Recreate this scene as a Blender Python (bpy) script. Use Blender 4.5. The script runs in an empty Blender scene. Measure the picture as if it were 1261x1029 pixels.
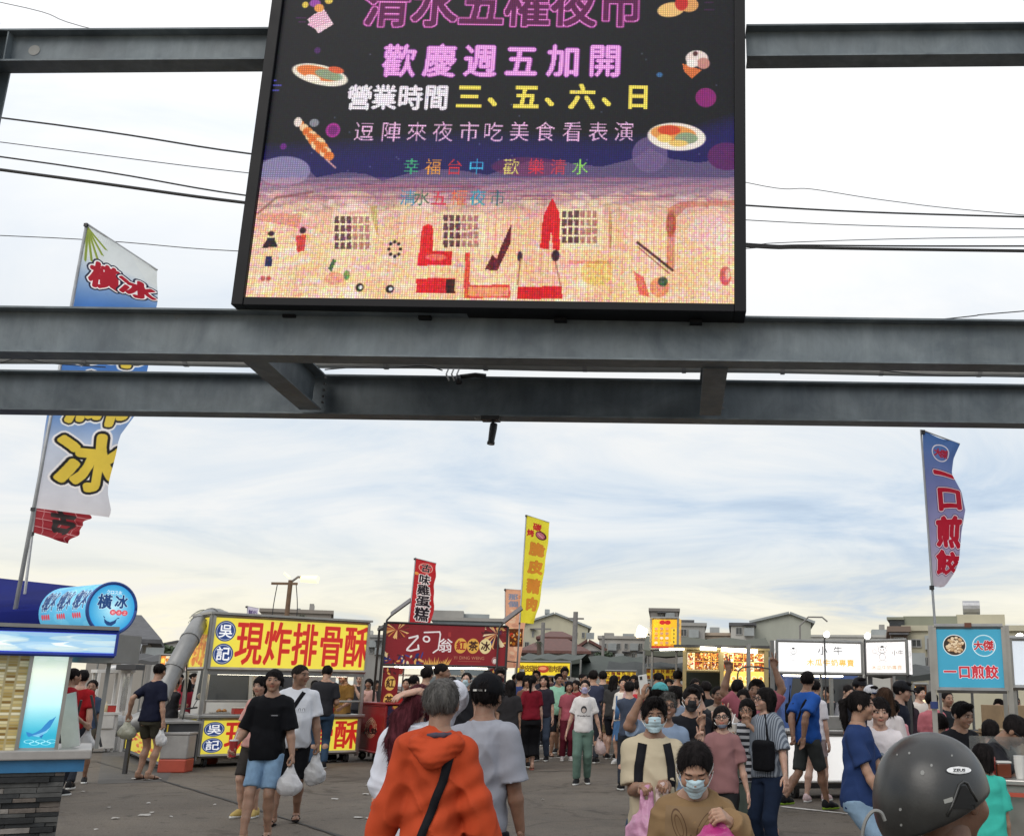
import bpy, bmesh, math, random
import numpy as np
from mathutils import Vector, Matrix
from mathutils.bvhtree import BVHTree
R = math.radians
random.seed(7); RNG = np.random.RandomState(7)
scn = bpy.context.scene; COL = scn.collection

# ------------------------------------------------------------------ camera
PW, PH = 1261.0, 1029.0
F, PX, PY = 1254.0, 835.0, 514.5
TH, RO, CH = R(14.9), R(0.8), 1.5
fw = np.array([0, math.cos(TH), math.sin(TH)]); rt0 = np.array([1.0, 0, 0]); up0 = np.array([0, -math.sin(TH), math.cos(TH)])
rt = rt0*math.cos(RO) + up0*math.sin(RO); upv = up0*math.cos(RO) - rt0*math.sin(RO)
EYE = np.array([0, 0, CH])
cd = bpy.data.cameras.new('camera'); cam = bpy.data.objects.new('camera', cd); COL.objects.link(cam)
cam.matrix_world = Matrix(((rt[0], upv[0], -fw[0], 0), (rt[1], upv[1], -fw[1], 0), (rt[2], upv[2], -fw[2], CH), (0, 0, 0, 1)))
cd.sensor_width = 36; cd.sensor_fit = 'HORIZONTAL'; cd.lens = F/PW*36; cd.shift_x = -(PX-PW/2)/PW; cd.clip_start = .05; cd.clip_end = 3000
scn.camera = cam

def ray(u, v): return fw + rt*((u-PX)/F) - upv*((v-PY)/F)
def at(u, v, Y):                       # the point seen at photo pixel (u, v) at distance Y
    d = ray(u, v); return EYE + d*(Y/d[1])
def gnd(u, v, z=0.0):                  # the ground point seen at photo pixel (u, v)
    d = ray(u, v); return EYE + d*((z-CH)/d[2])

# ------------------------------------------------------------------ world, sun, exposure
w = bpy.data.worlds.new('World'); scn.world = w; w.use_nodes = True
nt = w.node_tree; nt.nodes.clear(); N = nt.nodes.new; L = nt.links.new
def mnode(nt, op, a, b=None, c=None, clamp=False):
    n = nt.nodes.new('ShaderNodeMath'); n.operation = op; n.use_clamp = clamp
    for i, x in enumerate((a, b, c)):
        if x is None: continue
        if isinstance(x, (int, float)): n.inputs[i].default_value = x
        else: nt.links.new(x, n.inputs[i])
    return n.outputs[0]
def ramp(nt, fac, stops):
    r = nt.nodes.new('ShaderNodeValToRGB'); nt.links.new(fac, r.inputs[0]); e = r.color_ramp.elements
    while len(e) < len(stops): e.new(.5)
    for el, (p, c) in zip(e, stops): el.position = p; el.color = (*c, 1) if len(c) == 3 else c
    return r.outputs[0]
def mixc(nt, fac, a, b, mode='MIX'):
    n = nt.nodes.new('ShaderNodeMix'); n.data_type = 'RGBA'; n.blend_type = mode
    for i, x in ((0, fac), (6, a), (7, b)):
        if isinstance(x, (int, float)): n.inputs[i].default_value = x
        elif isinstance(x, tuple): n.inputs[i].default_value = (*x, 1)
        else: nt.links.new(x, n.inputs[i])
    return n.outputs[2]
SUN_EL, SUN_AZ = R(42), R(205)
out = N('ShaderNodeOutputWorld'); sky = N('ShaderNodeTexSky'); sky.sky_type = 'NISHITA'; sky.sun_disc = False
sky.sun_elevation = SUN_EL; sky.sun_rotation = SUN_AZ; sky.dust_density = 3; sky.air_density = 1.2
bgs = N('ShaderNodeBackground'); L(sky.outputs[0], bgs.inputs[0]); bgs.inputs[1].default_value = .1
tc = N('ShaderNodeTexCoord'); sep = N('ShaderNodeSeparateXYZ'); L(tc.outputs['Generated'], sep.inputs[0])
el = mnode(nt, 'MAXIMUM', sep.outputs[2], 0.0)
den = mnode(nt, 'ADD', el, .13)                                   # cloud deck seen in perspective
cx = mnode(nt, 'DIVIDE', sep.outputs[0], den); cy = mnode(nt, 'DIVIDE', sep.outputs[1], den)
cmb = N('ShaderNodeCombineXYZ'); L(mnode(nt, 'MULTIPLY', cx, .85), cmb.inputs[0]); L(cy, cmb.inputs[1])
def noise(nt, vec, scale, detail=6, rough=.55, dist=0.0, off=(0, 0, 0)):
    m = nt.nodes.new('ShaderNodeMapping'); m.inputs['Location'].default_value = off
    if vec is not None: nt.links.new(vec, m.inputs[0])
    n = nt.nodes.new('ShaderNodeTexNoise'); n.inputs['Scale'].default_value = scale; n.inputs['Detail'].default_value = detail
    n.inputs['Roughness'].default_value = rough; n.inputs['Distortion'].default_value = dist
    nt.links.new(m.outputs[0], n.inputs['Vector']); return n.outputs['Fac']
n1 = noise(nt, cmb.outputs[0], 1.15, 9, .60, .9, (3.1, 1.7, 0)); n2 = noise(nt, cmb.outputs[0], .42, 5, .5, .8, (9.2, 4.4, 2))
dens = mnode(nt, 'ADD', mnode(nt, 'MULTIPLY', n1, .6), mnode(nt, 'MULTIPLY', n2, .55))
low = ramp(nt, dens, [(.42, (.42, .52, .66)), (.50, (.53, .63, .75)), (.58, (.68, .74, .80)), (.68, (.82, .83, .83))])
high = ramp(nt, dens, [(.40, (.74, .82, .92)), (.50, (.90, .94, 1.0)), (.58, (1.02, 1.02, 1.03)), (.72, (1.06, 1.06, 1.05))])
cream = ramp(nt, dens, [(.44, (.60, .66, .71)), (.53, (.84, .79, .64)), (.62, (.95, .89, .70)), (.70, (.84, .81, .74))])
f1 = mnode(nt, 'SMOOTHSTEP', el, .0, 1.0) if False else None
def sstep(x, a, b):
    n = nt.nodes.new('ShaderNodeMapRange'); n.interpolation_type = 'SMOOTHSTEP'; nt.links.new(x, n.inputs[0])
    n.inputs[1].default_value = a; n.inputs[2].default_value = b; return n.outputs[0]
cl = mixc(nt, sstep(el, .22, .55), low, high)
cl = mixc(nt, sstep(el, .03, .16), cream, cl)
bgc = N('ShaderNodeBackground'); L(cl, bgc.inputs[0]); bgc.inputs[1].default_value = 1.0
mx = N('ShaderNodeMixShader'); mx.inputs[0].default_value = .93
L(bgs.outputs[0], mx.inputs[1]); L(bgc.outputs[0], mx.inputs[2]); L(mx.outputs[0], out.inputs[0])
sd = bpy.data.lights.new('sun', 'SUN'); sd.energy = 1.2; sd.angle = R(40); sd.color = (1, .95, .88)
so = bpy.data.objects.new('sun', sd); COL.objects.link(so)
# the light comes from high behind the camera, a little from the left
sdir = Vector((math.sin(SUN_AZ)*math.cos(SUN_EL), math.cos(SUN_AZ)*math.cos(SUN_EL), math.sin(SUN_EL)))
so.rotation_euler = sdir.to_track_quat('Z', 'Y').to_euler()
vs = scn.view_settings; vs.view_transform = 'Standard'; vs.look = 'None'; vs.exposure = 0.2; vs.gamma = 1; vs.use_curve_mapping = False
scn.cycles.max_bounces = 6; scn.cycles.transparent_max_bounces = 8

# ------------------------------------------------------------------ materials
MATS = {}
def s2l(c):
    if isinstance(c, str):
        c = c.lstrip('#'); c = tuple(int(c[i:i+2], 16)/255 for i in (0, 2, 4))
    return tuple(x/12.92 if x <= .04045 else ((x+.055)/1.055)**2.4 for x in c)
def mat(name, col, rough=.6, metal=0.0, var=.12, vscale=6.0, bump=0.0, bscale=60.0, emit=0.0, trans=0.0, attr=False, spec=.5, stretch=None, alpha=1.0, coat=0.0, sub=0.0, folds=0.0):
    if name in MATS: return MATS[name]
    m = bpy.data.materials.new(name); m.use_nodes = True; nt = m.node_tree; b = nt.nodes['Principled BSDF']
    c = s2l(col) if isinstance(col, str) else col
    tcn = nt.nodes.new('ShaderNodeTexCoord'); v = tcn.outputs['Object']
    if stretch:
        mp = nt.nodes.new('ShaderNodeMapping'); mp.inputs['Scale'].default_value = stretch; nt.links.new(v, mp.inputs[0]); v = mp.outputs[0]
    n = noise(nt, v, vscale, 5, .6)
    lo = tuple(x*(1-var) for x in c); hi = tuple(min(1, x*(1+var)) for x in c)
    cc = ramp(nt, n, [(.3, lo), (.7, hi)])
    if attr:
        a = nt.nodes.new('ShaderNodeAttribute'); a.attribute_name = 'Col'
        cc = mixc(nt, 1.0, cc, a.outputs['Color'], 'MULTIPLY')
    nt.links.new(cc, b.inputs['Base Color'])
    rr = mnode(nt, 'ADD', mnode(nt, 'MULTIPLY', n, .25), rough-.125, clamp=True); nt.links.new(rr, b.inputs['Roughness'])
    b.inputs['Metallic'].default_value = metal; b.inputs['Specular IOR Level'].default_value = spec
    if bump:
        n3 = noise(nt, v, bscale, 4, .6); bp = nt.nodes.new('ShaderNodeBump'); bp.inputs['Strength'].default_value = min(1, bump)
        bp.inputs['Distance'].default_value = .01*bump; nt.links.new(n3, bp.inputs['Height']); nt.links.new(bp.outputs[0], b.inputs['Normal'])
        if folds:      # soft cloth folds under the weave
            mp2 = nt.nodes.new('ShaderNodeMapping'); mp2.inputs['Scale'].default_value = (1, 1, .55); mp2.inputs['Rotation'].default_value = (.3, .5, .2); nt.links.new(tcn.outputs['Object'], mp2.inputs[0])
            f2 = noise(nt, mp2.outputs[0], 5.0, 1.5, .45, .9); f3 = mnode(nt, 'ABSOLUTE', mnode(nt, 'SUBTRACT', f2, .5)); b2 = nt.nodes.new('ShaderNodeBump'); b2.inputs['Strength'].default_value = .5*folds; b2.inputs['Distance'].default_value = .07
            nt.links.new(mnode(nt, 'SMOOTH_MAX', f3, .04, .12), b2.inputs['Height']); nt.links.new(b2.outputs[0], bp.inputs['Normal'])
    if emit:
        b.inputs['Emission Color'].default_value = (*c, 1); b.inputs['Emission Strength'].default_value = emit
    if trans: b.inputs['Transmission Weight'].default_value = trans
    if coat: b.inputs['Coat Weight'].default_value = coat
    if sub: b.inputs['Subsurface Weight'].default_value = sub; b.inputs['Subsurface Scale'].default_value = .02
    b.inputs['Alpha'].default_value = alpha
    MATS[name] = m; return m
def imgmat(name, canvas, emit=0.0, rough=.45, base=1.0, led=0.0, trans=0.0, rep=False):
    h_, w_ = canvas.a.shape[:2]
    im = bpy.data.images.new(name, w_, h_); px = np.ones((h_, w_, 4), np.float32); px[..., :3] = np.clip(canvas.a[::-1], 0, 1)
    im.pixels.foreach_set(px.ravel()); im.update()
    m = bpy.data.materials.new(name); m.use_nodes = True; nt = m.node_tree; b = nt.nodes['Principled BSDF']
    t = nt.nodes.new('ShaderNodeTexImage'); t.image = im; t.extension = 'REPEAT' if rep else 'EXTEND'
    col = t.outputs[0]
    if led:
        t.interpolation = 'Linear'; uv = nt.nodes.new('ShaderNodeTexCoord'); sp = nt.nodes.new('ShaderNodeSeparateXYZ'); nt.links.new(uv.outputs['Object'], sp.inputs[0])
        gx = mnode(nt, 'SINE', mnode(nt, 'MULTIPLY', sp.outputs[0], 2*math.pi/led)); gz = mnode(nt, 'SINE', mnode(nt, 'MULTIPLY', sp.outputs[2], 2*math.pi/led))
        g = mnode(nt, 'ADD', mnode(nt, 'MULTIPLY', mnode(nt, 'MULTIPLY', mnode(nt, 'ADD', gx, 1.0), mnode(nt, 'ADD', gz, 1.0)), .19), .62)
        col = mixc(nt, 1.0, col, (1., 1., 1.), 'MULTIPLY')
        em = nt.nodes.new('ShaderNodeVectorMath'); em.operation = 'SCALE'; nt.links.new(col, em.inputs[0]); nt.links.new(g, em.inputs['Scale'])
        nt.links.new(em.outputs[0], b.inputs['Emission Color']); b.inputs['Base Color'].default_value = (.006, .006, .007, 1); b.inputs['Specular IOR Level'].default_value = .15
    else:
        v = nt.nodes.new('ShaderNodeTexCoord'); nn = noise(nt, v.outputs['Object'], 3.0, 5, .6)
        c2 = mixc(nt, 1.0, col, ramp(nt, nn, [(.3, (base*.86,)*3), (.7, (base,)*3)]), 'MULTIPLY')
        nt.links.new(c2, b.inputs['Base Color']); nt.links.new(col, b.inputs['Emission Color'])
    b.inputs['Emission Strength'].default_value = emit; b.inputs['Roughness'].default_value = rough
    if trans:      # thin cloth: some light comes through
        o = nt.nodes['Material Output']; tr = nt.nodes.new('ShaderNodeBsdfTranslucent'); nt.links.new(c2, tr.inputs[0])
        ms = nt.nodes.new('ShaderNodeMixShader'); ms.inputs[0].default_value = trans
        nt.links.new(b.outputs[0], ms.inputs[1]); nt.links.new(tr.outputs[0], ms.inputs[2]); nt.links.new(ms.outputs[0], o.inputs[0])
    return m

# ------------------------------------------------------------------ objects
def link(name, me, m=None, parent=None, loc=None, rot=None):
    o = bpy.data.objects.new(name, me); COL.objects.link(o)
    if m is not None:
        me.materials.clear()
        for x in (m if isinstance(m, (list, tuple)) else [m]): me.materials.append(x)
    if loc is not None: o.location = loc
    if rot is not None: o.rotation_euler = rot
    if parent is not None: o.parent = parent
    return o
def tag(o, label=None, cat=None, group=None, kind=None):
    if label: o['label'] = label
    if cat: o['category'] = cat
    if group: o['group'] = group
    if kind: o['kind'] = kind
    return o
def thing(name, loc, label, cat, rz=0.0, group=None):
    o = bpy.data.objects.new(name, None); COL.objects.link(o); o.location = loc; o.rotation_euler = (0, 0, rz); o.empty_display_size = .1
    return tag(o, label, cat, group)
class MB:                              # collects boxes, bars and tubes into one mesh
    def __init__(s): s.v = []; s.f = []
    def add(s, v, f):
        n = len(s.v); s.v += [tuple(x) for x in v]; s.f += [tuple(i+n for i in q) for q in f]; return s
    def box(s, x0, x1, y0, y1, z0, z1, M=None):
        v = [(x, y, z) for z in (z0, z1) for y in (y0, y1) for x in (x0, x1)]
        if M is not None: v = [tuple(M @ Vector(p)) for p in v]
        return s.add(v, [(0, 2, 3, 1), (4, 5, 7, 6), (0, 1, 5, 4), (2, 6, 7, 3), (0, 4, 6, 2), (1, 3, 7, 5)])
    def prism(s, prof, axis, a0, a1):      # prof: 2D outline in the two other axes, extruded along axis
        n = len(prof); vs_ = []
        for a in (a0, a1):
            for p in prof:
                vs_.append({'x': (a, p[0], p[1]), 'y': (p[0], a, p[1]), 'z': (p[0], p[1], a)}[axis])
        return s.add(vs_, [tuple(range(n)), tuple(range(2*n-1, n-1, -1))] + [(i, i+n, (i+1) % n+n, (i+1) % n) for i in range(n)])
    def tube(s, pts, r, n=8, cap=True):
        pts = [Vector(p) for p in pts]; rs = r if isinstance(r, (list, tuple)) else [r]*len(pts); rings = []
        d0 = (pts[1]-pts[0]).normalized(); a = d0.orthogonal().normalized()
        for i, p in enumerate(pts):
            d = (pts[min(i+1, len(pts)-1)]-pts[max(i-1, 0)]).normalized(); a = (a-d*a.dot(d)).normalized(); b = d.cross(a)
            rings.append([p+(a*math.cos(t)+b*math.sin(t))*rs[i] for t in [2*math.pi*k/n for k in range(n)]])
        v = [q for g in rings for q in g]; f = []
        for i in range(len(pts)-1):
            for k in range(n): f.append((i*n+k, i*n+(k+1) % n, (i+1)*n+(k+1) % n, (i+1)*n+k))
        if cap: f += [tuple(range(n-1, -1, -1)), tuple(range((len(pts)-1)*n, len(pts)*n))]
        return s.add(v, f)
    def disc(s, c, nrm, r, n=24):
        nrm = Vector(nrm).normalized(); a = nrm.orthogonal().normalized(); b = nrm.cross(a); c = Vector(c)
        return s.add([c+(a*math.cos(2*math.pi*k/n)+b*math.sin(2*math.pi*k/n))*r for k in range(n)], [tuple(range(n))])
    def mesh(s, name, smooth=False, bev=0.0):
        me = bpy.data.meshes.new(name); me.from_pydata(s.v, [], s.f); me.update()
        bm = bmesh.new(); bm.from_mesh(me); bmesh.ops.recalc_face_normals(bm, faces=bm.faces)
        if bev: bmesh.ops.bevel(bm, geom=bm.edges[:], offset=bev, segments=2, profile=.5, affect='EDGES', clamp_overlap=True)
        bm.to_mesh(me); bm.free()
        if smooth: me.shade_smooth()
        return me
    def build(s, name, m, parent=None, loc=None, rot=None, smooth=False, bev=0.0): return link(name, s.mesh(name, smooth, bev), m, parent, loc, rot)
def quadsheet(name, m, pts, parent=None, loc=None, thick=0.0, back=None):
    """pts: four corners bottom-left, bottom-right, top-right, top-left; UV 0..1; thick: box depth behind the face"""
    v = [Vector(p) for p in pts]; me = bpy.data.meshes.new(name)
    if thick:
        nrm = (v[1]-v[0]).cross(v[3]-v[0]).normalized(); vb = [p-nrm*thick for p in v]
        me.from_pydata(v+vb, [], [(0, 1, 2, 3), (7, 6, 5, 4), (1, 0, 4, 5), (2, 1, 5, 6), (3, 2, 6, 7), (0, 3, 7, 4)])
    else: me.from_pydata(v, [], [(0, 1, 2, 3)])
    uv = me.uv_layers.new(name='UVMap').data
    for i, c in enumerate([(0, 0), (1, 0), (1, 1), (0, 1)]): uv[i].uv = c
    me.update(); ml = [m]
    if thick:
        ml.append(back or MATS['frame_grey'])
        for p in list(me.polygons)[1:]: p.material_index = 1
    return link(name, me, ml, parent, loc)
def copy_tree(o, parent=None):
    c = o.copy(); COL.objects.link(c)
    if parent is not None: c.parent = parent
    for ch in [k for k in bpy.data.objects if k.parent is o]: copy_tree(ch, c)
    return c

# ------------------------------------------------------------------ print canvas (lettering, posters, the LED picture)
_gl = {}
_tc = bpy.data.curves.new('glyph', 'FONT'); _to = bpy.data.objects.new('glyph', _tc); COL.objects.link(_to)
def glyph(ch, n=112):
    if ch in _gl: return _gl[ch]
    _tc.body = ch; _tc.size = 1.0; _tc.resolution_u = 3
    bpy.context.view_layer.update()
    me = _to.evaluated_get(bpy.context.evaluated_depsgraph_get()).to_mesh()
    g = np.zeros((n, n), np.float32)
    if len(me.vertices):
        v = np.array([x.co[:2] for x in me.vertices]); me.calc_loop_triangles()
        wid = max(.3, v[:, 0].max()+.04); g_adv = wid
        P = np.stack([(v[:, 0]+.03)*(n/1.06), (.92-v[:, 1])*(n/1.12)], 1)
        for t in me.loop_triangles:
            a, b, c = P[list(t.vertices)]
            x0, x1 = int(max(0, min(a[0], b[0], c[0]))), int(min(n-1, max(a[0], b[0], c[0])))+1
            y0, y1 = int(max(0, min(a[1], b[1], c[1]))), int(min(n-1, max(a[1], b[1], c[1])))+1
            if x1 <= x0 or y1 <= y0: continue
            X, Y = np.meshgrid(np.arange(x0, x1)+.5, np.arange(y0, y1)+.5)
            ar = (b[0]-a[0])*(c[1]-a[1])-(b[1]-a[1])*(c[0]-a[0])
            if abs(ar) < 1e-9: continue
            s_ = 1 if ar > 0 else -1; e = -.25*math.sqrt(abs(ar))*0-.35
            w0 = s_*((b[0]-a[0])*(Y-a[1])-(b[1]-a[1])*(X-a[0])); w1 = s_*((c[0]-b[0])*(Y-b[1])-(c[1]-b[1])*(X-b[0])); w2 = s_*((a[0]-c[0])*(Y-c[1])-(a[1]-c[1])*(X-c[0]))
            g[y0:y1, x0:x1] = np.maximum(g[y0:y1, x0:x1], ((w0 >= 0) & (w1 >= 0) & (w2 >= 0)))
    else: g_adv = .35
    _gl[ch] = (g, g_adv); return _gl[ch]
def dil(m, r):
    r = max(0, r)
    if r < .5: return m
    o = m.copy(); k = int(math.ceil(r))
    for dy in range(-k, k+1):
        for dx in range(-k, k+1):
            if dx*dx+dy*dy > r*r+.3 or (dx == 0 and dy == 0): continue
            o[max(0, dy):m.shape[0]+min(0, dy), max(0, dx):m.shape[1]+min(0, dx)] = np.maximum(o[max(0, dy):m.shape[0]+min(0, dy), max(0, dx):m.shape[1]+min(0, dx)], m[max(0, -dy):m.shape[0]+min(0, -dy), max(0, -dx):m.shape[1]+min(0, -dx)])
    return o
def hexc(c):
    if isinstance(c, str): c = c.lstrip('#'); return np.array([int(c[i:i+2], 16)/255 for i in (0, 2, 4)], np.float32)
    return np.array(c, np.float32)
class Canvas:
    def __init__(s, w, h, bg='#ffffff'): s.w, s.h = w, h; s.a = np.zeros((h, w, 3), np.float32)+hexc(bg); s.Y, s.X = np.mgrid[0:h, 0:w].astype(np.float32)+.5
    def put(s, m, c, al=1.0): m = np.clip(m, 0, 1)[..., None]*al; s.a = s.a*(1-m)+hexc(c)*m; return s
    def _sub(s, x0, y0, x1, y1):
        return max(0, int(x0)), max(0, int(y0)), min(s.w, int(x1)+2), min(s.h, int(y1)+2)
    def _put(s, x0, y0, x1, y1, m, c, al=1.0):
        m = np.clip(m, 0, 1)[..., None]*al; s.a[y0:y1, x0:x1] = s.a[y0:y1, x0:x1]*(1-m)+hexc(c)*m
    def rect(s, x0, y0, x1, y1, c, al=1.0):
        a, b, p, q = s._sub(x0-1, y0-1, x1, y1)
        if a >= p or b >= q: return s
        s._put(a, b, p, q, ((s.X[b:q, a:p] >= x0) & (s.X[b:q, a:p] < x1) & (s.Y[b:q, a:p] >= y0) & (s.Y[b:q, a:p] < y1)).astype(np.float32), c, al); return s
    def ell(s, cx, cy, rx, ry, c, rot=0, al=1.0, ring=0):
        rr = max(rx, ry)+2; a, b, p, q = s._sub(cx-rr, cy-rr, cx+rr, cy+rr)
        if a >= p or b >= q: return s
        X = s.X[b:q, a:p]-cx; Y = s.Y[b:q, a:p]-cy; t = R(rot); x = X*math.cos(t)+Y*math.sin(t); y = -X*math.sin(t)+Y*math.cos(t)
        d = (1-np.sqrt((x/rx)**2+(y/ry)**2))*min(rx, ry); m = np.clip(d+.5, 0, 1)
        if ring: m = np.clip(m-np.clip(d-ring+.5, 0, 1), 0, 1)
        s._put(a, b, p, q, m, c, al); return s
    def poly(s, pts, c, al=1.0):
        P = np.array(pts, float); a, b, p, q = s._sub(P[:, 0].min(), P[:, 1].min(), P[:, 0].max(), P[:, 1].max())
        if a >= p or b >= q: return s
        X = s.X[b:q, a:p]; Y = s.Y[b:q, a:p]; m = np.zeros(X.shape, bool)
        for i in range(len(P)):
            (x0, y0), (x1, y1) = P[i], P[(i+1) % len(P)]
            if y0 == y1: continue
            m ^= ((y0 > Y) != (y1 > Y)) & (X < (x1-x0)*(Y-y0)/(y1-y0)+x0)
        s._put(a, b, p, q, m.astype(np.float32), c, al); return s
    def line(s, pts, wd, c, al=1.0):
        for (x0, y0), (x1, y1) in zip(pts[:-1], pts[1:]):
            a, b, p, q = s._sub(min(x0, x1)-wd-1, min(y0, y1)-wd-1, max(x0, x1)+wd, max(y0, y1)+wd)
            if a >= p or b >= q: continue
            X = s.X[b:q, a:p]-x0; Y = s.Y[b:q, a:p]-y0; dx, dy = x1-x0, y1-y0; t = np.clip((X*dx+Y*dy)/(dx*dx+dy*dy+1e-9), 0, 1)
            s._put(a, b, p, q, np.clip(wd/2+.5-np.hypot(X-t*dx, Y-t*dy), 0, 1), c, al)
        return s
    def ch(s, ch, cx, cy, size, c, bold=0, out=None, ow=0, out2=None, ow2=0, rot=0, sx=1.0, shear=0.0, al=1.0, hollow=None):
        g, adv = glyph(ch); n = g.shape[0]; rr = size*max(1, sx)*.75+ow+ow2+3
        a, b, p, q = s._sub(cx-rr, cy-rr, cx+rr, cy+rr)
        if a >= p or b >= q: return s
        X = s.X[b:q, a:p]-cx; Y = s.Y[b:q, a:p]-cy; t = R(rot); x = X*math.cos(t)+Y*math.sin(t); y = -X*math.sin(t)+Y*math.cos(t); x = x+shear*y
        gx = x/(size*sx)*(n/1.06)+(adv/2+.01)*(n/1.06); gy = y/size*(n/1.12)+n*.49
        ok = (gx >= 0) & (gx < n-1) & (gy >= 0) & (gy < n-1); gx = np.clip(gx, 0, n-1.01); gy = np.clip(gy, 0, n-1.01); ix = gx.astype(int); iy = gy.astype(int); fx = gx-ix; fy = gy-iy
        m = (g[iy, ix]*(1-fx)*(1-fy)+g[iy, ix+1]*fx*(1-fy)+g[iy+1, ix]*(1-fx)*fy+g[iy+1, ix+1]*fx*fy)*ok
        m = dil(m, bold)
        if out2 is not None: s._put(a, b, p, q, dil(m, ow+ow2), out2, al)
        if out is not None: s._put(a, b, p, q, dil(m, ow), out, al)
        s._put(a, b, p, q, m, c, al); return s
    def text(s, t, x, y, size, c, gap=0.0, **k):      # x: left edge, y: middle
        for ch_ in t:
            adv = .35 if ch_ == ' ' else glyph(ch_)[1]; adv = max(adv, .92) if ord(ch_) > 0x2000 else adv
            wd = adv*size*k.get('sx', 1.0)
            if ch_ != ' ': s.ch(ch_, x+wd/2, y, size, c, **k)
            x += wd+gap
        return x
    def twidth(s, t, size, gap=0.0, sx=1.0):
        return sum((.35 if q == ' ' else (max(glyph(q)[1], .92) if ord(q) > 0x2000 else glyph(q)[1]))*size*sx+gap for q in t)-gap
    def ctext(s, t, cx, y, size, c, gap=0.0, **k): s.text(t, cx-s.twidth(t, size, gap, k.get('sx', 1.0))/2, y, size, c, gap, **k); return s
    def grain(s, amp, seed=1):
        r = np.random.RandomState(seed); s.a = np.clip(s.a+r.randn(s.h, s.w, 1).astype(np.float32)*amp, 0, 1); return s
    def food(s, x0, y0, x1, y1, seed, n=60, pal=('#b5651d', '#d98e3a', '#7a3b12', '#f0c060', '#8f4a1a', '#e8d9b0', '#c23a20')):
        r = random.Random(seed); s.rect(x0, y0, x1, y1, r.choice(['#5a2c10', '#3a1c0c', '#efe2c0']))
        for i in range(n):
            a = r.uniform(.05, .16)*min(x1-x0, y1-y0); X = r.uniform(x0+a, x1-a); Y = r.uniform(y0+a, y1-a)
            s.ell(X, Y, a, a*r.uniform(.5, 1), r.choice(pal), r.uniform(0, 180))
        return s

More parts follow.
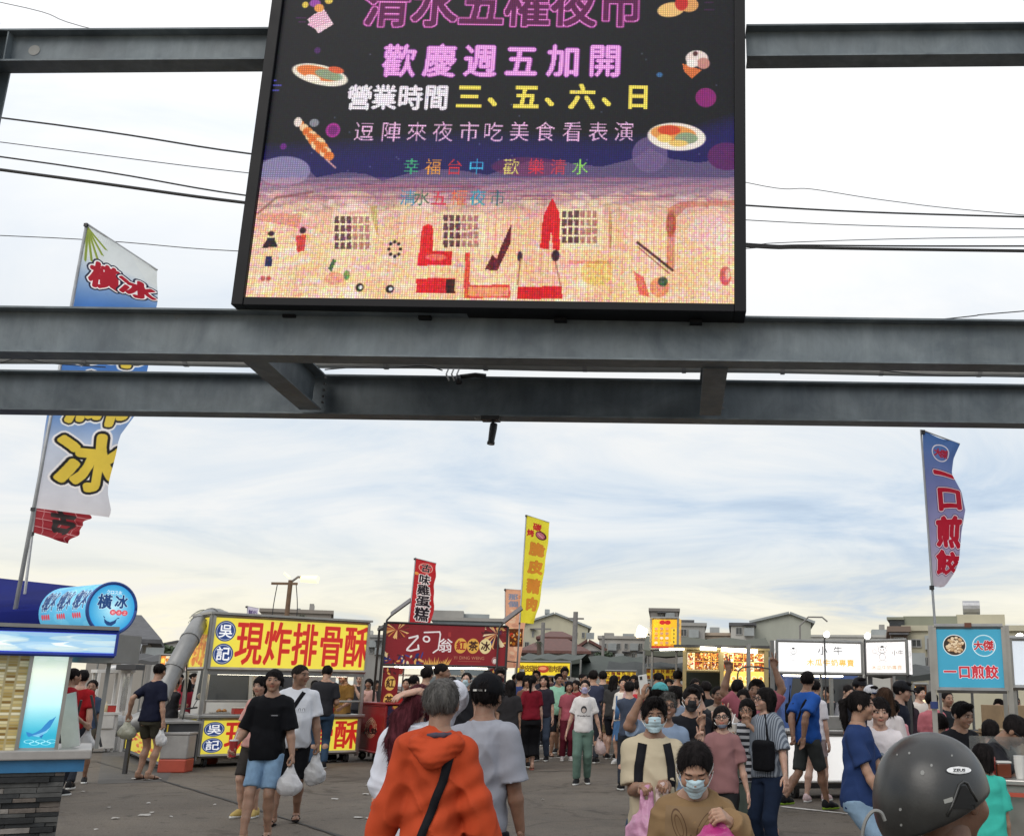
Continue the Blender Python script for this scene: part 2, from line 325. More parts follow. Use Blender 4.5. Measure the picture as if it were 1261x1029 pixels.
# ------------------------------------------------------------------ organic shapes: blended distance fields, meshed by surface nets
def wob(P, fr, seed):                   # smooth pseudo noise in about -1..1
    r = np.random.RandomState(seed); o = 0.0
    q = P + .35/fr*np.stack([np.sin(P[..., 1]*fr*1.3+seed), np.sin(P[..., 2]*fr*1.1+2*seed), np.sin(P[..., 0]*fr*1.7+3*seed)], -1)
    for i in range(4):
        k = r.randn(3); k /= np.linalg.norm(k); o = o+np.sin(q@(k*fr*(.7+.35*i))+r.rand()*6.28)
    return o*.3
class SDF:
    def __init__(s, lo, hi, h):
        s.lo = np.array(lo, float)-2*h; s.h = h; n = (np.ceil((np.array(hi)-s.lo)/h).astype(int)+3); s.n = n
        ax = [s.lo[i]+h*np.arange(n[i]) for i in range(3)]
        s.P = np.stack(np.meshgrid(*ax, indexing='ij'), -1).astype(np.float32); s.D = np.full(tuple(n), 9.0, np.float32)
    def _win(s, lo, hi, pad):
        a = np.clip(np.floor((np.array(lo)-pad-s.lo)/s.h).astype(int), 0, s.n); b = np.clip(np.ceil((np.array(hi)+pad-s.lo)/s.h).astype(int)+1, 0, s.n)
        return tuple(slice(i, j) for i, j in zip(a, b))
    def _mix(s, w, d, k, op='u'):
        D = s.D[w]
        if D.size == 0: return
        if op == 'u':
            if k <= 0: s.D[w] = np.minimum(D, d)
            else: hh = np.clip(k-np.abs(D-d), 0, None)/k; s.D[w] = np.minimum(D, d)-hh*hh*k*.25
        else:
            d = -d
            if k <= 0: s.D[w] = np.maximum(D, d)
            else: hh = np.clip(k-np.abs(D-d), 0, None)/k; s.D[w] = np.maximum(D, d)+hh*hh*k*.25
    def cone(s, a, b, r1, r2, k=.01, op='u', flat=None):
        a = np.array(a, float); b = np.array(b, float); rm = max(r1, r2); w = s._win(np.minimum(a, b), np.maximum(a, b), rm+k+3*s.h)
        P = s.P[w]-a
        if flat is not None:            # flat = (axis vector, factor): squeezes the section along that axis
            ax = np.array(flat[0], float); ax /= np.linalg.norm(ax); P = P+ax*((P@ax)*(1/flat[1]-1))[..., None]
        d = b-a; L2 = d@d+1e-12; t = np.clip((P@d)/L2, 0, 1); dd = np.linalg.norm(P-t[..., None]*d, axis=-1)-(r1+(r2-r1)*t)
        if flat is not None: dd = dd*flat[1]**.5
        s._mix(w, dd, k, op); return s
    def chain(s, pts, rs, k=.01, **q):
        for i in range(len(pts)-1): s.cone(pts[i], pts[i+1], rs[i], rs[i+1], k, **q)
        return s
    def ell(s, c, r, k=.01, M=None, op='u'):
        c = np.array(c, float); r = np.array(r, float); rm = r.max(); w = s._win(c, c, rm+k+3*s.h); P = s.P[w]-c
        if M is not None: P = P@np.array(M)          # columns of M are the ellipsoid's axes
        k0 = np.linalg.norm(P/r, axis=-1); k1 = np.linalg.norm(P/(r*r), axis=-1)+1e-9
        s._mix(w, k0*(k0-1)/k1, k, op); return s
    def box(s, c, half, rad=.01, k=.005, M=None, op='u'):
        c = np.array(c, float); half = np.array(half, float); w = s._win(c, c, np.linalg.norm(half)+k+3*s.h); P = s.P[w]-c
        if M is not None: P = P@np.array(M)
        q = np.abs(P)-(half-rad); d = np.linalg.norm(np.maximum(q, 0), axis=-1)+np.minimum(q.max(-1), 0)-rad
        s._mix(w, d, k, op); return s
    def plane(s, p, n, k=.004):          # keep the side n points away from
        n = np.array(n, float); n /= np.linalg.norm(n); d = -((s.P-np.array(p))@n); w = tuple(slice(0, q) for q in s.n); s._mix(w, d, k, 's'); return s
    def mesh(s, name, warp=None, smooth=True, colf=None):
        D = s.D.copy()
        if warp is not None: bd = np.abs(D) < max(.05, 3*s.h); D[bd] += warp(s.P[bd])
        D[[0, -1]] = 9; D[:, [0, -1]] = 9; D[:, :, [0, -1]] = 9
        S = D < 0; nx, ny, nz = D.shape
        cnt = sum(S[i:nx-1+i, j:ny-1+j, k:nz-1+k].astype(np.int8) for i in (0, 1) for j in (0, 1) for k in (0, 1))
        act = (cnt > 0) & (cnt < 8); I = np.argwhere(act); idx = np.full(act.shape, -1, np.int64); idx[act] = np.arange(len(I))
        if len(I) == 0: return bpy.data.meshes.new(name)
        C = np.array([(i, j, k) for i in (0, 1) for j in (0, 1) for k in (0, 1)])
        vals = np.stack([D[I[:, 0]+c[0], I[:, 1]+c[1], I[:, 2]+c[2]] for c in C], 1)
        acc = np.zeros((len(I), 3)); num = np.zeros(len(I))
        for a in range(8):
            for b in range(a+1, 8):
                if np.abs(C[a]-C[b]).sum() != 1: continue
                va, vb = vals[:, a], vals[:, b]; m = (va < 0) != (vb < 0); t = np.where(m, va/(va-vb+1e-20*(va == vb)), 0)
                acc += m[:, None]*(C[a]+t[:, None]*(C[b]-C[a])); num += m
        V = s.lo+s.h*(I+acc/num[:, None]); Q = []
        for ax in range(3):
            u, v = (ax+1) % 3, (ax+2) % 3; sl0 = [slice(None)]*3; sl1 = [slice(None)]*3; sl0[ax] = slice(0, -1); sl1[ax] = slice(1, None)
            A = S[tuple(sl0)]; B = S[tuple(sl1)]; E = np.argwhere(A != B); E = E[(E[:, u] > 0) & (E[:, v] > 0) & (E[:, u] < s.n[u]-1) & (E[:, v] < s.n[v]-1)]
            if len(E) == 0: continue
            flip = ~A[E[:, 0], E[:, 1], E[:, 2]]; q = []
            for du, dv in ((0, 0), (-1, 0), (-1, -1), (0, -1)):
                e = E.copy(); e[:, u] += du; e[:, v] += dv; q.append(idx[e[:, 0], e[:, 1], e[:, 2]])
            q = np.stack(q, 1); q[flip] = q[flip][:, ::-1]; Q.append(q)
        Q = np.concatenate(Q); Q = Q[(Q >= 0).all(1)]
        return V, Q
def mkmesh(name, parts, col=None, smooth=True):
    Vs = []; Qs = []; n = 0
    for V, Q in parts: Vs.append(V); Qs.append(Q+n); n += len(V)
    V = np.concatenate(Vs).astype(np.float32); Q = np.concatenate(Qs).astype(np.int32); me = bpy.data.meshes.new(name)
    me.vertices.add(len(V)); me.vertices.foreach_set('co', V.ravel()); me.loops.add(Q.size); me.loops.foreach_set('vertex_index', Q.ravel())
    me.polygons.add(len(Q)); me.polygons.foreach_set('loop_start', np.arange(0, Q.size, 4, dtype=np.int32)); me.polygons.foreach_set('loop_total', np.full(len(Q), 4, np.int32))
    me.polygons.foreach_set('use_smooth', np.ones(len(Q), bool)); me.update(calc_edges=True)
    if col is not None:
        ca = me.color_attributes.new('Col', 'FLOAT_COLOR', 'POINT'); c4 = np.ones((len(V), 4), np.float32); c4[:, :3] = col; ca.data.foreach_set('color', c4.ravel())
    return me
# ================================================================== THE SETTING
def asphalt():
    m = bpy.data.materials.new('asphalt'); m.use_nodes = True; nt = m.node_tree; b = nt.nodes['Principled BSDF']
    t = nt.nodes.new('ShaderNodeTexCoord').outputs['Object']
    big = noise(nt, t, .22, 6, .6, .6); mid = noise(nt, t, 1.7, 6, .65, .4); fine = noise(nt, t, 55, 3, .7)
    v = nt.nodes.new('ShaderNodeTexVoronoi'); v.inputs['Scale'].default_value = 90; nt.links.new(t, v.inputs[0])
    c = ramp(nt, big, [(.36, (.112, .094, .077)), (.5, (.148, .127, .104)), (.64, (.182, .158, .130))])
    c = mixc(nt, .75, c, ramp(nt, mid, [(.3, (.5, .49, .48)), (.5, (.72, .71, .70)), (.72, (.9, .88, .86))]), 'MULTIPLY')
    c = mixc(nt, 1.0, c, ramp(nt, fine, [(.28, (.62,)*3), (.5, (1.0, 1.0, 1.0)), (.64, (1.35, 1.33, 1.28)), (.75, (2.3, 2.2, 2.1))]), 'MULTIPLY')
    st = noise(nt, t, .8, 4, .6, 1.2, (7, 3, 1)); c = mixc(nt, 1.0, c, ramp(nt, st, [(.58, (1, 1, 1)), (.66, (.60, .58, .56))]), 'MULTIPLY')
    sp2 = noise(nt, t, 6.0, 5, .7, .5, (1, 9, 4)); c = mixc(nt, 1.0, c, ramp(nt, sp2, [(.34, (.55, .54, .53)), (.42, (1, 1, 1)), (.64, (1, 1, 1)), (.72, (1.45, 1.42, 1.35))]), 'MULTIPLY')
    vc = nt.nodes.new('ShaderNodeTexVoronoi'); vc.feature = 'DISTANCE_TO_EDGE'; vc.inputs['Scale'].default_value = .23; mpv = nt.nodes.new('ShaderNodeVectorMath'); mpv.operation = 'ADD'; nt.links.new(t, mpv.inputs[0])
    nz = nt.nodes.new('ShaderNodeTexNoise'); nz.inputs['Scale'].default_value = 1.1; nz.inputs['Detail'].default_value = 6; nt.links.new(t, nz.inputs['Vector']); nt.links.new(nz.outputs['Color'], mpv.inputs[1]); nt.links.new(mpv.outputs[0], vc.inputs['Vector'])
    c = mixc(nt, 1.0, c, ramp(nt, vc.outputs['Distance'], [(.0, (.72, .71, .70)), (.006, (.8, .79, .78)), (.012, (1, 1, 1))]), 'MULTIPLY')
    nt.links.new(c, b.inputs['Base Color']); nt.links.new(mnode(nt, 'ADD', mnode(nt, 'MULTIPLY', mid, .4), .58), b.inputs['Roughness'])
    bp = nt.nodes.new('ShaderNodeBump'); bp.inputs['Strength'].default_value = .6; bp.inputs['Distance'].default_value = .006
    nt.links.new(mnode(nt, 'ADD', fine, v.outputs['Distance']), bp.inputs['Height']); nt.links.new(bp.outputs[0], b.inputs['Normal']); b.inputs['Specular IOR Level'].default_value = .3
    return m
ASP = asphalt()
gb = MB(); gb.add([(-900, -60, 0), (900, -60, 0), (900, 1500, 0), (-900, 1500, 0)], [(0, 1, 2, 3)]); tag(gb.build('ground', ASP), kind='structure')
def sheet(name, pts, m, z=.004):
    b = MB(); b.add([(p[0], p[1], z) for p in pts], [tuple(range(len(pts)))]); return b.build(name, m)
# a newer strip of asphalt with a tarred seam, and worn painted lines
darkasp = mat('asphalt_patch', (.085, .079, .071), .85, var=.25, vscale=3, bump=.5, bscale=120)
P = [gnd(*q) for q in ((95, 930), (190, 960), (300, 1000), (385, 1029), (560, 1080), (330, 1080), (60, 1000))]
tag(sheet('asphalt_patch', [gnd(*q) for q in ((130, 905), (235, 905), (205, 962), (120, 965))], darkasp), kind='structure')
tar = mat('tar_seam', (.04, .037, .034), .8, var=.3, vscale=8)
def strip(name, px, wd, m, z=.008, jit=.015):
    pts = [gnd(*q)[:2] for q in px]; fine = []
    for a, b in zip(pts[:-1], pts[1:]):
        k = max(2, int(np.linalg.norm(b-a)/.25))
        for i in range(k): fine.append(a+(b-a)*i/k)
    fine.append(pts[-1]); Lf, Rt = [], []
    for i, p in enumerate(fine):
        d = fine[min(i+1, len(fine)-1)]-fine[max(i-1, 0)]; d = d/np.linalg.norm(d); n = np.array([-d[1], d[0]])
        Lf.append(p+n*(wd/2+random.uniform(-jit, jit))); Rt.append(p-n*(wd/2+random.uniform(-jit, jit)))
    b = MB(); k = len(fine); b.add([(*q, z) for q in Lf]+[(*q, z) for q in Rt], [(i, i+1, k+i+1, k+i) for i in range(k-1)]); return tag(b.build(name, m), kind='structure')
strip('tar_seam', [(120, 938), (190, 958), (290, 988), (390, 1020), (520, 1062)], .05, tar)
strip('tar_seam', [(600, 952), (720, 948), (840, 944)], .04, tar)
wl = mat('worn_white_paint', (.52, .50, .47), .8, var=.45, vscale=9, bump=.3)
strip('painted_line', [(962, 993), (1036, 1001), (1110, 1010)], .09, wl)
strip('painted_line', [(640, 936), (720, 930), (790, 927)], .08, wl)
# litter
lit = mat('paper_scrap', (.42, .40, .37), .8, var=.2)
for i, (u, v, s_) in enumerate([(168, 959, .16), (182, 960, .2), (195, 959, .14), (102, 975, .07), (133, 995, .07), (142, 1008, .12), (178, 1004, .16), (186, 1001, .08), (182, 989, .07), (264, 991, .05), (412, 984, .14), (450, 978, .12), (452, 967, .08), (441, 1007, .13), (470, 972, .1), (210, 1006, .05), (668, 985, .06), (910, 1012, .1), (1040, 1003, .08), (118, 1022, .05), (455, 1008, .12)]):
    p = gnd(u, v); b = MB(); n = 7; z = [random.uniform(.006, .02) for _ in range(n+1)]
    b.add([(0, 0, .022)]+[(math.cos(k*6.283/n)*s_*random.uniform(.35, .6), math.sin(k*6.283/n)*s_*random.uniform(.25, .5), z[k]) for k in range(n)], [(0, k+1, (k+1) % n+1) for k in range(n)])
    tag(b.build('paper_scrap', lit, loc=(p[0], p[1], 0), rot=(0, 0, random.uniform(0, 3))), 'crumpled pale scrap of paper lying on the asphalt among others', 'litter', 'paper scraps on the asphalt')

# ------------------------------------------------------------------ steel gate
def steelmat(name, c):
    m = mat(name, c, .55, var=.22, vscale=1.6, bump=.12, bscale=40, spec=.35); nt = m.node_tree; b = nt.nodes['Principled BSDF']; src = b.inputs['Base Color'].links[0].from_socket
    g = nt.nodes.new('ShaderNodeTexCoord').outputs['Object']; mp = nt.nodes.new('ShaderNodeMapping'); mp.inputs['Scale'].default_value = (1, 1, .16); nt.links.new(g, mp.inputs[0])
    s1 = noise(nt, mp.outputs[0], 9, 6, .65, .3); cl = noise(nt, g, 2.2, 6, .62, .8, (5, 2, 8)); r = noise(nt, g, 3.4, 8, .7, .4, (1, 7, 3)); fi = noise(nt, g, 38, 4, .7)
    c2 = mixc(nt, 1.0, src, ramp(nt, s1, [(.30, (.86, .86, .87)), (.5, (1, 1, 1)), (.66, (1.13, 1.12, 1.10))]), 'MULTIPLY'); c2 = mixc(nt, 1.0, c2, ramp(nt, cl, [(.35, (.78, .80, .82)), (.55, (1.08, 1.07, 1.05)), (.7, (1.28, 1.26, 1.22))]), 'MULTIPLY')
    c2 = mixc(nt, ramp(nt, r, [(.68, (0, 0, 0)), (.73, (.35, .35, .35))]), c2, (.13, .085, .055)); c2 = mixc(nt, ramp(nt, fi, [(.68, (0, 0, 0)), (.74, (.5, .5, .5))]), c2, (.30, .30, .29)); nt.links.new(c2, b.inputs['Base Color']); return m
ST = steelmat('gate_steel_paint', (.138, .165, .184)); ST2 = mat('bolt_steel', (.2, .2, .2), .5, .6)
def beam_mb(A, B, h, bw, tf=.016, tw=.012, up=(0, 0, 1)):
    A = Vector(A); B = Vector(B); d = (B-A).normalized(); Z = Vector(up); Z = (Z-d*Z.dot(d)).normalized(); Yv = Z.cross(d)
    M = Matrix(((d.x, Yv.x, Z.x, A.x), (d.y, Yv.y, Z.y, A.y), (d.z, Yv.z, Z.z, A.z), (0, 0, 0, 1))); Ln = (B-A).length; b = MB()
    b.box(0, Ln, -bw/2, bw/2, 0, tf, M); b.box(0, Ln, -bw/2, bw/2, h-tf, h, M); b.box(0, Ln, -tw/2, tw/2, tf, h-tf, M); return b, M, Ln
gate = thing('steel_gate', (0, 8.4, 0), 'dark grey painted steel H-beam gantry crossing high above the market entrance', 'gantry'); GO = Vector((0, 8.4, 0))
def gpart(name, b, m=None, **k):
    o = b.build(name, m or ST, gate, **k); o.location = -GO; return o
BW = .20
YN0, YN1 = 7.62, 7.74
def stiff(b, M, s_, h, bw):       # stiffener plates either side of the web
    for t in s_: b.box(t-.006, t+.006, -bw/2+.01, bw/2-.01, .017, h-.017, M)
# near beam: bottom front edge of the flange seen at v~431 (left) and 440 (right)
XL, XR = -7.2, 5.2
b, M, Ln = beam_mb((XL, 7.62+BW/2, 3.99), (XR, 7.80+BW/2, 4.06), .385, BW); gpart('beam', b)
b, M, Ln = beam_mb((XL, 9.28, 3.935), (XR, 9.46, 3.985), .39, BW); gpart('beam', b)
b, M, Ln = beam_mb((XL, 7.85, 6.65), (-3.60, 7.85, 6.735), .32, .19, up=(0, 0, 1)); stiff(b, M, [1.3], .32, .19); gpart('beam', b)
b, M, Ln = beam_mb((.56, 7.85, 6.83), (XR, 7.85, 6.95), .32, .19); gpart('beam', b)
for X in (-3.44, .30): # cross members between the two long beams
    b, M, Ln = beam_mb((X, 7.90, 4.02), (X, 9.20, 3.975), .355, .20); gpart('cross_beam', b)
for X in (-6.05,):
    b, M, Ln = beam_mb((X, 7.95, 4.40), (X, 7.95, 7.02), .26, .20, up=(0, -1, 0)); gpart('column', b)
for X, Yc in ((-7.0, 7.8), (-7.0, 9.3), (5.0, 7.9), (5.0, 9.45)):
    b, M, Ln = beam_mb((X, Yc, 0), (X, Yc, 4.0), .24, .24, up=(0, -1, 0)); gpart('column', b)
for X in (-7.0, 5.0):
    b, M, Ln = beam_mb((X, 7.95, 4.43), (X, 7.95, 7.0), .24, .2, up=(0, -1, 0)); gpart('column', b)
# bracket and patch plate at the upper left corner
b = MB(); b.box(-6.35, -6.12, 7.6, 7.9, 7.0, 7.03); b.add([(-6.35, 7.7, 7.03), (-6.15, 7.7, 7.03), (-6.4, 7.7, 7.2)], [(0, 1, 2)]); gpart('bracket', b)
p = at(42, 62, 7.84); b = MB(); b.disc(p, (0, -1, 0), .05, 20); gpart('cover_disc', b, mat('pale_cover', (.26, .26, .25), .7))
# rusty scuffs are in the paint; bolts at the cross members
for X in (-3.32, .42):
    for k in range(5):
        b = MB(); c = Vector((X, 9.168, 4.04+k*.06)); b.tube([c, c+Vector((0, -.02, 0))], .012, 6); gpart('bolt', b, ST2)
# conduit along the far beam with clamps and cable ties
CM = mat('conduit_grey', (.33, .33, .32), .5, var=.15, vscale=3)
pts = [Vector((x, 9.24+.0145*(x+7.2), 4.44+.0055*(x+7.2)+.006*math.sin(x*2))) for x in np.linspace(-7.2, 5.2, 30)]
b = MB(); b.tube(pts, .042, 10); gpart('conduit', b, CM, smooth=True)
pts2 = [q+Vector((0, .11, .012)) for q in pts]; b = MB(); b.tube(pts2, .018, 8); gpart('conduit', b, CM, smooth=True)
for x in np.linspace(-6.6, 4.8, 13): 
    b = MB(); c = Vector((x, 9.24+.0145*(x+7.2), 4.44+.0055*(x+7.2))); b.tube([c-Vector((.02, 0, 0)), c+Vector((.02, 0, 0))], .049, 10); gpart('conduit_clamp', b, mat('clamp', (.25, .25, .25), .5, .3))
BLK = mat('black_plastic', (.02, .02, .022), .45, var=.2); 
c = Vector(at(570, 462, 9.15))
for k in range(3): b = MB(); b.tube([c+Vector((-.14+.05*k, 0, .06)), c+Vector((-.15+.05*k, -.03, .0)), c+Vector((-.12+.05*k, -.02, -.06))], .008, 6); gpart('cable_tie', b, mat('tie_white', (.6, .6, .6), .5))
b = MB(); b.tube([c+Vector((-.02, -.02, -.02)), c+Vector((.12, -.02, .0)), c+Vector((.22, -.02, -.01))], .022, 8); b.tube([c+Vector((-.04, -.03, -.02)), c+Vector((-.02, -.04, -.09))], .03, 8); gpart('junction', b, BLK, smooth=True)
def cable(pts, r, parent=None, name='cable'):
    b = MB(); pts = [Vector(q) for q in pts]; f = []
    for i in range(len(pts)-1):
        p0 = pts[max(i-1, 0)]; p1 = pts[i]; p2 = pts[i+1]; p3 = pts[min(i+2, len(pts)-1)]
        for t in np.linspace(0, 1, 8, endpoint=False): f.append(.5*((2*p1)+(-p0+p2)*t+(2*p0-5*p1+4*p2-p3)*t*t+(-p0+3*p1-3*p2+p3)*t**3))
    f.append(pts[-1]); b.tube(f, r, 6); return b
gpart('cable', cable([at(u, v, 9.2) for u, v in ((905, 452), (960, 447), (1010, 441), (1060, 452), (1140, 461), (1261, 464), (1300, 465))], .006), BLK)
gpart('cable', cable([at(u, v, 9.2) for u, v in ((-30, 452), (0, 447), (25, 441), (60, 447), (130, 452))], .005), BLK)
gpart('cable', cable([at(u, v, 9.15) for u, v in ((400, 455), (440, 452), (480, 453), (520, 450), (545, 456))], .006), BLK)

# security camera hanging from the far beam
pc = at(604, 521, 9.3); sc_ = thing('security_camera', (pc[0], 9.3, 3.95), 'small black security camera hanging below the middle of the far steel beam', 'camera')
b = MB(); b.box(-.085, .085, -.06, .06, -.03, .01); b.build('mount', BLK, sc_, bev=.004)
b = MB(); b.tube([(.02, 0, -.03), (.03, 0, -.075)], .014, 8); b.build('stalk', BLK, sc_)
b = MB(); b.tube([(.033, 0, -.06), (.03, -.01, -.11), (.022, -.03, -.24)], [.034, .036, .03], 14); b.tube([(.022, -.03, -.24), (.021, -.033, -.262)], [.036, .036], 14); b.build('housing', BLK, sc_, smooth=False)
b = MB(); b.tube([(.021, -.034, -.2625), (.0209, -.0345, -.267)], [.02, .016], 14); b.build('lens', mat('lens_ring', (.45, .45, .47), .3, .4), sc_)
b = cable([(-.08, 0, 0), (-.13, 0, -.02), (-.16, 0, .02), (-.1, 0, .03)], .005); b.build('cable', mat('wire_grey', (.3, .3, .3), .5), sc_)

# ------------------------------------------------------------------ LED screen
YF = 7.60
x0, x1 = at(302, 369, YF)[0], at(904, 372, YF)[0]; z0 = at(600, 371, YF)[2]; z1 = 8.05
PPM = 125; cw, chh = int((x1-x0)*PPM), int((z1-z0)*PPM)
C = Canvas(cw, chh, '#0c0e14')
def S(u, v): p = at(u, v, YF); return (p[0]-x0)*PPM, (z1-p[2])*PPM
def SS(v): return (S(600, v+5)[1]-S(600, v-5)[1])/10, (S(605, v)[0]-S(595, v)[0])/10     # canvas px per photo px (v, u)
def PL(pts, c, al=1.0): C.poly([S(*q) for q in pts], c, al)
def EL(u, v, ru, rv, c, rot=0, al=1.0): a, b = SS(v); x, y = S(u, v); C.ell(x, y, ru*b, rv*a, c, rot, al)
def TX(t, u, v, size, c, **k): a, b = SS(v); x, y = S(u, v); C.ch(t, x, y, size*a, c, sx=b/a, **k)
def LN(pts, wd, c, al=1.0): C.line([S(*q) for q in pts], wd*SS(pts[0][1])[0], c, al)
def RC(u0, v0, u1, v1, c, al=1.0): PL([(u0, v0), (u1, v0), (u1, v1), (u0, v1)], c, al)
for k in range(7): PL([(290, 178+k*4), (430, 170+k*4), (560, 160+k*4), (780, 165+k*4), (840, 158+k*4), (915, 135+k*4), (915, 240), (290, 240)], '#1b1560', .28)
PL([(300, 240), (302, 205), (325, 196), (350, 196), (378, 207), (390, 218), (420, 212), (450, 213), (470, 222), (520, 208), (560, 208), (600, 215), (650, 198), (700, 200), (740, 205), (780, 195), (800, 182), (825, 195), (860, 200), (915, 190), (915, 250), (300, 250)], '#5e5078')
EL(895, 192, 24, 17, '#5a2060'); EL(350, 210, 32, 18, '#8a80a8'); EL(800, 190, 22, 22, '#75608c', 0, .8); EL(650, 205, 45, 12, '#7a2a58', 0, .6)
for v in range(218, 380, 2):
    t = (v-218)/150; a = min(1, (v-218)/45); col = np.array([.80+.19*min(1, t*2), .60+.24*min(1, t*2.2), .66-.02*t]); col = np.clip(col, 0, 1)
    PL([(280, v), (930, v), (930, v+2.6), (280, v+2.6)], col, .35+.65*a)
rr = random.Random(5)
for i in range(900):        # mottled pastel picture
    u = rr.uniform(300, 905); v = rr.uniform(238, 372); w_ = rr.uniform(2, 16); EL(u, v, w_, rr.uniform(1, 5), rr.choice(['#f4d4b8', '#f8e8b8', '#f2b8b8', '#fbf0dc', '#f0d0a0', '#f6e0b0', '#eeb4a8', '#fff6e4', '#dcbcc8', '#fae0d0', '#f0a8b0']), rr.uniform(-20, 20), .42)
for i in range(46): LN([(480+i*9.3, 262), (480+i*9.3+rr.uniform(-2, 2), 335)], 1.6, '#f09a80', .35)
for i in range(12): LN([(610+i*14, 255), (612+i*14, 366)], 2.5, '#f0a078', .35)
for i in range(30): v = rr.uniform(215, 245); LN([(rr.uniform(300, 860), v), (rr.uniform(350, 915), v+1)], 1, rr.choice(['#3a2a40', '#805070', '#a04060']), .5)
for (u, v) in ((412, 266), (546, 264), (692, 259)):
    RC(u-3, v-3, u+50, v+48, '#f6e2b8', .9)
    for i in range(6):
        for j in range(4):
            RC(u+i*7.5, v+j*10.5, u+i*7.5+5.4, v+j*10.5+8.2, '#54343c' if i < 3 else '#b07a72', .9)
RC(750, 259, 753, 305, '#c8a070')
PL([(820, 330), (822, 256), (838, 248), (905, 246), (905, 252), (845, 255), (832, 268), (830, 330)], '#c8705a', .6); EL(826, 275, 6, 16, '#a8503a', 0, .7); EL(872, 285, 25, 20, '#f0d0d8', 0, .5)
# red shapes, carts, small figures
RED = '#d81a24'
PL([(519, 285), (521, 278), (527, 275), (533, 278), (533, 308), (557, 309), (556, 326), (514, 326)], RED); PL([(513, 342), (560, 342), (560, 360), (512, 360)], RED); RC(549, 343, 560, 360, '#3a1010'); EL(537, 316, 13, 4, '#f07060')
PL([(573, 310), (579, 310), (578, 350), (628, 350), (628, 366), (571, 366)], '#e05040'); RC(577, 353, 626, 364, '#f4a070'); PL([(637, 352), (692, 352), (692, 367), (637, 367)], RED)
PL([(665, 305), (669, 265), (680, 243), (689, 262), (689, 308), (681, 306), (679, 283), (675, 306)], RED); PL([(625, 285), (630, 275), (628, 300), (612, 333), (597, 331), (606, 313), (612, 318), (616, 305)], '#5a1520')
EL(684, 314, 5, 7, '#3a1c30'); EL(640, 315, 3, 6, '#2a2038'); LN([(641, 318), (637, 350)], 1.5, '#a07060'); LN([(684, 322), (690, 350)], 1.5, '#a07060')
EL(334, 287, 4, 3, '#201820'); PL([(323, 304), (330, 292), (338, 292), (342, 304)], '#1a1420'); PL([(326, 327), (327, 315), (335, 315), (335, 327)], '#1c2850'); EL(324, 342, 3, 3, '#c06050'); EL(331, 342, 3, 3, '#c06050')
EL(373, 283, 4, 4, '#3a2030'); PL([(366, 310), (364, 290), (377, 288), (375, 308)], '#d84a48')
for a in range(8): EL(486+7*math.cos(a*.785), 306+9*math.sin(a*.785), 2, 2, '#201c1c')
for u, v in ((443, 353), (480, 355)): EL(u, v, 5, 5, '#181818'); EL(u+1, v, 2.5, 2.5, '#f0f0f0')
PL([(404, 330), (410, 318), (414, 320), (408, 334)], '#4a6a40'); EL(427, 338, 4, 6, '#6a9a50'); EL(412, 342, 12, 8, '#e89a80', 0, .8)
PL([(468, 300), (458, 268), (456, 255), (464, 252), (466, 300)], '#b8a050', .6); LN([(318, 262), (340, 243), (385, 236)], 3, '#8a5a58', .7); PL([(315, 270), (322, 262), (372, 262), (368, 280)], '#d8806a', .55)
LN([(785, 298), (828, 332)], 3.0, '#4a2c30'); LN([(785, 303), (824, 336)], 1.2, '#8a5040'); PL([(780, 333), (792, 340), (800, 365), (787, 362)], '#e05a48', .8); EL(812, 353, 12, 12, '#e88a60', 0, .8); EL(816, 346, 6, 6, '#4a5a48'); EL(893, 339, 7, 12, '#c04a40', 0, .8); EL(896, 337, 3, 7, '#f0c0a0')
EL(735, 335, 20, 16, '#f0c858', 0, .5); RC(700, 320, 755, 324, '#d87868', .5)
# lettering
for t, u in zip('清水五權夜市', (476, 535, 592, 649, 706, 763)): TX(t, u, 6, 57, '#5c0e4a', bold=1.6, out='#f694e0', ow=1.6, out2='#9a2a80', ow2=1.0)
for t, u in zip('歡慶週五加開', (491, 541, 591, 641, 692, 743)): TX(t, u, 75, 42, '#f3a6ec', bold=1.3, out='#7a2c8a', ow=1.2)
for t, u in zip('營業時間', (442, 473, 505, 536)): TX(t, u, 120, 32, '#f4ecf4', bold=1.0)
for t, u in zip('三、五、六、日', (577, 606, 647, 676, 716, 746, 783)): TX(t, u, 119 if t != '、' else 116, 33, '#f8e25a', bold=1.6)
for t, u in zip('逗陣來夜市吃美食看表演', (448, 481, 513, 545, 577, 607, 639, 671, 704, 736, 768)): TX(t, u, 162, 26, '#eeb8e0')
for t, u, c in zip('幸福台中歡樂清水', (506, 533, 559, 586, 629, 660, 687, 714), ('#3fae7a', '#f0a040', '#d03040', '#38b0d8', '#e8e070', '#d83048', '#c84050', '#90d860')): TX(t, u, 205, 21, c, bold=.5)
for t, u, c in zip('清水五權夜市', (502, 519, 540, 565, 588, 612), ('#3a90b8', '#4a6a58', '#d04050', '#e87858', '#38a0b8', '#406a70')): TX(t, u, 243, 21, c, bold=.4)
